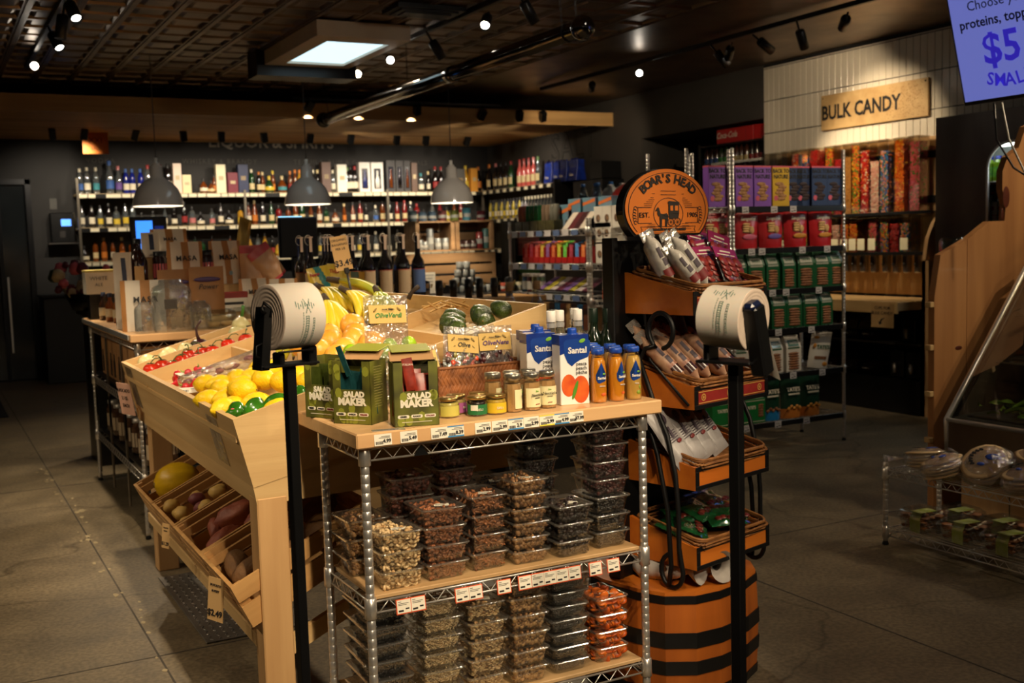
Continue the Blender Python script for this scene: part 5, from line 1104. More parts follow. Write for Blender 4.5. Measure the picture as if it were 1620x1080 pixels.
def mk_sb():
    t = thing('silver_meat_bag', '', 'meat bag'); ob('bag', MB().pouch(.085, .25, .04, crinkle=.004, base=False), SIL, t)
    p = MB().ell((0, -.021, .17), (.014, .002, .02), 12, 8); p.bb(-.004, .004, -.021, -.019, .1, .14)
    for i in range(5): p.bb(-.02, .018, -.0218, -.02, .12-.008*i, .123-.008*i)
    ob('dark_print', p, SALI, t); ob('red_seal', MB().ell((.012, -.021, .082), (.011, .0015, .007), 12, 6), SALP, t); return t
for k, x in enumerate((-.14, -.06, .01, .085)):
    place('sb', mk_sb, inT(2, x-.02, -.07+.01*k, .02), BR, 'silver grey sliced ham bag in the third tray, %s from the left' % nth(k+1), 'silver bags in the third tray', rx=-26, ry=-20)
GRB = mat('dark_green_pack', (24, 96, 52), .25, var=.3, vs=20, coat=.4)
def mk_gb():
    t = thing('green_meat_pack', '', 'meat pack'); ob('film', MB().pouch(.15, .12, .028, crinkle=.008, base=False), CLR, t); ob('backing', MB().pouch(.13, .1, .022, crinkle=.007, base=False), GRB, t)
    m = MB()
    for i in range(6): m.ell((-.03+.02*i, -.011, .03+.006*(i % 2)), (.015, .004, .012), 8, 6)
    ob('meat_slices', m, mat('cured_meat', (120, 42, 28), .35, c2=(60, 20, 22), vs=60), t); return t
for k, (x, y, a) in enumerate([(-.13, -.02, 20), (-.06, .02, -14), (.02, .0, 10), (.1, .02, -6), (-.09, -.07, 40), (.03, -.07, -30), (.13, -.05, 12), (.14, .05, 0)]):
    place('gb', mk_gb, inT(3, x, y-.02, .035+.008*(k % 3)), BR+a, 'shiny dark green pack of cured meat in the lowest tray, %s from its left end' % nth(k+1), 'green packs in the lowest tray', rx=-68)
WB = mat('white_paper_bag', (206, 200, 192), .55, c2=(170, 164, 158), vs=8, bump=.5, bs=14)
for k, (x, y, s, l) in enumerate([(.12, -.06, 1., 'white wrapped loaf bag with a flared end on the barrel top, right'), (-.02, -.13, 1., 'white wrapped loaf bag on the barrel top, in front of the tray'), (-.16, -.08, 1.1, 'grey white wrapped bundle at the left of the barrel top')]):
    m = MB().lathe([(0, -.12), (.02, -.11), (.038, -.08), (.045, -.02), (.04, .05), (.022, .085), (.018, .095), (.04, .125), (.05, .14)], 18)
    m.v = [(p[0]*(1+.25*mn.noise(Vector(p)*20)), p[1]*(1+.25*mn.noise(Vector(p)*17)), p[2]) for p in m.v]; q = MB(); q.add(m.v, m.f, 0, True, RZ(-35+30*k) @ RX(84))
    p = Matrix.Translation((*BO, 0)) @ RZ(BR) @ Vector((x, y, .402)); ob('wrapped_loaf', q, WB, label=l, cat='food bag', loc=p)

# ---------------------------------------------------------------- produce bag roll stands
FILM = mat('bag_roll_film', (232, 222, 208), .38, var=.03, vs=3, bump=.05, bs=8, sss=.08); FILM2 = mat('bag_roll_end', (226, 206, 188), .5, var=.06, vs=40); PRT = mat('grey_green_print', (120, 146, 132), .5)
def roll(par, L, R0, M):
    m = MB(); n = 40
    m.lathe([(R0, -L/2+.002), (R0+.0004, 0), (R0, L/2-.002)], 48, 0, M)
    for s in (-1, 1):
        pr = [(R0, s*(L/2-.002))]; k = 12
        for i in range(k): r0 = R0-(R0-.018)*i/k; pr += [(r0-.0008, s*(L/2-.001+.0006*(i % 2))), (r0-(R0-.018)/k+.0012, s*(L/2-.001+.0006*(i % 2)))]
        if s < 0: pr = pr[::-1]
        m.lathe(pr, 48, 1, M)
        m.lathe([(.018, s*(L/2-.004)), (.0, s*(L/2-.004))] if s > 0 else [(.0, s*(L/2-.004)), (.018, s*(L/2-.004))], 24, 1, M)
    return ob('bag_roll', m, [FILM, FILM2], par)
def roll_print(par, M, R0, a0):
    m = MB()
    def patch(z0, z1, a, b):
        k = max(1, int(abs(b-a)/6)); v = []
        for i in range(k+1): t = radians(a+(b-a)*i/k); v += [((R0+.0012)*cos(t), (R0+.0012)*sin(t), z0), ((R0+.0012)*cos(t), (R0+.0012)*sin(t), z1)]
        m.add(v, [(2*i, 2*i+1, 2*i+3, 2*i+2) for i in range(k)], 0, False, M)
    R2 = random.Random(3)
    for z, wd, a, b in ((.004, .009, 0, 58), (.020, .005, 4, 56), (-.006, .0022, -6, 52)):
        q = a
        while q < b:
            st = R2.uniform(3, 5.5); patch(z-wd/2, z-wd/2+wd*.22, a0+q, a0+q+st*.8); patch(z+wd/2-wd*.22, z+wd/2, a0+q, a0+q+st*.8)
            patch(z-wd/2, z+wd/2, a0+q, a0+q+st*.28); q += st
    for i in range(9): z = -.022+.0055*i; patch(z, z+.0022, a0-26+3*(i % 3), a0-16+4*(i % 2))
    for s in (-1, 1):
        for i in range(8): patch(.006+s*(i-4)*.0018, .0078+s*(i-4)*.0018, a0-30+3.2*i, a0-27+3.2*i)
    ob('roll_print', m, PRT, par)
for idx, (px, py, zt, rz, tilt, lbl) in enumerate([(.698, 2.36, 1.242, 12, 0, 'left black stand with a roll of produce bags before the lemon bins'), (1.375, 1.664, 1.252, -70, 0, 'right black stand with a produce bag roll before the deli display')]):
    t = thing('bag_stand', lbl, 'bag stand', (px, py, 0), rz)
    ob('pole', MB().cb(-.0115, .0115, -.0115, .0115, .01, zt, .0015), BLK, t); ob('base_plate', MB().cb(-.18, .18, -.18, .18, 0, .01, .004), BLK, t)
    if idx == 0:
        ob('cradle_plate', MB().cb(-.075, .062, -.03, .03, zt, zt+.006, .002), BLKM, t)
        a = [(-.078, zt-.004), (-.058, zt-.004), (-.044, zt+.125), (-.05, zt+.132), (-.062, zt+.132)]
        ob('side_arm', MB().prism([(x, z) for x, z in a], 0, .042, M=T(0, .021, 0) @ RX(90)), BLK, t)
        ob('arm_loop', MB().tube([(-.05, -.02, zt+.11), (-.046, -.02, zt+.128), (-.064, -.02, zt+.142), (-.07, -.02, zt+.13), (-.062, -.02, zt+.118)], .004, 6), BLKM, t)
        ob('side_arm', MB().cb(.042, .062, -.02, .02, zt-.004, zt+.04, .003).cb(-.03, -.018, -.02, .02, zt, zt+.03, .003), BLK, t)
        ob('wire_guard', MB().tube([(-.08, -.02, zt+.025), (-.088, -.02, zt+.03), (-.086, -.02, zt+.05), (-.072, -.02, zt+.055)], .0022, 6).tube([(-.04, -.03, zt+.033), (.05, -.03, zt+.033)], .0025, 6), BLKM, t)
        M = T(.004, 0, zt+.1085) @ RZ(3) @ RY(90); roll(t, .105, .072, M); roll_print(t, M, .072, -92)
    else:
        ob('cradle_plate', MB().cb(-.07, .05, -.035, .03, zt, zt+.006, .002), BLKM, t)
        pl = [(0, 0), (.03, 0), (.03, .14), (0, .14)]
        Ma = T(.055, -.004, zt-.002) @ RX(15); ob('side_arm', MB().cb(-.016, .016, -.012, .025, -.02, .118, .004, 0, Ma), BLK, t); ob('arm_loop', MB().cb(-.012, .014, -.016, .02, .112, .128, .006, 0, Ma), mat('blue_black', (20, 28, 60), .3), t)
        ob('side_arm', MB().cb(-.062, -.048, -.02, .02, zt, zt+.06, .003), BLK, t)
        M = T(-.005, .0, zt+.088) @ RY(90+4); roll(t, .095, .06, M); roll_print(t, M, .06, -125)
        fl = MB(); fl.grid(lambda u, v: (-.02+.06*u+.012*v, .056+.03*v+.004*sin(u*5), zt+.08-.1*v-.02*u), 6, 8); ob('loose_bag', fl, FILM, t)
# ---------------------------------------------------------------- cookie racks at the right
def rack(x0, x1, y0, y1, ztop, shelves, label, wires=.04, rz=0, origin=None, posts=(1, 1, 1, 1), hgt=.032, step=.055):
    t = thing('wire_rack', label, 'shelf rack', (x0, y0, 0)); L = x1-x0; D = y1-y0
    for (x, y), q in zip(((0, 0), (L, 0), (0, D), (L, D)), posts):
        if q: post(t, x, y, .02, ztop)
    for z in shelves: wire_shelf(t, 0, L, 0, D, z, wires=wires, hgt=hgt, step=step)
    return t
CS = [1.666, 1.385, 1.10, .828, .52, .19]
ck = rack(4.775, 5.77, 5.79, 6.22, 2.07, [z+.012 for z in CS], 'tall chrome wire rack of boxed and bagged cookies at the right', wires=.05)
ck2 = rack(4.40, 4.745, 5.79, 6.22, 2.06, [z+.012 for z in CS[:4]], 'narrow chrome wire rack partly hidden behind the deli display', wires=.05)
STRIP = mat('black_label_strip', (16, 16, 18), .35, var=.2)
for z in CS:
    ob('label_strip', MB().cb(.02, .98, -.014, -.008, z-.022, z+.016, .002), STRIP, ck); 
TG = mat('grey_white_tag', (200, 196, 196), .6, var=.04)
def mk_tag():
    t = thing('shelf_tag', '', 'shelf tag'); ob('card', MB().bb(-.028, .028, 0, .001, -.025, .02), TG, t)
    b = MB().bb(-.02, .0, -.0006, 0, -.019, -.013).bb(-.02, .018, -.0006, 0, .0, .002).bb(-.02, .012, -.0006, 0, .006, .008).bb(.004, .02, -.0006, 0, -.016, -.008); ob('print', b, INK, t); return t
for z, xs in zip(CS, ([4.87, 5.12, 5.29], [4.92, 5.01, 5.37, 5.6], [5.1, 5.22, 5.52], [5.15, 5.45], [4.99, 5.28, 5.55], [4.86, 5.14, 5.4])):
    for x in xs: place('stag', mk_tag, (x, 5.773, z-.004), 0, 'small grey white price tag on the black strips of the cookie rack', 'tags on the cookie rack')
COOK = mat('cookie_brown', (150, 100, 60), .7, c2=(110, 64, 34), vs=60)
def mk_box(c, side, key, ck_):
    def f():
        t = thing('cookie_box', '', 'cookie box'); w, d, h = .15, .06, .272
        ob('carton', MB().cb(-w/2, w/2, 0, d, 0, h, .002), mat('carton_'+key, c, .45, var=.03), t); txt(t, 'BACK TO', .037, INK, (0, -.001, h*.87), bold=.001, wide=.9); txt(t, 'NATURE', .037, INK, (0, -.001, h*.73), bold=.001, wide=.9)
        m = MB()
        for i in range(6): m.ell((.0+.015*sin(i*2.1), -.0, .05+.02*i), (.04, .004, .014), 14, 6)
        ob('cookie_picture', m, ck_, t); ob('pink_badge', MB().lathe([(0, 0), (.018, 0)], 16, M=T(-.045, -.002, .055) @ RX(90)), mat('badge_pink', (206, 90, 110), .5), t); ob('red_top', MB().bb(-w/2-.0005, w/2+.0005, -.0005, d+.0005, h-.01, h+.0005), mat('badge_pink', (206, 90, 110)), t); return t
    return f
PC = mat('picture_cookie', (190, 140, 90), .7, c2=(120, 76, 40), vs=40); DC = mat('picture_dark_cookie', (50, 34, 36), .7, var=.2)
for k, (x, c, n) in enumerate([(4.66, 'p', 'purple cookie box left of the rack post'), (4.885, 'p', 'first purple cookie box right of the rack post'), (5.045, 'p', 'second purple cookie box right of the rack post'), (5.205, 'y', 'yellow cookie box between the purple and the navy boxes'), (5.345, 'ns', 'navy cookie box turned, next to the yellow one'), (5.44, 'ns', 'second turned navy cookie box'), (5.56, 'n', 'navy cookie box showing dark cookies, second from the right'), (5.7, 'n', 'navy cookie box at the right end of its shelf')]):
    cc = {'p': (134, 84, 180), 'y': (206, 166, 36), 'n': (42, 62, 104), 'ns': (38, 56, 96)}[c]
    place('bx'+c[0], mk_box(cc, None, c[0], PC if c[0] in 'py' else DC), (x, 5.80+.02*(c == 'ns'), CS[0]+.016), 0, n, 'cookie boxes on the top shelf')
for k in range(3): place('bxn', None, (5.32+.15*k, 5.93, CS[0]+.016), 0, 'navy cookie box in the second row of the top shelf, %s' % ('left', 'middle', 'right')[k], 'cookie boxes on the top shelf')
REDP = mat('red_pouch', (176, 26, 34), .35, var=.15, vs=6, coat=.3); DRP = mat('dark_red_pouch', (120, 20, 26), .4, var=.15)
SCR = {'pink': mat('badge_rose', (206, 100, 130), .5), 'violet': mat('badge_violet', (110, 90, 170), .5), 'gold': mat('badge_gold', (206, 140, 50), .5)}
def mk_red(bc):
    def f():
        t = thing('cookie_pouch', '', 'cookie bag'); ob('pouch', MB().pouch(.2, .27, .07, crinkle=.004, top=.08, tap=-.12), REDP, t)
        ob('seal_print', MB().bb(-.1, .1, -.003, -.001, .255, .262), WL, t); txt(t, 'Sanguine', .036, WL, (0, -.030, .2), rot=(78, 0, 0), shear=.3)
        m = MB()
        for i in range(4): m.ell((-.012, -.03, .115+.016*i), (.034, .008, .01), 12, 6)
        m.ell((.026, -.036, .125), (.022, .006, .026), 12, 8); ob('cookie_picture', m, mat('pale_cookie', (216, 176, 116), .7, var=.1), t)
        ob('flavour_badge', MB().ell((.01, -.037, .078), (.062, .003, .018), 16, 6), SCR[bc], t); return t
    return f
for k, (x, b, n) in enumerate([(4.62, 'pink', 'with a rose badge left of the rack post'), (4.735, 'pink', 'half hidden by the rack post'), (4.93, 'pink', 'with a rose badge right of the rack post'), (5.15, 'violet', 'with a violet badge'), (5.375, 'gold', 'with a gold badge'), (5.61, 'gold', 'at the right end of the shelf')]):
    place('rd'+b, mk_red(b), (x, 5.85+.02*(k == 1), CS[1]+.016), 0, 'red cookie pouch %s' % n, 'red cookie pouches')
for k in range(4): place('rdgold', None, (5.04+.22*k, 5.97, CS[1]+.016), 0, 'dark red cookie pouch in the back row, %s from the left' % nth(k+1), 'red cookie pouches')
GBG = mat('green_cookie_bag', (20, 84, 46), .4, var=.15, vs=8, coat=.2); WBG = mat('white_cookie_bag', (216, 210, 198), .5, var=.04)
def mk_gable(bag, white, key):
    def f():
        t = thing('cookie_bag', '', 'cookie bag'); w, d, h = .135, .09, .25; m = MB()
        m.loft([[(-w/2, 0, z), (w/2, 0, z), (w/2, d, z), (-w/2, d, z)] for z in (0, h*.68)]+[[(-w/2+.004, .03, h*.93), (w/2-.004, .03, h*.93), (w/2-.004, d-.03, h*.93), (-w/2+.004, d-.03, h*.93)], [(-w/2+.004, .035, h), (w/2-.004, .035, h), (w/2-.004, d-.035, h), (-w/2+.004, d-.035, h)]], 0, False)
        ob('bag', m, bag, t)
        l = MB().add([(-w*.36, -.001+.0, h*.70), (w*.36, -.001, h*.70), (w*.34, .022, h*.87), (-w*.34, .022, h*.87)], [(0, 1, 2, 3)]); l.bb(-w*.38, w*.38, -.001, 0, h*.63, h*.675); ob('brand_panel', l, GBG if white else mat('pale_label', (176, 178, 160), .5, var=.1), t)
        txt(t, "TATE'S", .024, WBG if white else GBG, (0, .008, h*.79), rot=(60, 0, 0), bold=.0006)
        c = MB()
        for i in range(7): c.ell((.003*sin(i*1.9), -.0, h*.08+.0175*i), (w*.37, .007, .0105), 14, 6)
        ob('cookie_picture', c, COOK, t); ob('bag_tie', MB().ell((-w*.3, .02, h*.99), (.006, .004, .005), 8, 5), WHT, t)
        return t
    return f
GX = {2: [4.84, 4.985, 5.13, 5.275, 5.43, 5.58, 5.715], 3: [4.84, 4.985, 5.18, 5.32, 5.475, 5.62]}
for s in (2, 3):
    for k, x in enumerate(GX[s]): place('gab', mk_gable(GBG, False, 'g'), (x, 5.80, CS[s]+.016), RN.uniform(-10, 10), 'green gable-top cookie bag, %s shelf of the rack, %s from the left' % (('third', 'fourth')[s-2], nth(k+1)), 'green cookie bags')
for k, x in enumerate([4.84, 4.97, 5.16, 5.32]): place('gabw', mk_gable(WBG, True, 'w'), (x, 5.81, CS[4]+.016), RN.uniform(-6, 6), 'white gable-top cookie bag with a green panel, %s from the left' % nth(k+1), 'white cookie bags')
t = thing('cookie_pouch', 'white flat cookie pouch with green lettering leaning at the right of the white bags', 'cookie bag', (5.58, 5.86, CS[4]+.016), 0, rx=6, ry=6)
ob('pouch', MB().pouch(.19, .26, .03, crinkle=.003), WBG, t); txt(t, "TATE'S", .04, GBG, (.02, -.014, .15), rot=(86, 0, 0), bold=.001); ob('brown_band', MB().bb(-.05, .06, -.017, -.015, .065, .085), COOK, t); ob('orange_dots', MB().ell((-.06, -.013, .16), (.014, .002, .018), 10, 6).ell((-.05, -.012, .22), (.026, .002, .01), 10, 6).ell((.05, -.014, .03), (.03, .003, .016), 10, 6), mat('badge_gold', (206, 140, 50)), t)
GRBX = mat('bright_green_box', (20, 112, 50), .45, var=.05)
for k, (x, n) in enumerate([(4.7, 'left of the pole'), (4.94, 'right of the pole')]):
    t = thing('cookie_carton', 'bright green open cookie carton on the lowest shelf, %s' % n, 'cookie box', (x, 5.80, CS[5]+.016)); ob('carton', MB().cb(-.11, .11, 0, .16, 0, .17, .002), GRBX, t); ob('open_flap', MB().bb(-.1, .1, .01, .15, .17, .174), mat('grey_board', (150, 144, 134), .8), t)
    txt(t, "TATE'S", .03, WL, (-.02, -.001, .11), bold=.001); m = MB()
    for i in range(5): m.ell((.07, 0, .05+.018*i), (.025, .003, .011), 10, 5)
    ob('cookie_picture', m, COOK, t); ob('border_line', MB().bb(-.104, .104, -.0008, 0, .012, .015).bb(-.104, .104, -.0008, 0, .155, .158), WL, t)
DGP = mat('deep_green_pouch', (12, 54, 36), .4, var=.15)
for k, (x, c, n) in enumerate([(5.13, (24, 120, 180), 'dark green cookie pouch with a blue bottom band'), (5.32, (196, 116, 40), 'dark green cookie pouch with an orange band, left of the last'), (5.5, (196, 116, 40), 'dark green cookie pouch with an orange band, right end')]):
    t = thing('cookie_pouch', n+', lowest shelf', 'cookie bag', (x, 5.85, CS[5]+.016)); bc = mat('band_%d' % (k > 0), c, .5)
    ob('pouch', MB().pouch(.18, .31, .08, crinkle=.003, fm=lambda u, v: 1 if v < .24 else 0), [DGP, bc], t); txt(t, "TATE'S", .04, WL, (0, -.034, .2), rot=(80, 0, 0), bold=.001); ob('white_bar', MB().bb(-.05, .05, -.041, -.038, .165, .175), WL, t)
    m = MB()
    for i in range(5): m.ell((-.05+.025*i, -.042, .07+.012*(i % 2)), (.016, .004, .012), 8, 6)
    ob('cookie_picture', m, COOK if k == 0 else mat('badge_gold', (206, 140, 50)), t)
# things seen through the racks behind (second row)
for k in range(5): place('gab', None, (4.9+.17*k, 6.02, CS[2]+.016), RN.uniform(-8, 8), 'green cookie bag in the back row of the third shelf, %s from the left' % nth(k+1), 'green cookie bags')
# ---------------------------------------------------------------- bulk candy wall
t = thing('wall_sign', 'long tan BULK CANDY sign with black letters on the white tiled wall', 'sign', (XW-.03, 7.0, 2.57))
ob('board', MB().cb(-.012, .012, -.605, .605, -.155, .155, .002), mat('tan_board', (206, 170, 116), .6, c2=(190, 152, 98), vs=12), t)
txt(t, 'BULK CANDY', .175, INK, (-.014, .14, -.01), rot=(90, 0, -90), bold=.005, wide=.84)
for y in (-.58, .58): ob('bolt', MB().ell((-.014, y, .13), .007, 8, 6), BLKM, t)
sp = MB()
for k in range(260): y = -RN.betavariate(2, 1.4)*.45-.12; q = RN.uniform(.0015, .004); z = RN.uniform(-.14, .14); sp.bb(-.0132, -.012, y-q, y+q, z-q, z+q)
ob('speckle_pattern', sp, mat('speckle_brown', (156, 118, 70), .7), t)
cab = thing('candy_cabinet', 'birch bulk candy cabinet with black rails and a counter under the tiled wall', 'cabinet', (XW, 7.2, 0))
ob('back_panel', MB().bb(-.03, -.012, -1.05, .93, .95, 2.25), BIRCH_Z, cab)
for z in (2.105, 1.74): ob('rail', MB().cb(-.05, -.03, -1.05, .93, z-.03, z+.03, .002), BLKM, cab)
for z in (1.64, 1.31): ob('shelf', MB().cb(-.26, -.03, -1.03, .93, z-.018, z, .002), clear('shelf_acrylic', (220, 220, 214), .15, .1, haze=.15, hc=(200, 190, 170)), cab); ob('shelf_edge', MB().cb(-.27, -.26, -1.03, .93, z-.02, z+.006, .002), BLKM, cab)
ob('counter', MB().cb(-.62, -.01, -1.03, 1.2, .86, .93, .004), BIRCH_Y, cab); ob('counter_front', MB().bb(-.63, -.62, -1.03, 1.2, .84, .93), BIRCH_Y, cab)
pp = [(-.35, .02), (-.6, .02), (-.6, 1.1)]+[(-.6+.27*sin(radians(a))*1.0+.0, 1.1+.55*(1-cos(radians(a)))) for a in range(0, 91, 10)][1:]+[(-.02, 1.66), (-.02, .02)]
ob('side_panel', MB().prism([(-.36, 0), (-.36, 1.25), (-.33, 1.42), (-.26, 1.55), (-.15, 1.65), (-.01, 1.7), (-.01, 0)], 0, .035, M=T(0, -1.03, 0) @ RX(90)), BIRCH_Z, cab)
ob('side_panel', MB().bb(-.36, -.01, -1.095, -1.03, .0, 1.25), BIRCH_Z, cab)
ob('plinth', MB().cb(-.38, -.02, -1.03, 1.2, 0, .28, .004), BLK, cab); ob('back_lower', MB().bb(-.05, -.02, -1.03, 1.2, .28, .86), mat('dark_back', (50, 40, 32), .8), cab)
ob('mid_shelf', MB().bb(-.36, -.05, -1.03, 1.2, .56, .575), mat('dark_back', (50, 40, 32)), cab)
def candy(cs, n, w, d, h, sz, seed, flat=False):
    mb = MB(); R = random.Random(seed)
    mb.bb(-w/2+.006, w/2-.006, -d/2+.006, d/2-.006, 0, h-.004, 0)
    for i in range(n):
        a = R.random(); z = R.uniform(.003, h)
        if a < .7: p = (-w/2+.006, R.uniform(-d/2, d/2)*.9, z)
        elif a < .85: p = (R.uniform(-w/2, w/2)*.9, -d/2+.006, z)
        else: p = (R.uniform(-w/2, w/2)*.9, R.uniform(-d/2, d/2)*.9, h)
        s = sz*R.uniform(.7, 1.2); mb.ell(p, (s*R.uniform(.5, 1), s*R.uniform(.6, 1), s*R.uniform(.6, 1)), 6, 4, R.randrange(len(cs)))
    return mb
def cm(c): return mat('candy_%d_%d_%d' % c, c, .3, coat=.3)
OR_, YE_, RE_, GR_, BL_, PK_, LP_, BR_, WH_ = (226, 110, 24), (230, 180, 40), (190, 30, 34), (70, 140, 50), (50, 100, 170), (220, 100, 110), (226, 170, 160), (190, 136, 70), (226, 214, 196)
MIX = {'brown': [BR_, (170, 116, 56)], 'orange': [OR_, YE_, OR_, (200, 80, 20)], 'rainbow': [OR_, GR_, YE_, RE_, GR_], 'red': [RE_, (150, 20, 24)], 'redmix': [RE_, WH_, OR_, RE_], 'pale': [LP_, WH_, LP_], 'pastel': [BL_, LP_, OR_, GR_], 'coral': [PK_, (190, 70, 60), GR_, PK_], 'bluemix': [BL_, OR_, YE_, GR_, RE_]}
TUBE = clear('bin_acrylic', (228, 224, 214), .1, .05)
def gbin(kind, w, d, h, fill, seed):
    def f():
        t = thing('candy_bin', '', 'candy bin'); m = MB(); m.cb(-d/2, d/2, -w/2, w/2, 0, h, .004); ob('bin', m, TUBE, t); ob('bin_lid', MB().cb(-d/2-.003, d/2+.003, -w/2-.003, w/2+.003, h, h+.012, .003), TUBE, t)
        if kind:
            c = candy([cm(c) for c in MIX[kind]], int(420*fill), d-.012, w-.012, h*fill, .011 if kind != 'brown' else .008, seed); o = MB(); o.v = c.v; o.f = c.f; o.m = c.m; o.s = c.s; ob('candies', o, [cm(c_) for c_ in MIX[kind]], t, kind='stuff')
        return t
    return f
KN = {'brown': 'light brown nuggets', 'orange': 'orange and yellow candy', 'rainbow': 'green and orange mixed candy', 'red': 'bright red candy', 'redmix': 'red and white mixed candy', 'pale': 'pale pink candy', 'pastel': 'pastel mixed candy', 'coral': 'coral pink candy', 'bluemix': 'multicoloured candy', None: 'no candy, empty'}
up = [(8.2, 'orange', .7, .09), (8.07, None, 1, .12), (7.92, 'coral', .6, .08), (7.79, 'redmix', .95, .09), (7.66, 'bluemix', .9, .1), (7.545, 'red', .97, .1), (7.36, 'rainbow', .98, .1), (7.25, 'red', .8, .085), (7.136, 'brown', .82, .1), (7.04, 'rainbow', .97, .1), (6.94, 'redmix', .88, .1), (6.825, 'pale', .72, .105), (6.72, 'pastel', .85, .105), (6.558, 'orange', .98, .115), (6.40, 'coral', .93, .115)]
for k, (y, kd, fl, w_) in enumerate(up):
    o = gbin(kd, w_, .12, .60, fl, k)(); o.location = (XW-.14, y, 1.641); tag(o, 'tall upper candy bin of %s, %s from the right end' % (KN[kd], nth(len(up)-k)), None, 'upper candy bins')
CR2 = mat('cream_bin_label', (214, 204, 170), .6, var=.04); lo = [(7.95, 'bluemix'), (7.8, 'red'), (7.66, 'bluemix'), (7.52, 'pastel'), (7.38, 'rainbow'), (7.26, 'pale'), (7.15, 'orange'), (7.05, 'orange'), (6.95, None), (6.83, 'coral'), (6.7, 'bluemix'), (6.59, 'red'), (6.48, 'pastel'), (6.36, None)]
for k, (y, kd) in enumerate(lo):
    o = gbin(kd, .1, .14, .29, RN.uniform(.75, .95), 30+k)(); o.location = (XW-.15, y, 1.311)
    if k not in (10, 11, 13): ob('bin_label', MB().bb(-.0725, -.0715, -.04, .04, .02, .12), CR2, o)
    h = MB().cb(-.06, .0, -.03, .03, -.17, -.002, .01); sp_ = ob('dispenser_spout', h, clear('spout_acrylic', (180, 176, 170), .15, .1, haze=.2, hc=(150, 140, 130)), o); ob('dispenser_handle', MB().cb(-.075, -.06, -.012, .012, -.10, -.03, .005).ell((-.07, 0, -.1), .014, 8, 6), BLK, sp_)
    tag(o, 'short lower candy bin of %s, %s from the right end' % (KN[kd], nth(len(lo)-k)), None, 'lower candy bins')
t = thing('card', 'tan CUPS FOR BULK CANDY card with an arrow on the counter front', 'card', (XW-.632, 6.32, .845)); t.name = 'counter_card'
ob('sheet', MB().bb(-.004, 0, -.115, .115, -.12, .07), mat('tan_card', (196, 158, 104)), t); txt(t, 'CUPS FOR', .036, INK, (-.005, 0, .035), rot=(90, 0, -90)); txt(t, 'BULK CANDY', .036, INK, (-.005, 0, -.005), rot=(90, 0, -90)); ob('arrow', MB().add([(-.005, -.03, -.04), (-.005, .01, -.05), (-.005, .028, -.075), (-.005, .04, -.07), (-.005, .03, -.1), (-.005, .0, -.085), (-.005, .012, -.08), (-.005, -.0, -.06)], [tuple(range(8))]), INK, t)
def mk_scoop(cc):
    def f():
        t = thing('scoop_bin', '', 'scoop bin'); pr = [(-.3, 0), (-.3, .09), (-.27, .16), (-.2, .2), (-.1, .22), (-.02, .22), (-.02, 0)]
        ob('bin', MB().prism(pr, 0, .22, M=T(0, .11, 0) @ RX(90)), clear('smoked_acrylic', (150, 146, 140), .12, .04), t); ob('contents', MB().cb(-.27, -.03, -.1, .1, .005, .09, .02), mat('scoop_fill_%d' % cc[0], cc, .7, var=.4, vs=50), t)
        ob('handle', MB().tube([(-.31, -.03, .05), (-.34, -.02, .06), (-.34, .02, .06), (-.31, .03, .05)], .004, 6), CHROME, t); return t
    return f
n_ = 0
for z in (.575, .285):
    for k, y in enumerate((6.75, 6.99, 7.23, 7.47, 7.71, 7.95)):
        cc = [(110, 26, 36), (150, 130, 90), (90, 60, 36), (120, 96, 60)][(k+(z < .5)*2) % 4]
        place('sc%d' % cc[0], mk_scoop(cc), (XW-.05, y, z), 0, 'smoked scoop bin in the %s row below the counter, %s from the right' % ('upper' if z > .5 else 'lower', nth(k+1)), 'scoop bins')
for k, (y, z, s) in enumerate([(6.3, .285, 1), (6.47, .285, 1), (6.35, .575, .9)]):
    t = thing('coffee_grinder', 'black dispenser with a steel spout at the right end under the counter, %s' % ('lower right', 'lower left', 'upper')[k], 'dispenser', (XW-.22, y, z)); ob('body', MB().cb(-.1, .1, -.075, .07, 0, .22*s, .01), BLK, t); ob('spout', MB().lathe([(.02, 0), (.024, .08), (0, .085)], 12, M=T(-.112, 0, .04)), STEEL, t)
# ---------------------------------------------------------------- drinks nook with soda cartons
nk = thing('drinks_shelf', 'black metal drinks shelf in the nook of the right wall under the red cartons', 'shelf', (XW+.05, 9.0, 0))
for x in (.0, .5):
    for y in (-.52, .5): ob('upright', MB().cb(x, x+.03, y, y+.03, 0, 2.46, .003), BLKM, nk)
SHZ = [2.44, 2.2, 1.86, 1.5, 1.1, .7, .3]
for z in SHZ: ob('shelf', MB().cb(0, .53, -.52, .53, z-.02, z, .003), BLKM, nk)
ob('white_strip', MB().cb(-.01, .0, -.5, .3, 2.225, 2.25, .002), mat('white_light_strip', (240, 236, 226), .5, var=.02), nk)
ob('white_bin_row', MB().cb(.02, .3, -.5, .05, 1.861, 1.93, .01), WHT, nk)
CCR = mat('soda_red', (190, 20, 28), .4, var=.05); 
for k, (y, n) in enumerate([(9.06, 'with white script, left'), (8.78, 'turned sideways, middle'), (8.55, 'turned sideways, right')]):
    t = thing('soda_carton', 'red soda carton on top of the drinks shelf %s' % n, 'soda carton', (XW+.07, y, 2.441)); ob('carton', MB().cb(0, .3, -.18 if k == 0 else -.11, .18 if k == 0 else .11, 0, .145, .003), CCR, t)
    if k == 0: txt(t, 'Coca-Cola', .085, WL, (-.002, .02, .08), rot=(90, 0, -90), shear=.35, bold=.001, wide=.9)
    else: ob('carton_seam', MB().bb(-.001, 0, -.004, .0, .01, .13), mat('dark_red_pouch', (120, 20, 26)), t)
SCOL = [(40, 20, 16), (30, 44, 20), (60, 30, 18), (34, 26, 22), (160, 70, 50)]
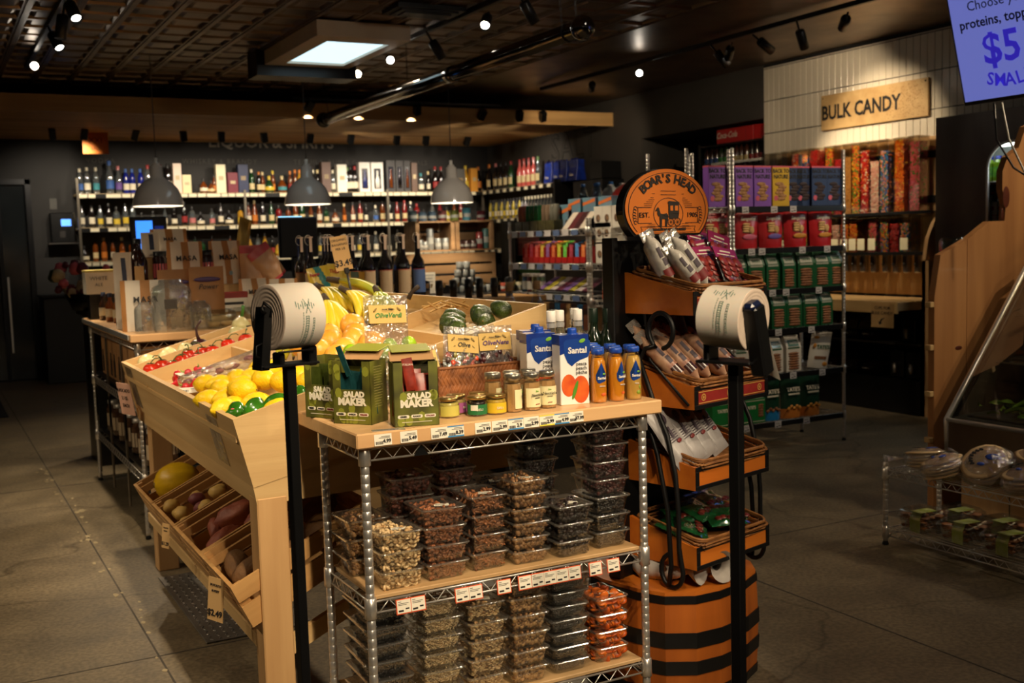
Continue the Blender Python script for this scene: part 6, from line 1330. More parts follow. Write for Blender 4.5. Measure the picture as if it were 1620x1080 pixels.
def mk_soda(ci):
    def f():
        t = thing('soda_bottle', '', 'bottle'); ob('bottle', MB().lathe([(0, 0), (.03, 0), (.032, .01), (.032, .13), (.024, .17), (.012, .2), (.012, .22)], 14), mat('soda_%d' % ci, SCOL[ci], .12, coat=.5), t)
        ob('cap', MB().lathe([(.0135, .216), (.0135, .234), (0, .235)], 10), CCR if ci % 2 else WHT, t); ob('label', MB().lathe([(.0326, .05), (.0326, .1)], 12), mat('soda_label_%d' % ci, [(36, 70, 130), (60, 130, 60), (170, 150, 100), (120, 30, 30), (206, 196, 170)][ci], .5), t); return t
    return f
for zi, z in enumerate(SHZ[1:4]):
    for k in range(12):
        if z > 1.8 and z < 2 and k > 5: continue
        ci = (k//3+zi) % 5; place('soda%d' % ci, mk_soda(ci), (XW+.1, 9.44-.08*k, z+.001), 0, 'small soda bottle in the nook, %s visible row, %s from the left' % (('top', 'middle', 'lower')[zi], nth(k+1)), 'soda bottles in the nook')
# ---------------------------------------------------------------- steel cooler
cl = thing('steel_cooler', 'tall stainless steel cooler with an open rounded door window of bottles', 'cooler', (7.0, 5.0, 0))
STD = mat('dark_brushed_steel', (120, 106, 96), .3, 1., var=.25, vs=3, vscale=(1, 1, .4), bump=.15, bs=3)
pan = [(1.05, 0), (-1.4, 0), (-1.4, 2.35), (1.05, 2.35)]
hole = [(.56, .3), (.56, 1.85)]+[(.56-.18+.18*cos(radians(a)), 1.93+.18*sin(radians(a))) for a in range(0, 91, 15)]+[(-1.2, 2.11), (-1.2, .3)]
fm = MB(); fm.bb(0, .02, .57, 1.05, 0, 2.35).bb(0, .02, -1.4, .57, 2.11, 2.35).bb(0, .02, -1.4, -1.2, 0, 2.11).bb(0, .02, -1.2, .57, 0, .3)
c0 = [(.38+.19*cos(radians(a)), 1.92+.19*sin(radians(a))) for a in range(0, 91, 9)]
for i in range(10): fm.add([(0, .57, 2.11), (0, c0[i][0], c0[i][1]), (0, c0[i+1][0], c0[i+1][1])], [(0, 1, 2)])
ob('front_panel', fm, STD, cl); ob('side_panel', MB().bb(.02, .34, 1.03, 1.05, 0, 2.35), STD, cl); ob('top_panel', MB().bb(.02, .34, -1.4, 1.03, 2.33, 2.35), STD, cl)
ob('inside', MB().bb(.32, .34, -1.4, 1.0, .3, 2.3), mat('cooler_inside', (120, 122, 118), .5), cl)
ob('door_trim', MB().tube([(-.006, .57, .3), (-.006, .57, 1.9)]+[(-.006, y, z) for y, z in c0]+[(-.006, -1.2, 2.11)], .011, 8), CHROME, cl)
ob('cooler_lamp', MB().cb(.12, .17, -.9, .8, 2.09, 2.12, .006), mat('cooler_lamp', (240, 255, 244), .4, emit=5), cl)
for z in (1.835, 1.53, 1.2): ob('shelf', MB().cb(.03, .32, -1.2, .95, z-.012, z, .002), CHROME, cl)
GB = mat('green_tea', (110, 140, 30), .15, coat=.5); GLb = mat('green_label_print', (40, 120, 50), .5, c2=(120, 170, 40), vs=30)
def mk_gt():
    t = thing('tea_bottle', '', 'bottle'); ob('bottle', MB().cb(-.032, .032, -.032, .032, 0, .15, .008).lathe([(.03, .15), (.02, .17), (.018, .175)], 14), GB, t); ob('cap', MB().lathe([(.023, .172), (.023, .196), (0, .197)], 14), mat('navy_cap', (24, 40, 140), .4), t); ob('label', MB().cb(-.0326, .0326, -.0326, .0326, .03, .12, .008), GLb, t); return t
for k in range(11): place('gt', mk_gt, (7.24, 5.74-.072*k, 1.836), 0, 'green labelled bottle with a navy cap in the cooler, %s from the left' % nth(k+1), 'green bottles in the cooler')
def mk_can():
    t = thing('drink_can', '', 'can'); ob('can', MB().lathe([(0, 0), (.026, 0), (.029, .008), (.029, .145), (.026, .155), (0, .154)], 18), mat('white_can', (226, 222, 214), .3, var=.03), t); ob('print', MB().lathe([(.0295, .03), (.0295, .035)], 12).lathe([(.0295, .05), (.0295, .055)], 12).lathe([(.0295, .09), (.0295, .12)], 8, a0=2.6, a1=3.6), RB, t); return t
for k in range(11): place('can', mk_can, (7.2, 5.73-.064*k, 1.531), 0, 'white drink can on the lower cooler shelf, %s from the left' % nth(k+1), 'white cans in the cooler')
for k in range(11): place('soda3', mk_soda(3), (7.27, 5.74-.07*k, 1.531), 0, 'dark bottle behind the white cans in the cooler, %s from the left' % nth(k+1), 'dark bottles in the cooler')
l = bpy.data.lights.new('cooler_bulb', 'AREA'); l.energy = 4; l.size = 1.2; l.size_y = .04; l.shape = 'RECTANGLE'; l.color = COOL; lo_ = bpy.data.objects.new('cooler_bulb', l); COL.objects.link(lo_); lo_.location = (7.1, 4.8, 2.05); lo_.rotation_euler = (0, radians(-20), radians(90))
# ---------------------------------------------------------------- live edge partition and deli case
PW = wood('partition_wood', (190, 136, 84), (160, 108, 64), 4, 2, .5, .1)
pt = [(4.74, 0), (4.74, 1.135), (4.785, 1.358), (4.99, 1.437), (5.165, 1.529), (5.29, 1.53), (5.30, 1.62), (5.27, 1.70), (5.27, 1.8), (5.31, 1.88), (5.40, 1.93), (5.46, 2.05), (5.7, 2.12), (6.2, 2.1), (6.6, 2.15), (6.6, 0)]
t = thing('wood_partition', 'tall live edge wooden plank partition beside the deli case', 'partition', (4.74, 4.1, 0)); XZp = lambda mb, pl, th, y: mb.prism(pl, 0, th, M=T(-4.74, y, 0) @ RX(90))
ob('planks', XZp(MB(), pt[:4]+[(4.99, 0)], .04, .04), PW, t); ob('planks', XZp(MB(), [(4.994, 0)]+[(4.994, 1.438)]+pt[4:], .04, .04), PW, t)
ob('knot', MB().ell((.19, -.0, .85), (.028, .002, .012), 14, 8).ell((.56, -.001, 1.66), (.028, .002, .06), 14, 8).ell((.53, -.001, 1.57), (.012, .002, .03), 10, 6), mat('knot_brown', (84, 36, 18), .5, var=.3), t)
for z in (.35, .6, .85, 1.08): ob('cleat', MB().cb(-.03, 0, .0, .04, z, z+.03, .003), BIRCH_X, t)
ob('glass_bowl', MB().lathe([(0, 0), (.06, 0), (.075, .02), (.075, .16), (.06, .18)], 20), clear('blue_jar', (170, 206, 220), .15, .05), label='round glass jar with a bluish label behind the slanted edge of the partition', cat='jar', loc=(5.49, 4.62, 1.26))
ob('jar_shelf', MB().cb(5.43, 5.8, 4.145, 4.72, 1.23, 1.26, .004), PW, label='wooden shelf behind the partition carrying the glass jar', cat='shelf')
dc = thing('deli_case', 'steel deli case with a slanted glass front over trays of greens', 'deli case', (4.66, 3.95, 0))
ob('base_panel', MB().cb(0, .8, -3.0, 0, .33, .50, .006), STD, dc); ob('kick_boards', MB().cb(.14, .8, -3.0, .02, 0, .33, .003), BIRCH_Z, dc)
for y in range(9): ob('board_joint', MB().bb(.139, .14, -.28-.3*y, -.275-.3*y, 0, .33), INK, dc)
GA, GT = (0, .5), (.6, 1.26)
ob('frame_edge', MB().tube([(.012, 0, .34), (.0, 0, .50), (.62, 0, 1.28), (.75, 0, 1.34)], .016, 8), CHROME, dc); ob('frame_edge', MB().tube([(.03, -.02, .50), (.62, -.02, 1.24)], .012, 6), BLKM, dc); ob('frame_edge', MB().tube([(.0, 0, .505), (.0, -3.0, .505)], .012, 8), CHROME, dc)
ob('glass_front', MB().add([(0, 0, .51), (0, -3, .51), (.6, -3, 1.27), (.6, 0, 1.27)], [(0, 1, 2, 3)]), clear('case_glass', (226, 232, 228), .1, .03), dc)
ob('case_back', MB().bb(.8, .82, -3, 0, .5, 1.4), mat('case_back', (70, 60, 48), .6, var=.3), dc); ob('case_floor', MB().bb(.03, .8, -3, 0, .5, .52), STEEL, dc); ob('case_end', MB().prism([(.0, .5), (.6, 1.27), (.8, 1.27), (.8, .5)], 0, .01, M=T(0, .0, 0) @ RX(90)), mat('case_back', (70, 60, 48)), dc)
for z, x in ((.78, .35), (1.02, .5)): ob('inner_shelf', MB().cb(x, .8, -3, -.03, z, z+.012, .003), GLASS, dc); ob('shelf_trim', MB().tube([(x, -.03, z), (x, -3, z)], .005, 6), CHROME, dc)
LG = mat('leaf_light_green', (150, 176, 60), .45, c2=(84, 130, 36), vs=20); 
def leafpile(n, L, W, seed, sz=.05):
    R = random.Random(seed); mb = MB()
    for i in range(n):
        M = T(R.uniform(0, W), -R.uniform(0, L), R.uniform(.0, .05)) @ RZ(R.uniform(0, 360)) @ RX(R.uniform(-50, 50)); s = R.uniform(.5, 1.2)*sz
        mb.grid(lambda u, v: (s*2*(u-.5), s*.9*(v-.5)*sin(pi*min(.98, u+.05)), .25*s*sin(u*3)+.15*s*cos(v*6)), 6, 4, 0, True, M)
    return mb
for k, (x, z, m, n, nm, w_) in enumerate([(.08, .54, LG, 110, 'fresh green leaves piled at the bottom front of the deli case', .3), (.42, .81, mat('shredded_carrot', (190, 110, 50), .6, c2=(120, 100, 40), vs=30), 90, 'orange and brown salad on the middle deli shelf', .3), (.56, 1.05, LG, 70, 'green leaves on the upper deli shelf', .2)]):
    o = ob('salad_greens', leafpile(n, 2.2, w_, k), m, label=nm, cat='salad', kind='stuff', loc=(4.66+x, 3.87, z)); ob('tray', MB().cb(0, w_+.04, -2.3, .02, -.02, -.005, .004), STEEL, o)
ob('case_lamp', MB().cb(5.25, 5.29, 1.2, 3.85, 1.25, 1.265, .004), mat('case_lamp', (255, 226, 170), .4, emit=3), label='thin lit strip lamp inside the top of the deli case', cat='lamp')
# ---------------------------------------------------------------- low wire rack with bread and salad tubs
lr = rack(3.975, 4.34, 2.35, 3.72, .40, [.365, .08], 'low chrome wire rack on the floor before the deli case', wires=.025)
ob('front_post', MB(), CHROME) if 0 else None
PIT = mat('pita_bread', (214, 186, 142), .7, c2=(190, 156, 108), vs=14, bump=.2)
def mk_pita(key):
    def f():
        t = thing('pita_bag', '', 'bread bag'); m = MB()
        for i in range(5): m.ell((RN.uniform(-.01, .01), RN.uniform(-.01, .01), .012+.016*i), (.1, .1, .011), 20, 6, fn=lambda d: 1+.04*mn.noise(d*2+Vector((i, 0, 0))))
        ob('pitas', m, PIT, t); b = MB().ell((0, 0, .045), (.118, .112, .056), 20, 12, fn=lambda d: 1+.09*mn.noise(d*3)); b.grid(lambda u, v: (.1+.1*v, (u-.5)*(.04+.1*v), .05+.02*sin(u*14)*v), 8, 6); ob('bag_film', b, clear('bread_film', (240, 236, 228), .12, .14, wrinkle=.7, haze=.08), t)
        p = MB(); R = random.Random(5)
        for q in range(7): a = q*.32-1; p.prism([(.055*cos(a)-.008, .05*sin(a)-.004), (.055*cos(a)+.01, .05*sin(a)-.006), (.055*cos(a)+.008, .05*sin(a)+.008), (.055*cos(a)-.01, .05*sin(a)+.004)], .101, .103)
        ob('dark_print', p, INK, t); ob('blue_print', MB().ell((-.03, -.01, .1), (.03, .018, .003), 12, 4).ell((.0, .035, .1), (.018, .01, .003), 10, 4), mat('print_blue', (40, 70, 160), .5), t); return t
    return f
for k, (x, y, z, rz, rx, s, n) in enumerate([(4.10, 3.58, .38, 150, 10, .95, 'grey bag of flatbread lying flat at the far end of the low rack'), (4.06, 3.44, .375, 40, -16, .95, 'bag of pita bread with blue print at the far end of the low rack'), (4.15, 3.27, .40, 100, -38, 1.05, 'bag of pita bread standing up showing its dark curved lettering'), (4.1, 3.02, .375, 60, -14, 1.1, 'bag of pita bread beside the upright one at the right frame edge'), (4.2, 3.08, .44, 150, -10, .9, 'bag of pita bread stacked on top at the right frame edge'), (4.12, 2.78, .375, 20, 0, 1.0, 'bag of pita bread nearest the right frame edge')]):
    place('pita', mk_pita(0), (x, y, z), rz, n, 'bags of pita bread', rx=rx, scale=s)
CRK = mat('fried_chips', (170, 104, 44), .6, c2=(120, 66, 26), vs=30)
def mk_st():
    t = thing('snack_tub', '', 'food tub'); mb = MB(); rr = lambda q, z: [(x, y, z) for x, y in mb.rrect(.17*q, .17*q, .02)]
    ob('tub', mb.loft([rr(.82, 0), rr(.95, .06), rr(1.03, .065)], 0, True, True, False), TUB, t); ob('lid', MB().loft([rr(1.05, .065), rr(1.0, .085), rr(.8, .1)], 0, True, False, True).ell((0, 0, .105), (.014, .014, .006), 10, 5), TUB, t)
    m = MB(); R = random.Random(4)
    for i in range(70): m.ell((0, 0, 0), (.026, .018, .003), 7, 4, M=T(R.uniform(-.06, .06), R.uniform(-.06, .06), R.uniform(.01, .07)) @ RZ(R.uniform(0, 360)) @ RX(R.uniform(-60, 60)))
    ob('chips', m, CRK, t, kind='stuff'); l = MB().bb(-.087, -.0855, -.075, -.01, .006, .066); l.bb(-.085, .02, -.075, -.01, .1005, .1015); l.add([(-.0875, -.075, .064), (-.0875, -.01, .064), (-.07, -.01, .1012), (-.07, -.075, .1012)], [(0, 1, 2, 3)]); ob('lime_label', l, mat('lime_label', (150, 170, 50), .5, c2=(190, 196, 150), vs=20), t); return t
for k, (x, y) in enumerate([(4.09, 3.6), (4.09, 3.36), (4.09, 3.13), (4.25, 3.52), (4.25, 3.28), (4.09, 2.9)]):
    place('st', mk_st, (x, y, .085), -6, 'clear tub of brown chips on the low rack, %s' % ('front row, far end', 'front row, second from the far end', 'front row, third from the far end', 'back row, left', 'back row, right', 'front row, nearest')[k], 'tubs of chips')
# ---------------------------------------------------------------- menu screen
tv = thing('menu_screen', 'tilted hanging menu screen glowing blue with a $5 SMALL offer', 'screen', (4.86, 4.0, 2.13)); tv.rotation_euler = (0, radians(-15), 0)
ob('casing', MB().cb(0, .05, -1.25, .02, 0, .72, .006), BLK, tv)
SCRN = mat('screen_glow', (104, 112, 190), .3, emit=.62, c2=(86, 96, 176), vs=1.2); ob('display', MB().bb(-.002, .0, -1.23, .005, .02, .7), SCRN, tv)
SB1 = mat('screen_blue', (52, 40, 190), .4, emit=.5); SB2 = mat('screen_navy', (24, 26, 60), .4, emit=.12)
rt = (90, 0, -90)
txt(tv, 'SALAD', .13, SB1, (-.004, -.05, .60), rot=rt, align='LEFT', bold=.002); txt(tv, 'Choose your greens,', .068, SB2, (-.004, -.10, .49), rot=rt, align='LEFT'); txt(tv, 'proteins, toppings', .068, SB2, (-.004, -.04, .405), rot=rt, align='LEFT', bold=.0012)
txt(tv, '$5', .215, SB1, (-.004, -.26, .26), rot=rt, bold=.004)
m = MB(); s = 'SMALL'
for i, ch in enumerate(s): a = -90+(i-2)*8.5; th = radians(a); me = None; tadd(m, ch, .09, T(-.004, -.28-.38*cos(th), .48+.38*sin(th)) @ RX(-(a+90)*1.0) @ RZ(-90) @ RX(90), 0, .0015)
ob('curved_letters', m, SB1, tv); txt(tv, 'Starting at', .05, SB2, (-.004, -.36, .045), rot=rt, align='LEFT'); txt(tv, '$9 LARGE', .12, SB1, (-.004, -.95, .26), rot=rt)
ob('hanger', MB().tube([(.05, -.5, .4), (.35, -.5, 1.0)], .02, 8), BLK, tv)
ob('cable', MB().tube([(5.0, 3.3+.6, 2.14), (5.02, 3.87, 1.95), (5.05, 3.8, 1.78), (5.12, 3.68, 1.66)], .006, 6), WHT, label='white cable hanging down under the menu screen', cat='cable')
ob('cable', MB().tube([(4.98, 3.93, 2.14), (4.99, 3.92, 1.95), (5.02, 3.84, 1.8), (5.1, 3.7, 1.68)], .006, 6), BLK, label='black cable hanging beside the white cable under the menu screen', cat='cable')
# ---------------------------------------------------------------- liquor wall
LZ = [2.215, 1.81, 1.40, 1.0, .6]
lq = thing('liquor_shelving', 'long dark liquor shelving with pale lit shelf edges along the back wall', 'shelving', (1.68, YB, 0)); LX0, LX1 = 1.68, XW
SHW = mat('shelf_edge_wood', (216, 190, 140), .5, var=.06)
for i, z in enumerate(LZ):
    ob('shelf', MB().cb(0, LX1-LX0, -.32, -.01, z-.025, z, .002), SHW if i < 3 else BLKM, lq)
    ob('shelf', MB().cb(5.37, 5.67, -2.5, -.32, z-.025, z, .002), SHW if i < 3 else BLKM, lq)
    ob('ticket_rail', MB().bb(0, LX1-LX0-.3, -.33, -.322, z-.055, z-.004), BLKM, lq); ob('ticket_rail', MB().bb(5.36, 5.368, -2.5, -.32, z-.055, z-.004), BLKM, lq)
for x in (0, 2.0, 3.95, 5.4): ob('upright', MB().cb(x, x+.03, -.34, -.31, 0, 2.25 if x else 2.4, .002), mat('grey_upright', (120, 112, 100), .4, .6), lq)
ob('end_divider', MB().bb(5.3, 5.67, -2.54, -2.5, 0, 2.25), BLKM, lq); ob('base_cabinet', MB().bb(0, 5.6, -.34, 0, 0, .3), BLKM, lq)
WT = mat('lit_white_ticket', (240, 228, 196), .6, var=.03); n = 0
for i, z in enumerate(LZ[:3]):
    x = LX0+.02
    while x < LX1-.42:
        w_ = RN.choice((.08, .1, .1, .17)); 
        if RN.random() < .86: ob('shelf_ticket', MB().bb(-w_/2, w_/2, 0, .003, -.045, -.002), WT, label='white price ticket on the edge of the %s liquor shelf' % ('upper', 'middle', 'lower')[i], cat='price ticket', group='tickets, %s liquor shelf' % ('upper', 'middle', 'lower')[i], loc=(x+w_/2, YB-.334, z-.006)); n += 1
        x += w_+.012
    for k in range(10 if i < 2 else 4): ob('shelf_ticket', MB().bb(-.003, 0, -.045, .045, -.045, -.002), WT, label='white price ticket on the side wall part of the %s liquor shelf' % ('upper', 'middle', 'lower')[i], cat='price ticket', group='side tickets, %s liquor shelf' % ('upper', 'middle', 'lower')[i], loc=(LX0+5.358, YB-.5-.2*k, z-.006))
GLS = {'clear': clear('spirit_clear', (222, 230, 232), .16, .03, haze=.12, hc=(190, 200, 205)), 'blue': mat('spirit_blue', (20, 34, 130), .08, coat=.6), 'amber': mat('spirit_amber', (110, 54, 18), .1, coat=.6), 'green': mat('spirit_green', (24, 60, 30), .1, coat=.6), 'dark': mat('spirit_dark', (22, 18, 18), .08, coat=.6), 'gold': mat('spirit_gold', (190, 140, 40), .12, coat=.6), 'pink': mat('spirit_pink', (200, 90, 84), .15, coat=.5), 'red': mat('spirit_red', (120, 20, 20), .12, coat=.5), 'yellow': mat('spirit_yellow', (190, 170, 50), .15, coat=.5)}
LBC = {'white': (232, 222, 196), 'cream': (220, 200, 150), 'blue': (60, 100, 170), 'teal': (60, 140, 150), 'yellow': (220, 190, 60), 'red': (150, 40, 40), 'black': (30, 28, 28), 'green': (110, 140, 90), 'orange': (206, 120, 40), 'pink': (200, 120, 120), 'violet': (110, 80, 150)}
def bottle_mb(st):
    S = {'tall': [(0, 0), (.036, 0), (.038, .005), (.038, .2), (.03, .235), (.015, .27), (.014, .31)], 'squat': [(0, 0), (.05, 0), (.056, .03), (.052, .09), (.03, .13), (.015, .15), (.014, .19)], 'square': [(0, 0), (.042, 0), (.042, .17), (.036, .19), (.015, .205), (.015, .25)], 'wine': [(0, 0), (.036, 0), (.038, .005), (.038, .18), (.02, .23), (.015, .25), (.0145, .31)], 'slim': [(0, 0), (.03, 0), (.031, .18), (.014, .23), (.013, .29)]}[st]
    return S
def mk_sp(st, g, lb, cp):
    def f():
        S = bottle_mb(st); t = thing('liquor_bottle', '', 'bottle'); H = S[-1][1]; R_ = max(r for r, z in S); ob('bottle', MB().lathe(S, 14), GLS[g], t)
        ob('cap', MB().lathe([(.017, H-.035), (.0175, H+.008), (.016, H+.01), (0, H+.01)], 10), mat('cap_'+cp, LBC[cp], .4), t)
        if lb: ob('label', MB().lathe([(R_*1.02, H*.16), (R_*1.02, H*.42 if st != 'squat' else H*.38)], 12, a0=radians(-160), a1=radians(-20)), mat('lbl_'+lb, LBC[lb], .55, var=.05), t)
        return t
    return f
CN = {'clear': 'clear', 'blue': 'deep blue', 'amber': 'amber', 'green': 'green', 'dark': 'dark', 'gold': 'gold', 'pink': 'pink', 'red': 'red', 'yellow': 'yellow'}
def lxp(px):  # world x along the back wall shelves at the photo's spacing
    T_ = [(128, 1.7), (150, 1.9), (200, 2.26), (260, 2.71), (320, 3.17), (380, 3.65), (420, 3.97), (500, 4.65), (560, 5.18), (600, 5.54), (640, 5.91), (690, 6.38), (740, 6.88), (790, 7.3)]
    for (a, b), (c, d) in zip(T_, T_[1:]):
        if a <= px <= c: return b+(d-b)*(px-a)/(c-a)
TOP = [(133, 'tall', 'clear', 'blue', 'white', .95), (142, 'tall', 'clear', 'white', 'white', 1), (154, 'tall', 'clear', 'teal', 'white', 1), (176, 'wine', 'clear', 'blue', 'blue', 1.25), (190, 'wine', 'clear', 'violet', 'pink', 1.05), (202, 'tall', 'blue', 'white', 'blue', .95), (212, 'tall', 'blue', 'white', 'blue', .95), (225, 'tall', 'blue', 'white', 'blue', .95), (237, 'tall', 'clear', 'white', 'red', 1.1), (257, 'tall', 'clear', 'white', 'red', 1.1), (269, 'tall', 'dark', 'white', 'black', 1.15), (325, 'squat', 'amber', 'white', 'black', .95), (337, 'squat', 'amber', 'cream', 'black', .8), (342, 'slim', 'amber', 'orange', 'black', .8), (402, 'tall', 'green', 'cream', 'white', .95), (414, 'tall', 'dark', 'cream', 'orange', .85), (420, 'slim', 'amber', 'cream', 'cream', .9), (430, 'squat', 'green', 'yellow', 'yellow', 1.1), (436, 'slim', 'amber', 'orange', 'yellow', .95), (450, 'squat', 'amber', 'teal', 'cream', 1.1), (463, 'slim', 'amber', 'red', 'orange', .95), (471, 'slim', 'amber', 'orange', 'orange', 1), (478, 'slim', 'gold', 'cream', 'orange', 1), (493, 'slim', 'dark', 'white', 'white', 1), (500, 'slim', 'dark', 'white', 'white', 1), (507, 'slim', 'dark', 'white', 'cream', 1), (531, 'slim', 'clear', 'white', 'white', 1), (554, 'tall', 'dark', 'white', 'green', 1.05), (559, 'tall', 'dark', 'white', 'black', 1.1), (566, 'tall', 'dark', 'white', 'red', 1.1), (671, 'square', 'clear', 'white', 'teal', 1), (683, 'slim', 'dark', 'white', 'cream', .95), (694, 'wine', 'dark', 'red', 'red', 1.1), (703, 'wine', 'dark', 'red', 'red', 1.1), (742, 'wine', 'gold', 'yellow', 'yellow', 1.15), (766, 'wine', 'dark', 'orange', 'orange', 1.1), (774, 'wine', 'dark', 'pink', 'black', 1), (781, 'wine', 'dark', 'pink', 'black', 1)]
for k, (px, st, g, lb, cp, s) in enumerate(TOP):
    if px > 770: continue
    place(('sp', st, g, lb, cp), mk_sp(st, g, lb, cp), (lxp(px), YB-.2, LZ[0]), 0, '%s bottle with %s cap on the upper liquor shelf, %s from left' % (CN[g], cp, nth(k+1)), 'bottles on the upper liquor shelf', scale=s)
def gbox(x0, x1, h, c, z=LZ[0], label='', window=None, y=YB-.26):
    t = thing('gift_box', label, 'gift box', ((x0+x1)/2, y, z)); w_ = x1-x0; ob('carton', MB().cb(-w_/2, w_/2, 0, .1, 0, h, .002), mat('box_%d_%d_%d' % c, c, .5, var=.04), t)
    if window: ob('window', MB().bb(-w_*.28, w_*.28, -.002, 0, h*.12, h*.8), mat('box_window', (24, 26, 40), .2), t); ob('bottle_shape', MB().lathe([(0, h*.14), (w_*.18, h*.14), (w_*.18, h*.4), (w_*.07, h*.55), (w_*.06, h*.72)], 10, M=SX(1, .1, 1) @ T(0, -.03, 0)), window, t)
    else: ob('print', MB().bb(-w_*.25, w_*.25, -.002, 0, h*.45, h*.6), mat('boxprint_%d' % (sum(c) % 7), (150, 130, 100) if sum(c) < 400 else (200, 180, 140), .5), t)
    return t
WWT = mat('white_bottle_fill', (236, 232, 226), .4)
for px0, px1, h, c, n, wn in [(276, 289, .37, (240, 214, 196), 'tall pinkish white gift box left of the low cream box', None), (290, 304, .23, (236, 222, 176), 'low cream gift box right of the tall pinkish one', None), (344, 359, .36, (244, 232, 196), 'tall cream tube box between amber bottles and the burgundy box', None), (362, 378, .26, (120, 30, 50), 'burgundy gift box left of the navy box', None), (379, 395, .36, (36, 46, 84), 'navy gift box right of the burgundy box', None), (512, 526, .4, (110, 86, 78), 'brown gift box left of the tall white box', None), (536, 551, .37, (244, 238, 224), 'plain tall white gift box in the middle of the upper shelf', None), (571, 588, .4, (230, 226, 220), 'white windowed gift box with a dark blue bottle', mat('dark_blue_fill', (40, 50, 110), .3)), (590, 609, .4, (230, 226, 220), 'white windowed gift box with a white bottle', WWT), (614, 628, .43, (60, 58, 60), 'charcoal windowed gift box, left of three', GLS['amber']), (629, 641, .43, (64, 62, 64), 'charcoal windowed gift box, middle of three', GLS['dark']), (642, 652, .43, (60, 58, 60), 'charcoal windowed gift box, right of three', GLS['amber']), (654, 663, .4, (106, 82, 70), 'narrow brown gift box beside the charcoal boxes', None), (724, 738, .32, (90, 88, 86), 'grey gift box behind the right pendant lamp', None), (749, 761, .33, (230, 160, 60), 'bright orange gift box right of the right pendant lamp', None)]:
    gbox(lxp(px0), lxp(px1), h, c, label=n, window=wn)
rr_ = random.Random(21); styles = ['tall', 'squat', 'square', 'slim', 'wine']
SEC = {1: [('slim', 'dark', 'red'), ('slim', 'dark', 'white'), ('slim', 'dark', 'yellow'), ('slim', 'dark', 'green'), ('slim', 'dark', 'orange'), ('square', 'clear', None)]}
def fill_row(z, x0, x1, pal, seed, shelf, y=YB-.2, gaps=()):
    R = random.Random(seed); x = x0; k = 0
    while x < x1:
        st = R.choice(styles); g, lb, cp = R.choice(pal); k += 1; s = R.uniform(.82, .98); step = {'squat': .115, 'square': .098}.get(st, .088)
        if any(a < x < b for a, b in gaps): x += step; continue
        place(('sp', st, g, lb, cp), mk_sp(st, g, lb, cp), (x, y+R.uniform(-.03, .03), z), 0, '%s bottle, %s label, on the %s, %s from left' % (CN[g], lb, shelf, nth(k)), 'bottles, '+shelf, scale=s); x += step+R.uniform(0, .03)
PA = [('dark', 'white', 'black'), ('clear', 'yellow', 'black'), ('clear', 'white', 'black'), ('clear', 'pink', 'black'), ('gold', 'yellow', 'black'), ('dark', 'red', 'black')]
PB = [('amber', 'white', 'black'), ('amber', 'cream', 'black'), ('dark', 'white', 'black'), ('amber', 'orange', 'cream'), ('green', 'cream', 'black'), ('red', 'cream', 'black')]
PC_ = [('clear', 'white', 'white'), ('clear', 'blue', 'white'), ('amber', 'cream', 'black'), ('dark', 'white', 'black'), ('red', 'cream', 'red'), ('yellow', 'white', 'black')]
fill_row(LZ[1], 1.74, 3.66, PA, 5, 'middle liquor shelf, left bay'); fill_row(LZ[1], 3.76, 5.4, PB, 6, 'middle liquor shelf, centre bay'); fill_row(LZ[1], 5.5, 6.95, PC_, 7, 'middle liquor shelf, right bay')
fill_row(LZ[2], 1.74, 3.66, PB, 8, 'lower liquor shelf, left bay'); fill_row(LZ[2], 3.76, 5.4, PA, 9, 'lower liquor shelf, centre bay'); fill_row(LZ[2], 5.5, 6.9, PC_, 10, 'lower liquor shelf, right bay')
for k in range(26):
    y = 13.9-.085*k
    if k < 12: st, g, lb, cp = 'slim', ['yellow', 'clear', 'yellow', 'clear'][k % 4], ['white', 'yellow', 'white', 'cream'][k % 4], 'black'
    else: st, g, lb, cp = 'slim', 'clear', ['orange', 'white'][k % 2], 'white'
    if k < 22: place(('sp', st, g, lb, cp), mk_sp(st, g, lb, cp), (XW-.22, y, LZ[1]), -90, '%s bottle with %s label, side wall middle shelf, %s from the corner' % (CN[g], lb, nth(k+1)), 'bottles on the side wall shelf', scale=.9)
for k, (y, g, cp) in enumerate([(13.95, 'dark', 'orange'), (13.75, 'dark', 'pink'), (13.6, 'dark', 'black'), (13.45, 'dark', 'black'), (13.3, 'green', 'red'), (13.05, 'pink', 'red'), (12.93, 'pink', 'red'), (12.8, 'pink', 'red'), (12.67, 'pink', 'pink'), (12.55, 'clear', 'green')]):
    place(('sp', 'wine', g, 'cream', cp), mk_sp('wine', g, 'cream', cp), (XW-.2, y, LZ[0]), -90, '%s wine bottle with %s cap, side wall upper shelf, %s from the corner' % (CN[g], cp, nth(k+1)), 'wine on the side wall shelf', scale=1.15)
BLP = mat('blue_multipack', (30, 60, 170), .35, c2=(20, 36, 110), vs=14)
for k, (y, n) in enumerate([(12.3, 'leftmost, lettered'), (12.08, 'second'), (11.95, 'third, in the shelf end'), (11.7, 'fourth')]):
    t = thing('beer_multipack', 'blue beer multipack on the end of the upper side shelf, %s' % n, 'beer pack', (XW-.2, y-.1, LZ[0])); ob('carton', MB().loft([[(x, y_, z) for x, y_ in MB().rrect(.16*(1 if z < .16 else .7), .19, .01, 2)] for z in (0, .16, .25)], 0, False), BLP, t); txt(t, 'blue', .05, WL, (-.082, 0, .07), rot=(90, 0, -90))
    m = MB()
    for i in range(3): m.lathe([(.02, .2), (.012, .25), (.012, .27), (0, .27)], 8, M=T(-.03, -.06+.06*i, 0))
    ob('bottle_necks', m, GLS['blue'], t)
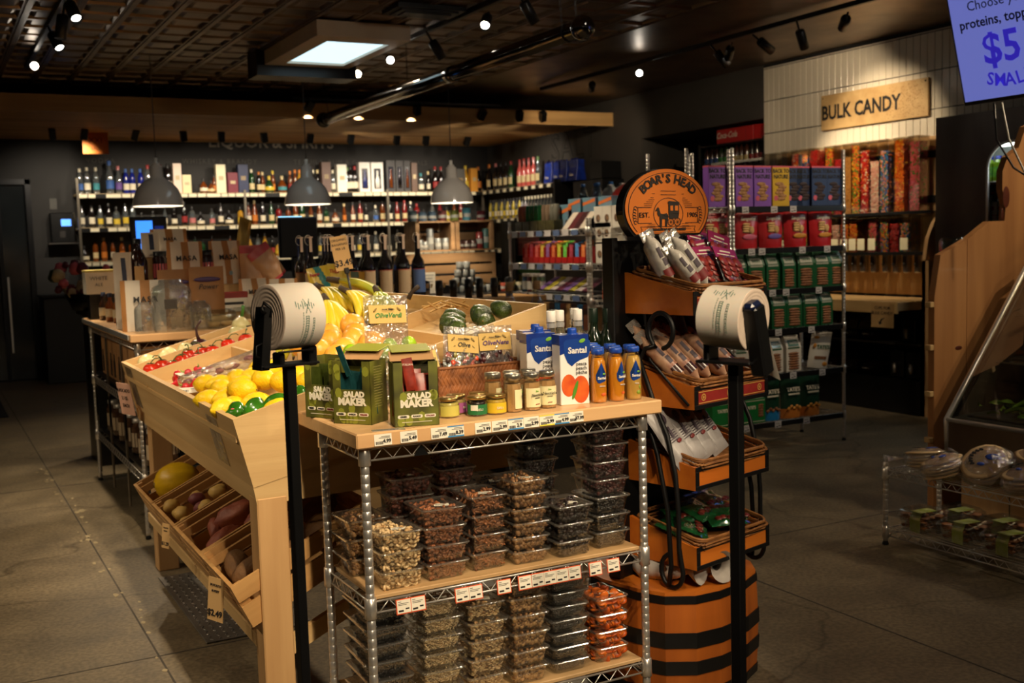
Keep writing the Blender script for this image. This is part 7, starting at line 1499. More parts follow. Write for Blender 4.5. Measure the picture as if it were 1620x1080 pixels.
ob('dark_box', MB().cb(XW-.3, XW-.02, 10.9, 11.15, 2.2, 2.4, .004).cb(XW-.32, XW-.01, 10.86, 11.5, 0, 2.19, .004), BLKM, label='black box on the tall black cabinet at the end of the liquor shelves', cat='cabinet')

# ---------------------------------------------------------------- gum and snack rack in the middle
gm = rack(4.5, 4.95, 7.17, 8.43, 1.66, [1.575, 1.305, 1.06, .78], 'chrome wire rack of gum and drinks before the liquor shelves', wires=.05, hgt=.045, step=.07)
gm2 = rack(4.5, 4.95, 6.66, 7.13, 1.66, [1.575, 1.305, 1.03, .78], 'chrome wire rack of white boxes right of the gum rack', wires=.05, hgt=.045, step=.07)
for z in (1.555, 1.285, 1.04, .76): 
    for k in range(8):
        ob('shelf_tag', MB().bb(-.002, 0, -.05, .05, -.025, .02), [TG, mat('tag_blue', (90, 110, 150), .5)][k % 2], label='small %s tag on the front edges of the gum rack shelves' % ('white', 'blue')[k % 2], cat='shelf tag', group='%s tags on the gum rack' % ('white', 'blue')[k % 2], loc=(4.49, 8.32-.14*k, z))
GT_ = mat('red_tray', (190, 30, 26), .45, var=.05)
gc = [(206, 60, 50), (176, 40, 60), (206, 80, 70), (196, 160, 50), (120, 70, 130), (200, 90, 40), (190, 180, 40), (90, 180, 60), (150, 40, 60), (60, 120, 190), (230, 110, 50)]
for k, c in enumerate(gc):
    y = 8.22-.092*k; t = thing('gum_tray', 'red counter tray of %s gum packs on the gum rack, %s from the left' % (('red', 'crimson', 'rose', 'mustard', 'violet', 'orange', 'lime', 'green', 'dark red', 'blue', 'coral')[k], nth(k+1)), 'gum tray', (4.53, y, 1.31)); t['group'] = 'gum trays'
    ob('tray', MB().bb(0, .12, -.043, .043, 0, .003).bb(0, .003, -.043, .043, 0, .05).bb(0, .12, -.043, -.041, 0, .13).bb(0, .12, .041, .043, 0, .13), GT_, t)
    for q in range(3): ob('gum_pack', MB().cb(.012+.03*q, .03+.03*q, -.036, .036, .006, .16+.01*q, .004), mat('gum_%d' % k, c, .4, c2=tuple(min(255, x+60) for x in c), vs=40), t)
for k in range(4):
    y = 8.3-.085*k; t = thing('spray_jar', 'white lidded jar on the third gum rack shelf, %s from the left' % nth(k+1), 'jar', (4.58, y, 1.065)); ob('jar', MB().lathe([(0, 0), (.035, 0), (.037, .01), (.037, .12), (.032, .13)], 16), mat('supp_%d' % k, [(60, 90, 110), (110, 50, 50), (130, 120, 60), (90, 110, 90)][k], .3), t); ob('lid', MB().lathe([(.034, .128), (.036, .13), (.036, .155), (0, .156)], 16), WHT, t); ob('label', MB().lathe([(.0376, .02), (.0376, .09)], 14), PAPER, t)
for k in range(8):
    y = 7.98-.1*k; ob('snack_bar', MB().loft([[(x*.3, y_, z) for x, y_ in MB().rrect(.05, .09, .02, 2)] for z in (0, .2)], 0, True, M=RY(62)), mat('bar_%d' % (k % 4), [(110, 80, 140), (170, 160, 60), (180, 170, 170), (90, 40, 60)][k % 4], .35, var=.2, vs=20), label='foil snack bar leaning in the black tray of the gum rack, %s from the left' % nth(k+1), cat='snack bar', group='snack bars', loc=(4.53, y, 1.09))
ob('bar_tray', MB().cb(4.515, 4.8, 7.2, 8.03, 1.063, 1.08, .003), BLK, label='black tray under the foil snack bars on the gum rack', cat='tray')
DRK = [((150, 80, 60), 'amber drink'), ((30, 110, 60), 'green drink'), ((30, 110, 60), 'green drink'), ((140, 120, 100), 'grey drink'), ((110, 110, 100), 'grey drink')]
for k, (c, n) in enumerate(DRK):
    t = thing('drink_pack', '%s pack with olive base on the gum rack top, %s from the left' % (n, nth(k+1)), 'drink pack', (4.58, 8.33-.135*k, 1.58)); ob('pack_base', MB().cb(-.05, .06, -.062, .062, 0, .08, .004), mat('olive_pack', (70, 66, 36), .5, var=.3, vs=20), t)
    for q in (-.031, .031): ob('bottle', MB().lathe([(0, .02), (.028, .02), (.028, .17), (.024, .2), (.02, .21), (0, .21)], 14, M=T(0, q, 0)), mat('drk%d' % c[0], c, .2, coat=.5), t)
TBX = mat('teal_carton', (50, 150, 170), .5, c2=(120, 110, 130), vs=5)
for k, (y, z, h, n) in enumerate([(7.68, 1.58, .2, 'low front teal carton'), (7.55, 1.66, .16, 'left upper teal carton'), (7.33, 1.66, .16, 'middle upper teal carton'), (7.1, 1.66, .16, 'right upper teal carton')]):
    t = thing('teal_display_carton', '%s with an orange stripe on top of the gum rack' % n, 'carton', (4.62, y, z)); ob('carton', MB().cb(0, .14, -.095, .095, 0, h, .003), TBX, t); ob('stripe', MB().add([(-.002, .09, h*.75), (-.002, -.09, h*.95), (-.002, -.09, h*.8), (-.002, .09, h*.6)], [(0, 1, 2, 3)]), mat('stripe_orange', (206, 110, 50), .5), t)
ob('carton_stand', MB().cb(4.6, 4.9, 6.99, 7.66, 1.578, 1.655, .004), BLK, label='black riser under the teal cartons on the gum rack', cat='riser')
for k in range(4):
    ob('chocolate_bar', MB().cb(-.004, .004, -.045, .045, 0, .17, .003, M=RY(40)), mat('choc_%d' % (k % 3), [(206, 196, 180), (90, 36, 40), (60, 24, 28)][k % 3], .4, var=.1), label='flat chocolate bar leaning at the front of the gum rack top, %s from the left' % nth(k+1), cat='chocolate bar', group='chocolate bars', loc=(4.5, 7.5-.085*k, 1.58))
WBX = mat('white_candle_box', (226, 220, 208), .5, var=.03)
for k, (y, z) in enumerate([(7.06, 1.58), (6.94, 1.58), (6.81, 1.58), (7.05, 1.47), (7.05, 1.31), (6.89, 1.31), (6.75, 1.31), (6.95, 1.47)]):
    t = thing('white_box', 'white box with a round picture beside the black display, %s' % ('top row left', 'top row middle', 'top row right', 'middle stack, upper left', 'middle stack, lower left', 'middle shelf centre', 'middle shelf right', 'middle stack, upper right')[k], 'box', (4.53, y, z)); ob('carton', MB().cb(0, .13, -.06, .06, 0, .15 if z != 1.58 else .16, .002), WBX, t); ob('round_picture', MB().lathe([(0, 0), (.03, 0)], 16, M=T(-.0012, 0, .07) @ RY(-90)), mat('pic_tan', (180, 140, 100), .5, c2=(50, 40, 36), vs=30), t)
for k in range(3):
    o = ob('snack_pouch', MB().pouch(.15, .24, .05, crinkle=.004, fm=lambda u, v: 1 if v > .86 or v < .3 else 0), [WBG, [mat('pouch_orange', (206, 90, 50), .5), mat('pouch_red', (140, 30, 40), .5), mat('pouch_orange', (206, 90, 50))][k]], label='white snack pouch with a coloured top on the lower shelf beside the black display, %s' % nth(k+1), cat='snack bag', group='white snack pouches', loc=(4.58, 7.02-.16*k, 1.04), rot=(0, 0, -90))
for k in range(14):
    c = [(110, 60, 36), (180, 140, 90), (60, 40, 30), (40, 110, 160)][k % 4]; ob('carton_row', MB().cb(-.035, .035, -.04, .04, 0, .2, .003), mat('row_%d' % (k % 4), c, .5, var=.2), label='small upright carton on the lowest visible gum rack shelf, %s from the left' % nth(k+1), cat='carton', group='cartons on the lowest gum rack shelf', loc=(4.58, 8.35-.088*k, .785))
# water and jugs on a rack behind
rk3 = thing('black_shelf', 'black shelf behind the gum rack carrying water bottles and milk jugs', 'shelf', (5.15, 7.6, 0)); ob('top_board', MB().cb(0, .5, -.55, 1.5, 1.6, 1.63, .003), BLKM, rk3); ob('body', MB().cb(.05, .45, -.5, 1.45, 0, 1.6, .003), BLKM, rk3)
for k in range(4):
    t = thing('water_bottle', 'large pale blue water bottle behind the gum rack, %s from the left' % nth(k+1), 'water bottle', (5.25+.06*(k % 2), 8.42-.12*k, 1.63)); ob('bottle', MB().lathe([(0, 0), (.048, 0), (.05, .02), (.046, .07), (.05, .12), (.05, .24), (.034, .3), (.018, .33)], 18), clear('water_blue', (150, 196, 226), .2, .04, haze=.1, hc=(100, 150, 190)), t); ob('cap', MB().lathe([(.02, .33), (.02, .355), (0, .356)], 12), mat('azure_cap', (40, 110, 190), .4), t)
for k in range(3):
    t = thing('milk_jug', 'translucent white gallon jug behind the gum rack, %s from the left' % nth(k+1), 'jug', (5.28, 8.02-.18*k, 1.68)); ob('jug', MB().loft([[(x, y, z) for x, y in MB().rrect(.15*q, .15*q, .03*q, 4)] for q, z in ((.95, 0), (1, .02), (1, .17), (.6, .24), (.3, .265), (.3, .28))], 0, True), mat('milky_plastic', (200, 204, 206), .3, sss=.1), t); ob('handle', MB().tube([(-.02, -.03, .27), (-.03, -.06, .26), (-.03, -.075, .2), (-.03, -.07, .15)], .012, 8), mat('milky_plastic', (200, 204, 206)), t)
t = thing('red_basket', 'red net bag with a red handle and yellow tags right of the gum rack top', 'net bag', (5.0, 7.25, 1.66)); ob('net', MB().ell((0, 0, .14), (.12, .3, .14), 24, 14, fn=lambda d: 1+.05*mn.noise(d*6)), mat('red_net', (150, 20, 24), .4, c2=(90, 30, 20), vs=30, coat=.3), t); ob('handle', MB().tube([(0, -.0, .27), (0, -.12, .33), (0, -.25, .32), (0, -.33, .25)], .012, 8), mat('red_handle', (190, 24, 30), .35), t)
for y in (.02, -.2): ob('yellow_tag', MB().bb(-.14, -.135, y-.035, y+.035, .04, .17), mat('yellow_tag', (200, 180, 60), .5), t)
t = thing('display_back_panel', 'tall dark panel stood behind the round-sign display beside the white boxes', 'panel', (4.5, 6.35, 0)); ob('panel', MB().cb(0, .05, -.25, .25, 0, 1.78, .004), BLKM, t)
# crates with candles
CRW = wood('grey_crate_wood', (176, 140, 100), (140, 106, 72), 6, 0)
def big_crate(x, y, z, w_, h, label, openf=True):
    t = thing('display_crate', label, 'crate', (x, y, z), 0, 'display crates'); 
    for s in (0, w_-.04): ob('end_post', MB().cb(s, s+.04, 0, .04, 0, h, .003), CRW, t); ob('end_board', MB().bb(s+.01, s+.03, .04, .3, 0, h), CRW, t)
    for q in range(3): ob('back_slat', MB().bb(.04, w_-.04, .28 if openf else 0, .3 if openf else .015, h*q/3+.01, h*(q+1)/3-.012), CRW, t)
    ob('bottom', MB().bb(0, w_, 0, .3, -.0, .015), CRW, t); ob('top', MB().bb(0, w_, 0, .3, h-.015, h), CRW, t); return t
big_crate(4.12, 9.6, 1.42, .41, .29, 'open wooden crate holding grey candles, top left of the crate stack'); big_crate(4.54, 9.6, 1.42, .41, .29, 'open wooden crate holding dark jars, top right of the crate stack')
big_crate(4.0, 9.6, 1.1, .96, .3, 'wide slatted wooden crate at the bottom of the crate stack', False)
ob('black_table', MB().cb(3.9, 5.3, 9.1, 10.0, .99, 1.02, .004).bb(3.95, 5.25, 9.2, 9.95, 0, .99).cb(4.0, 5.0, 9.55, 9.9, 1.02, 1.1, .004), BLKM, label='black display table carrying the wooden crates', cat='table')
t = thing('white_notice', 'white text card standing before the wide wooden crate', 'notice', (4.2, 9.5, 1.03)); ob('sheet', MB().bb(-.06, .06, 0, .004, 0, .2), PAPER, t); ob('print', MB().bb(-.045, .045, -.001, 0, .17, .176).bb(-.045, .03, -.001, 0, .14, .145).bb(-.045, .04, -.001, 0, .11, .115).bb(-.045, .02, -.001, 0, .08, .085), mat('grey_print', (130, 130, 130), .6), t)
TIN = mat('grey_tin', (136, 140, 140), .4, .3, var=.06)
def mk_tin(h=.07, c=None, key=''):
    def f():
        t = thing('candle_tin', '', 'candle'); ob('tin', MB().lathe([(0, 0), (.033, 0), (.034, .003), (.034, h), (.03, h+.003), (0, h+.002)], 16), c or TIN, t); ob('band', MB().lathe([(.0345, h*.3), (.0345, h*.6)], 16), mat('pale_band', (170, 172, 168), .5), t); return t
    return f
for lv, n_ in enumerate((6, 4, 3, 2)):
    for k in range(n_): place('tin', mk_tin(), (4.42+.072*k+.02*lv, 9.42, 1.021+.075*lv), 0, 'grey candle tin in the pyramid before the crates, %s level, %s from the left' % (('bottom', 'second', 'third', 'top')[lv], nth(k+1)), 'candle tins in the pyramid')
for k, (x, h) in enumerate([(4.19, .1), (4.24, .08), (4.3, .2), (4.38, .11), (4.46, .11)]): place('tin%g' % h, mk_tin(h), (x, 9.68, 1.436), 0, 'grey candle in the top left crate, %s from the left' % nth(k+1), 'candles in the left crate')
JC = mat('brown_jar', (70, 40, 36), .3, coat=.3); RJ = mat('red_jar', (120, 40, 40), .3, coat=.3); TJ = mat('teal_jar', (60, 100, 100), .4)
for k, (x, h, c) in enumerate([(4.62, .08, JC), (4.69, .08, JC), (4.76, .08, JC), (4.83, .16, RJ), (4.9, .19, TJ)]):
    o = mk_tin(h, c)(); o.location = (x, 9.68, 1.436); tag(o, '%s jar candle in the top right crate, %s from the left' % (('brown', 'brown', 'brown', 'dark red', 'teal')[k], nth(k+1)), None, 'candles in the right crate')
for k, (x, c, h) in enumerate([(4.16, (70, 84, 90), .1), (4.26, (80, 100, 120), .09), (4.36, (70, 90, 110), .09), (4.47, (110, 60, 60), .1), (4.6, (120, 130, 60), .1), (4.73, (70, 130, 150), .12), (4.89, (120, 50, 60), .09)]):
    o = mk_tin(h, mat('topc_%d' % k, c, .35))(); o.location = (x, 9.75, 1.711); o.scale = (1.25, 1.25, 1); tag(o, 'coloured jar candle standing on top of the crates, %s from the left' % nth(k+1), None, 'candles on the crates')
for k, c in enumerate([(150, 60, 40), (150, 150, 50), (200, 190, 160), (190, 184, 170)]):
    o = mk_tin(.08, mat('low_%d' % k, c, .35))(); o.location = (4.95+.085*k, 9.42, 1.021); tag(o, 'small %s jar on the black table right of the tins' % ('rust', 'olive', 'cream', 'pale')[k], None, 'jars right of the tins')
for k, (y, z, c, n) in enumerate([(9.55, 1.36, (200, 110, 110), 'upper left pink box'), (9.55, 1.5, (200, 110, 110), 'upper pink box of the stack'), (9.55, 1.03, (190, 170, 40), 'yellow green tea box'), (9.55, 1.18, (80, 160, 60), 'green tea box')]):
    t = thing('tea_box', n+' on the shelf left of the gum rack', 'box', (5.28+.0*k, 9.5, z)); ob('carton', MB().cb(-.12, .12, 0, .1, 0, .135, .002), mat('tea_%d' % c[0], c, .5, c2=tuple(int(x*.7+60) for x in c), vs=20), t); ob('print', MB().bb(-.05, .05, -.002, 0, .04, .1), WL, t)
ob('side_shelf', MB().cb(5.12, 5.5, 9.45, 9.75, 1.335, 1.355, .002).cb(5.12, 5.5, 9.45, 9.75, 1.01, 1.028, .002).bb(5.5, 5.52, 9.45, 9.75, 0, 1.8).bb(5.1, 5.12, 9.45, 9.75, 0, 1.7), BLKM, label='small black shelf unit of tea boxes left of the gum rack', cat='shelf')

# ---------------------------------------------------------------- chip and jar display in the middle left
du = rack(.95, 1.95, 5.9, 7.65, 1.06, [1.035, .70, .33], 'chrome wire shelving behind the produce stand with a wood top of snacks', wires=.0, hgt=.04, step=.07)
ob('wood_top', MB().cb(-.04, 1.04, -.06, 1.8, 1.04, 1.08, .004), TOPW, du); ob('edge_film', MB().cb(-.048, -.04, -.02, 1.8, 1.05, 1.078, .002), CHROME, du)
for z in (.715, .345): ob('shelf_board', MB().cb(.01, .99, .01, 1.74, z, z+.012, .002), BLKM, du)
for y in (0, .58, 1.16, 1.74):
    for z in (.36, .74): ob('grid_divider', MB().cb(.0, .012, y-.012, y+.012, z-.3, z+.27, .002), mat('grey_upright', (120, 112, 100), .4, .6), du)
ob('riser', MB().cb(1.1, 1.95, 6.4, 6.8, 1.081, 1.30, .004).cb(1.1, 1.9, 6.62, 6.95, 1.3, 1.47, .004), BIRCH_X, label='stepped wooden riser under the chip bags on the snack display', cat='riser')
# boxes in the lower shelves
for k, (y, w_) in enumerate([(6.1, .3), (6.42, .3), (6.74, .3), (7.06, .3), (7.38, .26)]):
    t = thing('cardboard_box', 'brown cardboard box with bottle prints under the snacks, %s from near end' % nth(k+1), 'box', (.99, y, .728)); ob('box', MB().cb(0, .4, -w_/2, w_/2, 0, .28, .003), mat('cardboard', (170, 124, 76), .75, var=.08), t); m = MB()
    for q in (-.07, .07): m.bb(-.002, 0, q-.03, q+.03, .02, .12).bb(-.002, 0, q-.015, q+.015, .12, .16)
    ob('bottle_print', m, INK, t)
def mk_jr():
    t = thing('pickle_jar', '', 'jar'); ob('jar', MB().lathe([(0, 0), (.045, 0), (.048, .01), (.048, .15), (.036, .18)], 16), mat('jar_brown', (96, 70, 50), .15, c2=(60, 40, 30), vs=30, coat=.5), t); ob('lid', MB().lathe([(.04, .178), (.04, .2), (0, .201)], 14), mat('pale_lid', (180, 172, 160), .4, .4), t); ob('label', MB().lathe([(.0485, .04), (.0485, .12)], 14), mat('tan_jar_label', (190, 170, 140), .6, var=.1), t); return t
for k in range(14): place('jr', mk_jr, (1.03+.1*(k % 2), 6.02+.115*(k//1), .36), 0, 'tan labelled jar on the lowest shelf under the snacks, %s from near end' % nth(k+1), 'jars on the lowest snack shelf')
BAGW = mat('white_chip_bag', (226, 214, 196), .5, var=.04); BAGK = mat('kraft_stripe', (176, 122, 66), .6, var=.06)
def masa(w_, h):
    def f():
        t = thing('chip_bag', '', 'chip bag'); ob('bag', MB().pouch(w_, h, .09, crinkle=.005, nu=20, fm=lambda u, v: 1 if (u < .1 or .42 < u < .58 or u > .9) else 0), [BAGW, BAGK], t); txt(t, 'MASA', h*.16, INK, (0, -.042, h*.62), rot=(80, 0, 0), bold=.001, space=1.2); ob('blue_badge', MB().ell((.01, -.047, h*.25), (.012, .002, .014), 10, 6), mat('badge_blue', (120, 150, 170), .5), t); return t
    return f
for k, (x, y, z, w_, h, a, n) in enumerate([(1.04, 6.1, 1.081, .25, .27, -10, 'kraft striped white chip bag at the front left of the snack display'), (1.33, 6.45, 1.301, .2, .25, 0, 'kraft striped white chip bag in the middle row, centre'), (1.57, 6.5, 1.301, .2, .25, 14, 'kraft striped white chip bag in the middle row, right'), (1.29, 6.68, 1.471, .21, .16, 0, 'kraft striped white chip bag on the highest step'), (1.68, 6.3, 1.13, .18, .2, 4, 'kraft striped white chip bag low behind the left bag roll'), (1.86, 6.35, 1.12, .18, .2, -20, 'kraft striped white chip bag turned, right of the low one')]):
    o = masa(w_, h)(); o.location = (x, y, z); o.rotation_euler.z = radians(a); tag(o, n, None, 'striped chip bags')
KB = mat('kraft_bag', (150, 104, 60), .6, var=.06); PU = mat('purple_band', (60, 36, 90), .5)
for k, (x, y, z) in enumerate([(1.22, 6.2, 1.14), (1.38, 6.16, 1.15)]):
    t = thing('cookie_pouch', 'brown kraft snack pouch with a purple band, %s of two in the snack display' % ('left', 'right')[k], 'snack bag', (x, y, z)); ob('pouch', MB().pouch(.19, .26, .07, crinkle=.004), KB, t); ob('purple_band', MB().ell((0, -.022, .19), (.075, .004, .014), 16, 6), PU, t); txt(t, 'Power', .04, INK, (0, -.034, .15), rot=(80, 0, 0), shear=.3)
ob('pouch_support', MB().cb(1.12, 1.5, 6.12, 6.28, 1.081, 1.14, .003), BIRCH_X, label='low wooden block under the two brown pouches', cat='riser')
DKJ = mat('dark_preserve', (40, 18, 18), .15, coat=.6); PKL = mat('rose_label', (190, 90, 100), .5)
for k, (x, y, z, sc, n) in enumerate([(1.2, 6.5, 1.301, 1, 'dark preserve jar with a rose label, left of the middle chip bag'), (1.455, 6.48, 1.301, 1, 'dark preserve jar with a rose label, right of the middle chip bag')]):
    t = thing('preserve_jar', n, 'jar', (x, y, z)); ob('jar', MB().lathe([(0, 0), (.04, 0), (.042, .01), (.042, .16), (.034, .175)], 16), DKJ, t); ob('lid', MB().lathe([(.036, .172), (.037, .2), (0, .201)], 14), BLK, t); ob('label', MB().lathe([(.0425, .05), (.0425, .13)], 14), PKL, t)
t = thing('syrup_bottle', 'large dark syrup bottle with a tan label left of the chip bags', 'bottle', (1.08, 6.5, 1.301)); ob('bottle', MB().lathe([(0, 0), (.05, 0), (.052, .01), (.052, .15), (.03, .2), (.02, .22), (.02, .25)], 18), GLS['amber'] if 0 else mat('syrup_dark', (40, 22, 16), .1, coat=.6), t); ob('cap', MB().lathe([(.022, .245), (.022, .275), (0, .276)], 12), BLK, t); ob('label', MB().bb(-.03, .02, -.054, -.052, .03, .12), mat('tan_card', (196, 158, 104)), t)
for k, (x, y, z, h, a, n) in enumerate([(.97, 6.35, 1.081, .42, 8, 'tall white and navy bag standing at the left of the snack display'), (1.17, 6.6, 1.471, .14, 0, 'small white bag left of the highest chip bag')]):
    t = thing('coffee_bag', n, 'coffee bag', (x, y, z), a); ob('bag', MB().pouch(.1, h, .06, crinkle=.004, fm=lambda u, v: 1 if .4 < u < .7 and .3 < v < .9 else 0), [BAGW, mat('navy_print', (40, 50, 80), .5)], t)
GOLDP = mat('gold_pouch', (170, 140, 60), .3, .4, var=.2)
ob('snack_pouch', MB().pouch(.1, .24, .05, crinkle=.006), GOLDP, label='shiny gold pouch leaning right of the highest chip bag', cat='snack bag', loc=(1.69, 6.6, 1.45), rot=(0, 14, 30))
for k, (x, y, z, ry, n) in enumerate([(1.72, 6.45, 1.301, 0, 'pink topped clear pouch of pale snacks in the snack display'), (1.86, 6.45, 1.32, -34, 'pink and gold pouch tipping over at the right of the snack display'), (1.79, 6.52, 1.3, -10, 'red topped pouch between the pink topped pouches')]):
    ob('snack_pouch', MB().pouch(.15, .22, .06, crinkle=.006, fm=lambda u, v: 1 if v > .82 or v < .1 else 0), [mat('peach_film', (206, 160, 120), .35, var=.1), mat('pink_foil', (206, 80, 90), .35, var=.1)], label=n, cat='snack bag', group='pink topped pouches', loc=(x, y, z), rot=(0, ry, 10*k))
CJ = clear('canister_glass', (226, 232, 234), .26, .04, wrinkle=.25, haze=.06)
for k, (x, y, r, h, n) in enumerate([(1.15, 5.98, .105, .27, 'large clear ribbed plastic canister in front of the chip bags'), (1.0, 5.93, .05, .16, 'small clear canister left of the large one'), (1.3, 6.0, .06, .15, 'small clear canister right of the large one')]):
    t = thing('clear_canister', n, 'canister', (x, y, 1.081)); ob('canister', MB().lathe([(0, 0), (r*.95, 0), (r, .01), (r, h*.75), (r*.9, h*.85), (r*.6, h*.92), (r*.55, h), (0, h)], 24), CJ, t)
    if k == 0: ob('dark_label', MB().lathe([(r+.001, .12), (r+.001, .17)], 6, a0=radians(-120), a1=radians(-85)), mat('chalk_label', (60, 54, 48), .7), t)
TART = mat('tart_pastry', (200, 160, 100), .6, var=.1)
for k, (x, y, z, n) in enumerate([(1.4, 5.98, 1.081, 'clear clamshell of round pastries before the brown pouches'), (1.55, 6.05, 1.081, 'clear domed clamshell left of the red topped box'), (1.66, 6.1, 1.081, 'clear domed clamshell behind the left bag roll')]):
    t = thing('pastry_clamshell', n, 'food tub', (x, y, z)); ob('shell', MB().loft([[(a, b, z_) for a, b in MB().rrect(.16*q, .12*q, .02)] for q, z_ in ((.85, 0), (1, .04), (1.05, .045), (.95, .09), (.7, .1))], 0, True), CLR, t)
    for s in (-.036, .036): ob('pastry', MB().lathe([(0, .008), (.03, .008), (.034, .03), (.02, .036), (0, .03)], 16, M=T(s, -.01, 0)), TART, t)
t = thing('cracker_box', 'white box with a dark red lid behind the clear clamshells', 'box', (1.53, 6.2, 1.15)); ob('box', MB().cb(-.085, .085, 0, .08, 0, .11, .003), PAPER, t); ob('red_top', MB().cb(-.086, .086, -.001, .081, .075, .111, .003), mat('maroon_strip', (140, 36, 32)), t); ob('print', MB().bb(-.06, .06, -.002, 0, .04, .055), INK, t); ob('box_support', MB().bb(-.08, .08, .0, .08, -.068, 0), PINE, t)
for k, (x, y, c, n) in enumerate([(.86+.13, 7.3, (60, 36, 22), 'dark'), (1.0, 7.1, (130, 70, 30), 'amber'), (1.02, 6.95, (150, 90, 40), 'honey'), (1.05, 6.8, (160, 60, 50), 'red')]):
    t = thing('sauce_bottle', '%s sauce bottle with a blue tie at the left edge of the snack display' % n, 'bottle', (x, y, 1.081)); ob('bottle', MB().lathe([(0, 0), (.028, 0), (.03, .1), (.012, .13), (.012, .16)], 14), mat('sauce_%d' % k, c, .15, coat=.5), t); ob('cap', MB().lathe([(.014, .15), (.014, .175), (0, .176)], 10), mat('navy_print', (40, 50, 80)), t); ob('label', MB().lathe([(.0305, .03), (.0305, .08)], 12), mat('cream_paper', (216, 206, 176)), t)
# spring water cartons and flowers behind
t = thing('white_display_box', 'yellow rimmed white box with grey print, far end of the snack display', 'box', (1.05, 7.45, 1.24)); ob('box', MB().cb(-.14, .1, 0, .15, 0, .15, .003), PAPER, t); ob('yellow_rim', MB().cb(-.142, .102, -.002, .15, .14, .155, .002), mat('pale_yellow', (216, 196, 110), .5), t); txt(t, 'WHITE', .035, mat('grey_print', (130, 130, 130)), (-.06, -.002, .1)); txt(t, 'ALE', .03, mat('grey_print', (130, 130, 130)), (-.06, -.002, .06)); ob('box_support', MB().bb(-.12, .09, .01, .14, -.159, 0), BLK, t)
fl = thing('flower_bouquet', 'dark red and pink flower bouquet beyond the snack display', 'flowers', (1.13, 8.4, 1.1)); R7 = random.Random(9); m = MB()
for i in range(60): m.ell((R7.uniform(-.3, .3), R7.uniform(-.15, .15), .1+R7.uniform(0, .25)), R7.uniform(.02, .05), 7, 5, R7.choice((0, 0, 1, 2, 3)), fn=lambda d: 1+.5*mn.noise(d*4))
ob('blossoms', m, [mat('flower_wine', (90, 20, 36), .6), mat('flower_pink', (196, 90, 100), .6), mat('flower_leaf', (50, 60, 30), .6), mat('flower_pale', (180, 160, 120), .6)], fl); ob('bucket', MB().lathe([(0, 0), (.2, 0), (.25, .12), (.24, .12)], 16), BLK, fl)
ob('flower_table', MB().cb(.98, 1.28, 8.1, 8.7, 1.06, 1.098, .004).bb(1.02, 1.26, 8.15, 8.65, 0, 1.06), BLK, label='dark counter under the flower bouquet', cat='counter')
# point of sale
t = thing('register_screen', 'black checkout screen with a bright blue display left of the chip bags', 'screen', (1.5, 8.5, 1.39)); ob('casing', MB().cb(-.13, .135, 0, .03, 0, .37, .006), BLK, t); ob('display', MB().bb(-.09, .03, -.003, 0, .03, .34), mat('lit_blue', (60, 140, 255), .4, emit=1.1), t); ob('display', MB().bb(.045, .11, -.003, 0, .12, .3), mat('dim_blue', (20, 40, 110), .4, emit=.5), t); ob('stand', MB().cb(-.04, .04, .01, .05, -.29, 0, .005), BLK, t)
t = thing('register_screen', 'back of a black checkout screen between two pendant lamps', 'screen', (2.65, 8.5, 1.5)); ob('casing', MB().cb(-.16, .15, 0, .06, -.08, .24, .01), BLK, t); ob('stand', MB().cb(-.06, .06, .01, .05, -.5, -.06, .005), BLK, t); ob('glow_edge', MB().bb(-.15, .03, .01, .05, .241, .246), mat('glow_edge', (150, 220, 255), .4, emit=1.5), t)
ob('checkout_counter', MB().cb(1.3, 3.2, 8.25, 8.9, .96, 1.0, .004).bb(1.35, 3.15, 8.3, 8.85, 0, .96), mat('dark_counter', (40, 34, 30), .5, var=.1), label='dark checkout counter behind the snack display', cat='counter')
for k, (x, c, n) in enumerate([(2.42, (200, 196, 190), 'white paper note'), (2.5, (206, 130, 60), 'orange sticker note'), (2.6, (190, 186, 180), 'grey paper note')]):
    ob('counter_note', MB().bb(x-.04, x+.04, 8.235, 8.245, 1.02, 1.14), mat('note_%d' % k, c, .7), label='%s standing before the checkout screen' % n, cat='note')
# bottles of dark wine with tags on a crate
ob('wine_counter', MB().cb(1.98, 2.78, 6.2, 6.75, 1.13, 1.17, .004).bb(2.02, 2.74, 6.25, 6.7, 0, 1.13), mat('dark_counter', (40, 34, 30)), label='dark counter carrying the row of tagged dark bottles', cat='counter')
NTG = mat('neck_tag', (206, 180, 160), .6, var=.05); LBP = mat('parchment_label', (206, 180, 146), .6, var=.04); LBB = mat('slate_blue_label', (90, 116, 170), .5)
def mk_wb(blue):
    def f():
        t = thing('tagged_bottle', '', 'bottle'); ob('bottle', MB().lathe([(0, 0), (.04, 0), (.043, .006), (.043, .19), (.036, .225), (.018, .26), (.015, .38)], 18), GLS['dark'], t); ob('label', MB().lathe([(.0436, .03), (.0436, .175)], 14, a0=radians(-160), a1=radians(-20)), LBB if blue else LBP, t)
        ob('neck_tag', MB().bb(-.014, .014, -.018, .016, .384, .39).bb(-.008, .008, -.0195, -.018, .30, .39), NTG, t); ob('tag_string', MB().tube([(.02*cos(a)*1.1-.012, -.01, .37+.03*sin(a)) for a in [i*pi/5 for i in range(10)]], .0012, 4, closed=True), PAPER, t); ob('red_line', MB().lathe([(.0437, .172), (.0437, .177)], 12, a0=radians(-160), a1=radians(-20)), RB, t); return t
    return f
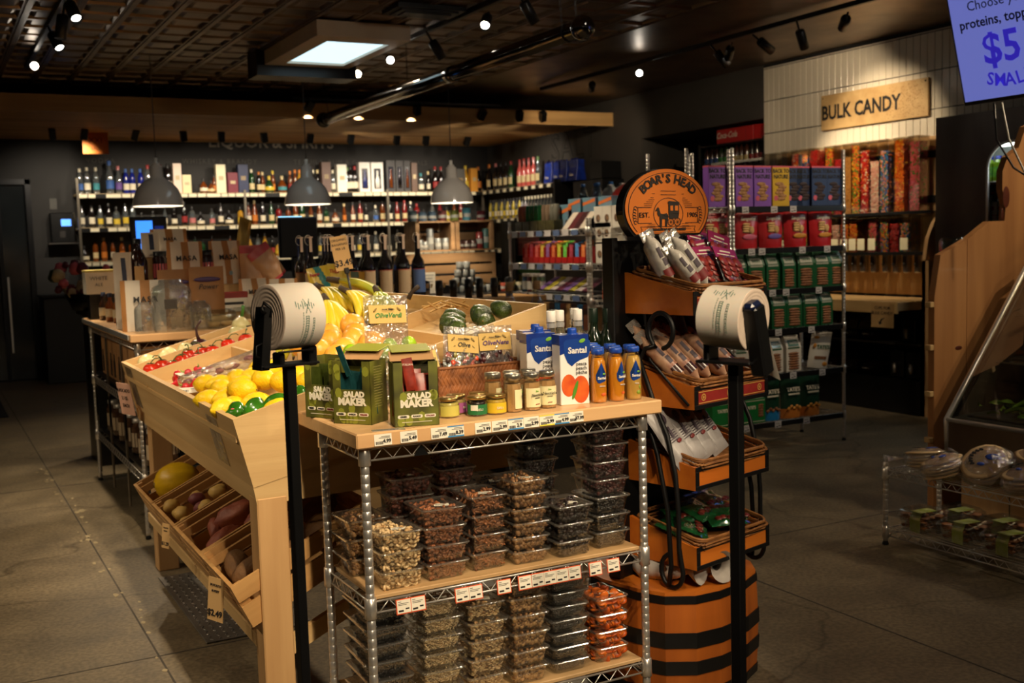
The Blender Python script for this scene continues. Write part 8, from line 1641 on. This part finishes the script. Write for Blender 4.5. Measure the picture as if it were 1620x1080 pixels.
for r_i, (y, xs) in enumerate([(6.32, [2.03, 2.16, 2.29, 2.39, 2.50, 2.62, 2.72]), (6.44, [2.07, 2.18, 2.3, 2.42, 2.55, 2.66]), (6.56, [2.05, 2.2, 2.33, 2.46, 2.6, 2.7])]):
    for k, x in enumerate(xs): b_ = r_i == 0 and k == 6; place('wb%d' % b_, mk_wb(b_), (x, y, 1.171), 0, ('dark bottle with a slate blue label at the right end of the tagged row' if b_ else 'dark bottle with a parchment label and neck tag, %s row, %s from the left' % (('front', 'middle', 'back')[r_i], nth(k+1))), 'tagged dark bottles')
# yellow snack pouches in front of them
for k, (x, y, z, a, rx, cs, s, n) in enumerate([(1.84, 5.52, 1.25, -8, -14, ((214, 184, 50), (40, 120, 120)), 'New', 'yellow snack pouch with a teal swirl leaning on the stand'), (1.93, 5.56, 1.255, -4, -8, ((214, 184, 50), (206, 160, 40)), 'THIS', 'plain yellow snack pouch just behind the teal swirled one'), (2.03, 5.6, 1.21, 4, 0, ((200, 150, 30), (70, 90, 60)), '', 'golden snack pouch right of the price stick')]):
    t = thing('snack_pouch', n, 'snack bag', (x, y, z), a, rx=rx, ry=-10 if k == 0 else 4); t.scale = (.85,)*3; ob('pouch', MB().pouch(.14, .18, .04, crinkle=.003, nu=20, fm=(lambda u, v: 1 if abs(u-.62+.35*(v-.5)) < .15 else 0) if k == 0 else (lambda u, v: 1 if v > .78 and .3 < u < .7 else 0)), [mat('pouch_y%d' % k, cs[0], .35, coat=.3), mat('pouch_b%d' % k, cs[1], .35, coat=.3)], t)
    if s: txt(t, s, .03, RB, (-.03, -.022, .13), rot=(86, 0, 0), bold=.001)
ob('pouch_shelf', MB().cb(1.9, 2.12, 5.45, 5.75, 1.17, 1.2, .003).bb(1.92, 2.1, 5.5, 5.7, 0, 1.17), BIRCH_X, label='small wooden ledge beyond the stand under the yellow pouches', cat='ledge')
ob('shiny_pouches', MB().pouch(.12, .1, .05, crinkle=.01), mat('foil_gold', (180, 140, 60), .2, .6, c2=(60, 110, 100), vs=20), label='crumpled gold foil pouch on the stand rim left of the price stick', cat='snack bag', loc=(1.66, 5.3, 1.22))
# corked spice jars and black grinders on the table beyond
ob('spice_table', MB().cb(2.45, 4.0, 6.95, 7.5, 1.06, 1.1, .004).bb(2.5, 3.95, 7.0, 7.45, 0, 1.06), PINE, label='pine table beyond the bananas carrying corked spice jars', cat='table')
CKM = mat('cork', (190, 150, 104), .8, var=.1)
def mk_cj():
    t = thing('spice_jar', '', 'spice jar'); ob('contents', MB().lathe([(0, .002), (.026, .002), (.026, .07), (0, .07)], 12), mat('spice_tan', (180, 150, 110), .8, var=.2), t); ob('glass', MB().lathe([(0, 0), (.028, 0), (.029, .085), (.022, .095)], 14), clear('jar_glass'), t); ob('cork', MB().lathe([(.022, .085), (.026, .09), (.026, .12), (0, .121)], 12), CKM, t); return t
for r_i, y in enumerate((7.1, 7.2)):
    for k in range(8): place('cj', mk_cj, (2.58+.075*k+.03*r_i, y, 1.101+.02*r_i*0), 0, 'corked spice jar on the pine table, %s row, %s from the left' % (('front', 'back')[r_i], nth(k+1)), 'corked spice jars')
def mk_gr():
    t = thing('pepper_grinder', '', 'grinder'); ob('glass', MB().lathe([(0, 0), (.025, 0), (.026, .07)], 14), mat('dark_pepper', (40, 32, 28), .3, coat=.4), t); ob('grinder_cap', MB().lathe([(.027, .065), (.028, .07), (.027, .135), (0, .14)], 14), BLK, t); ob('gold_mark', MB().bb(-.012, .0, -.0285, -.0275, .09, .12, M=RY(20)), GOLD, t); return t
for k, x in enumerate([3.12, 3.22, 3.33, 3.45, 3.54, 3.66, 3.78]): place('gr', mk_gr, (x, 7.12, 1.101), 0, 'black capped spice grinder right of the corked jars, %s from the left' % nth(k+1), 'black capped grinders')
for k, x in enumerate([3.35, 3.55]):
    t = thing('cork_bottle', 'glass bottle with a round cork above the stand rim, %s' % ('left', 'right')[k], 'bottle', (x+.0, 6.3, .9)); ob('bottle', MB().lathe([(0, 0), (.04, 0), (.042, .2), (.02, .25), (.02, .29)], 16), clear('jar_glass'), t); ob('cork', MB().lathe([(.022, .28), (.027, .285), (.027, .335), (0, .336)], 14), CKM, t)
ob('cork_bottle_stand', MB().cb(3.2, 3.75, 6.15, 6.45, 0, .899, .004), BLKM, label='dark stand beyond the stand rim under the two corked bottles', cat='stand')
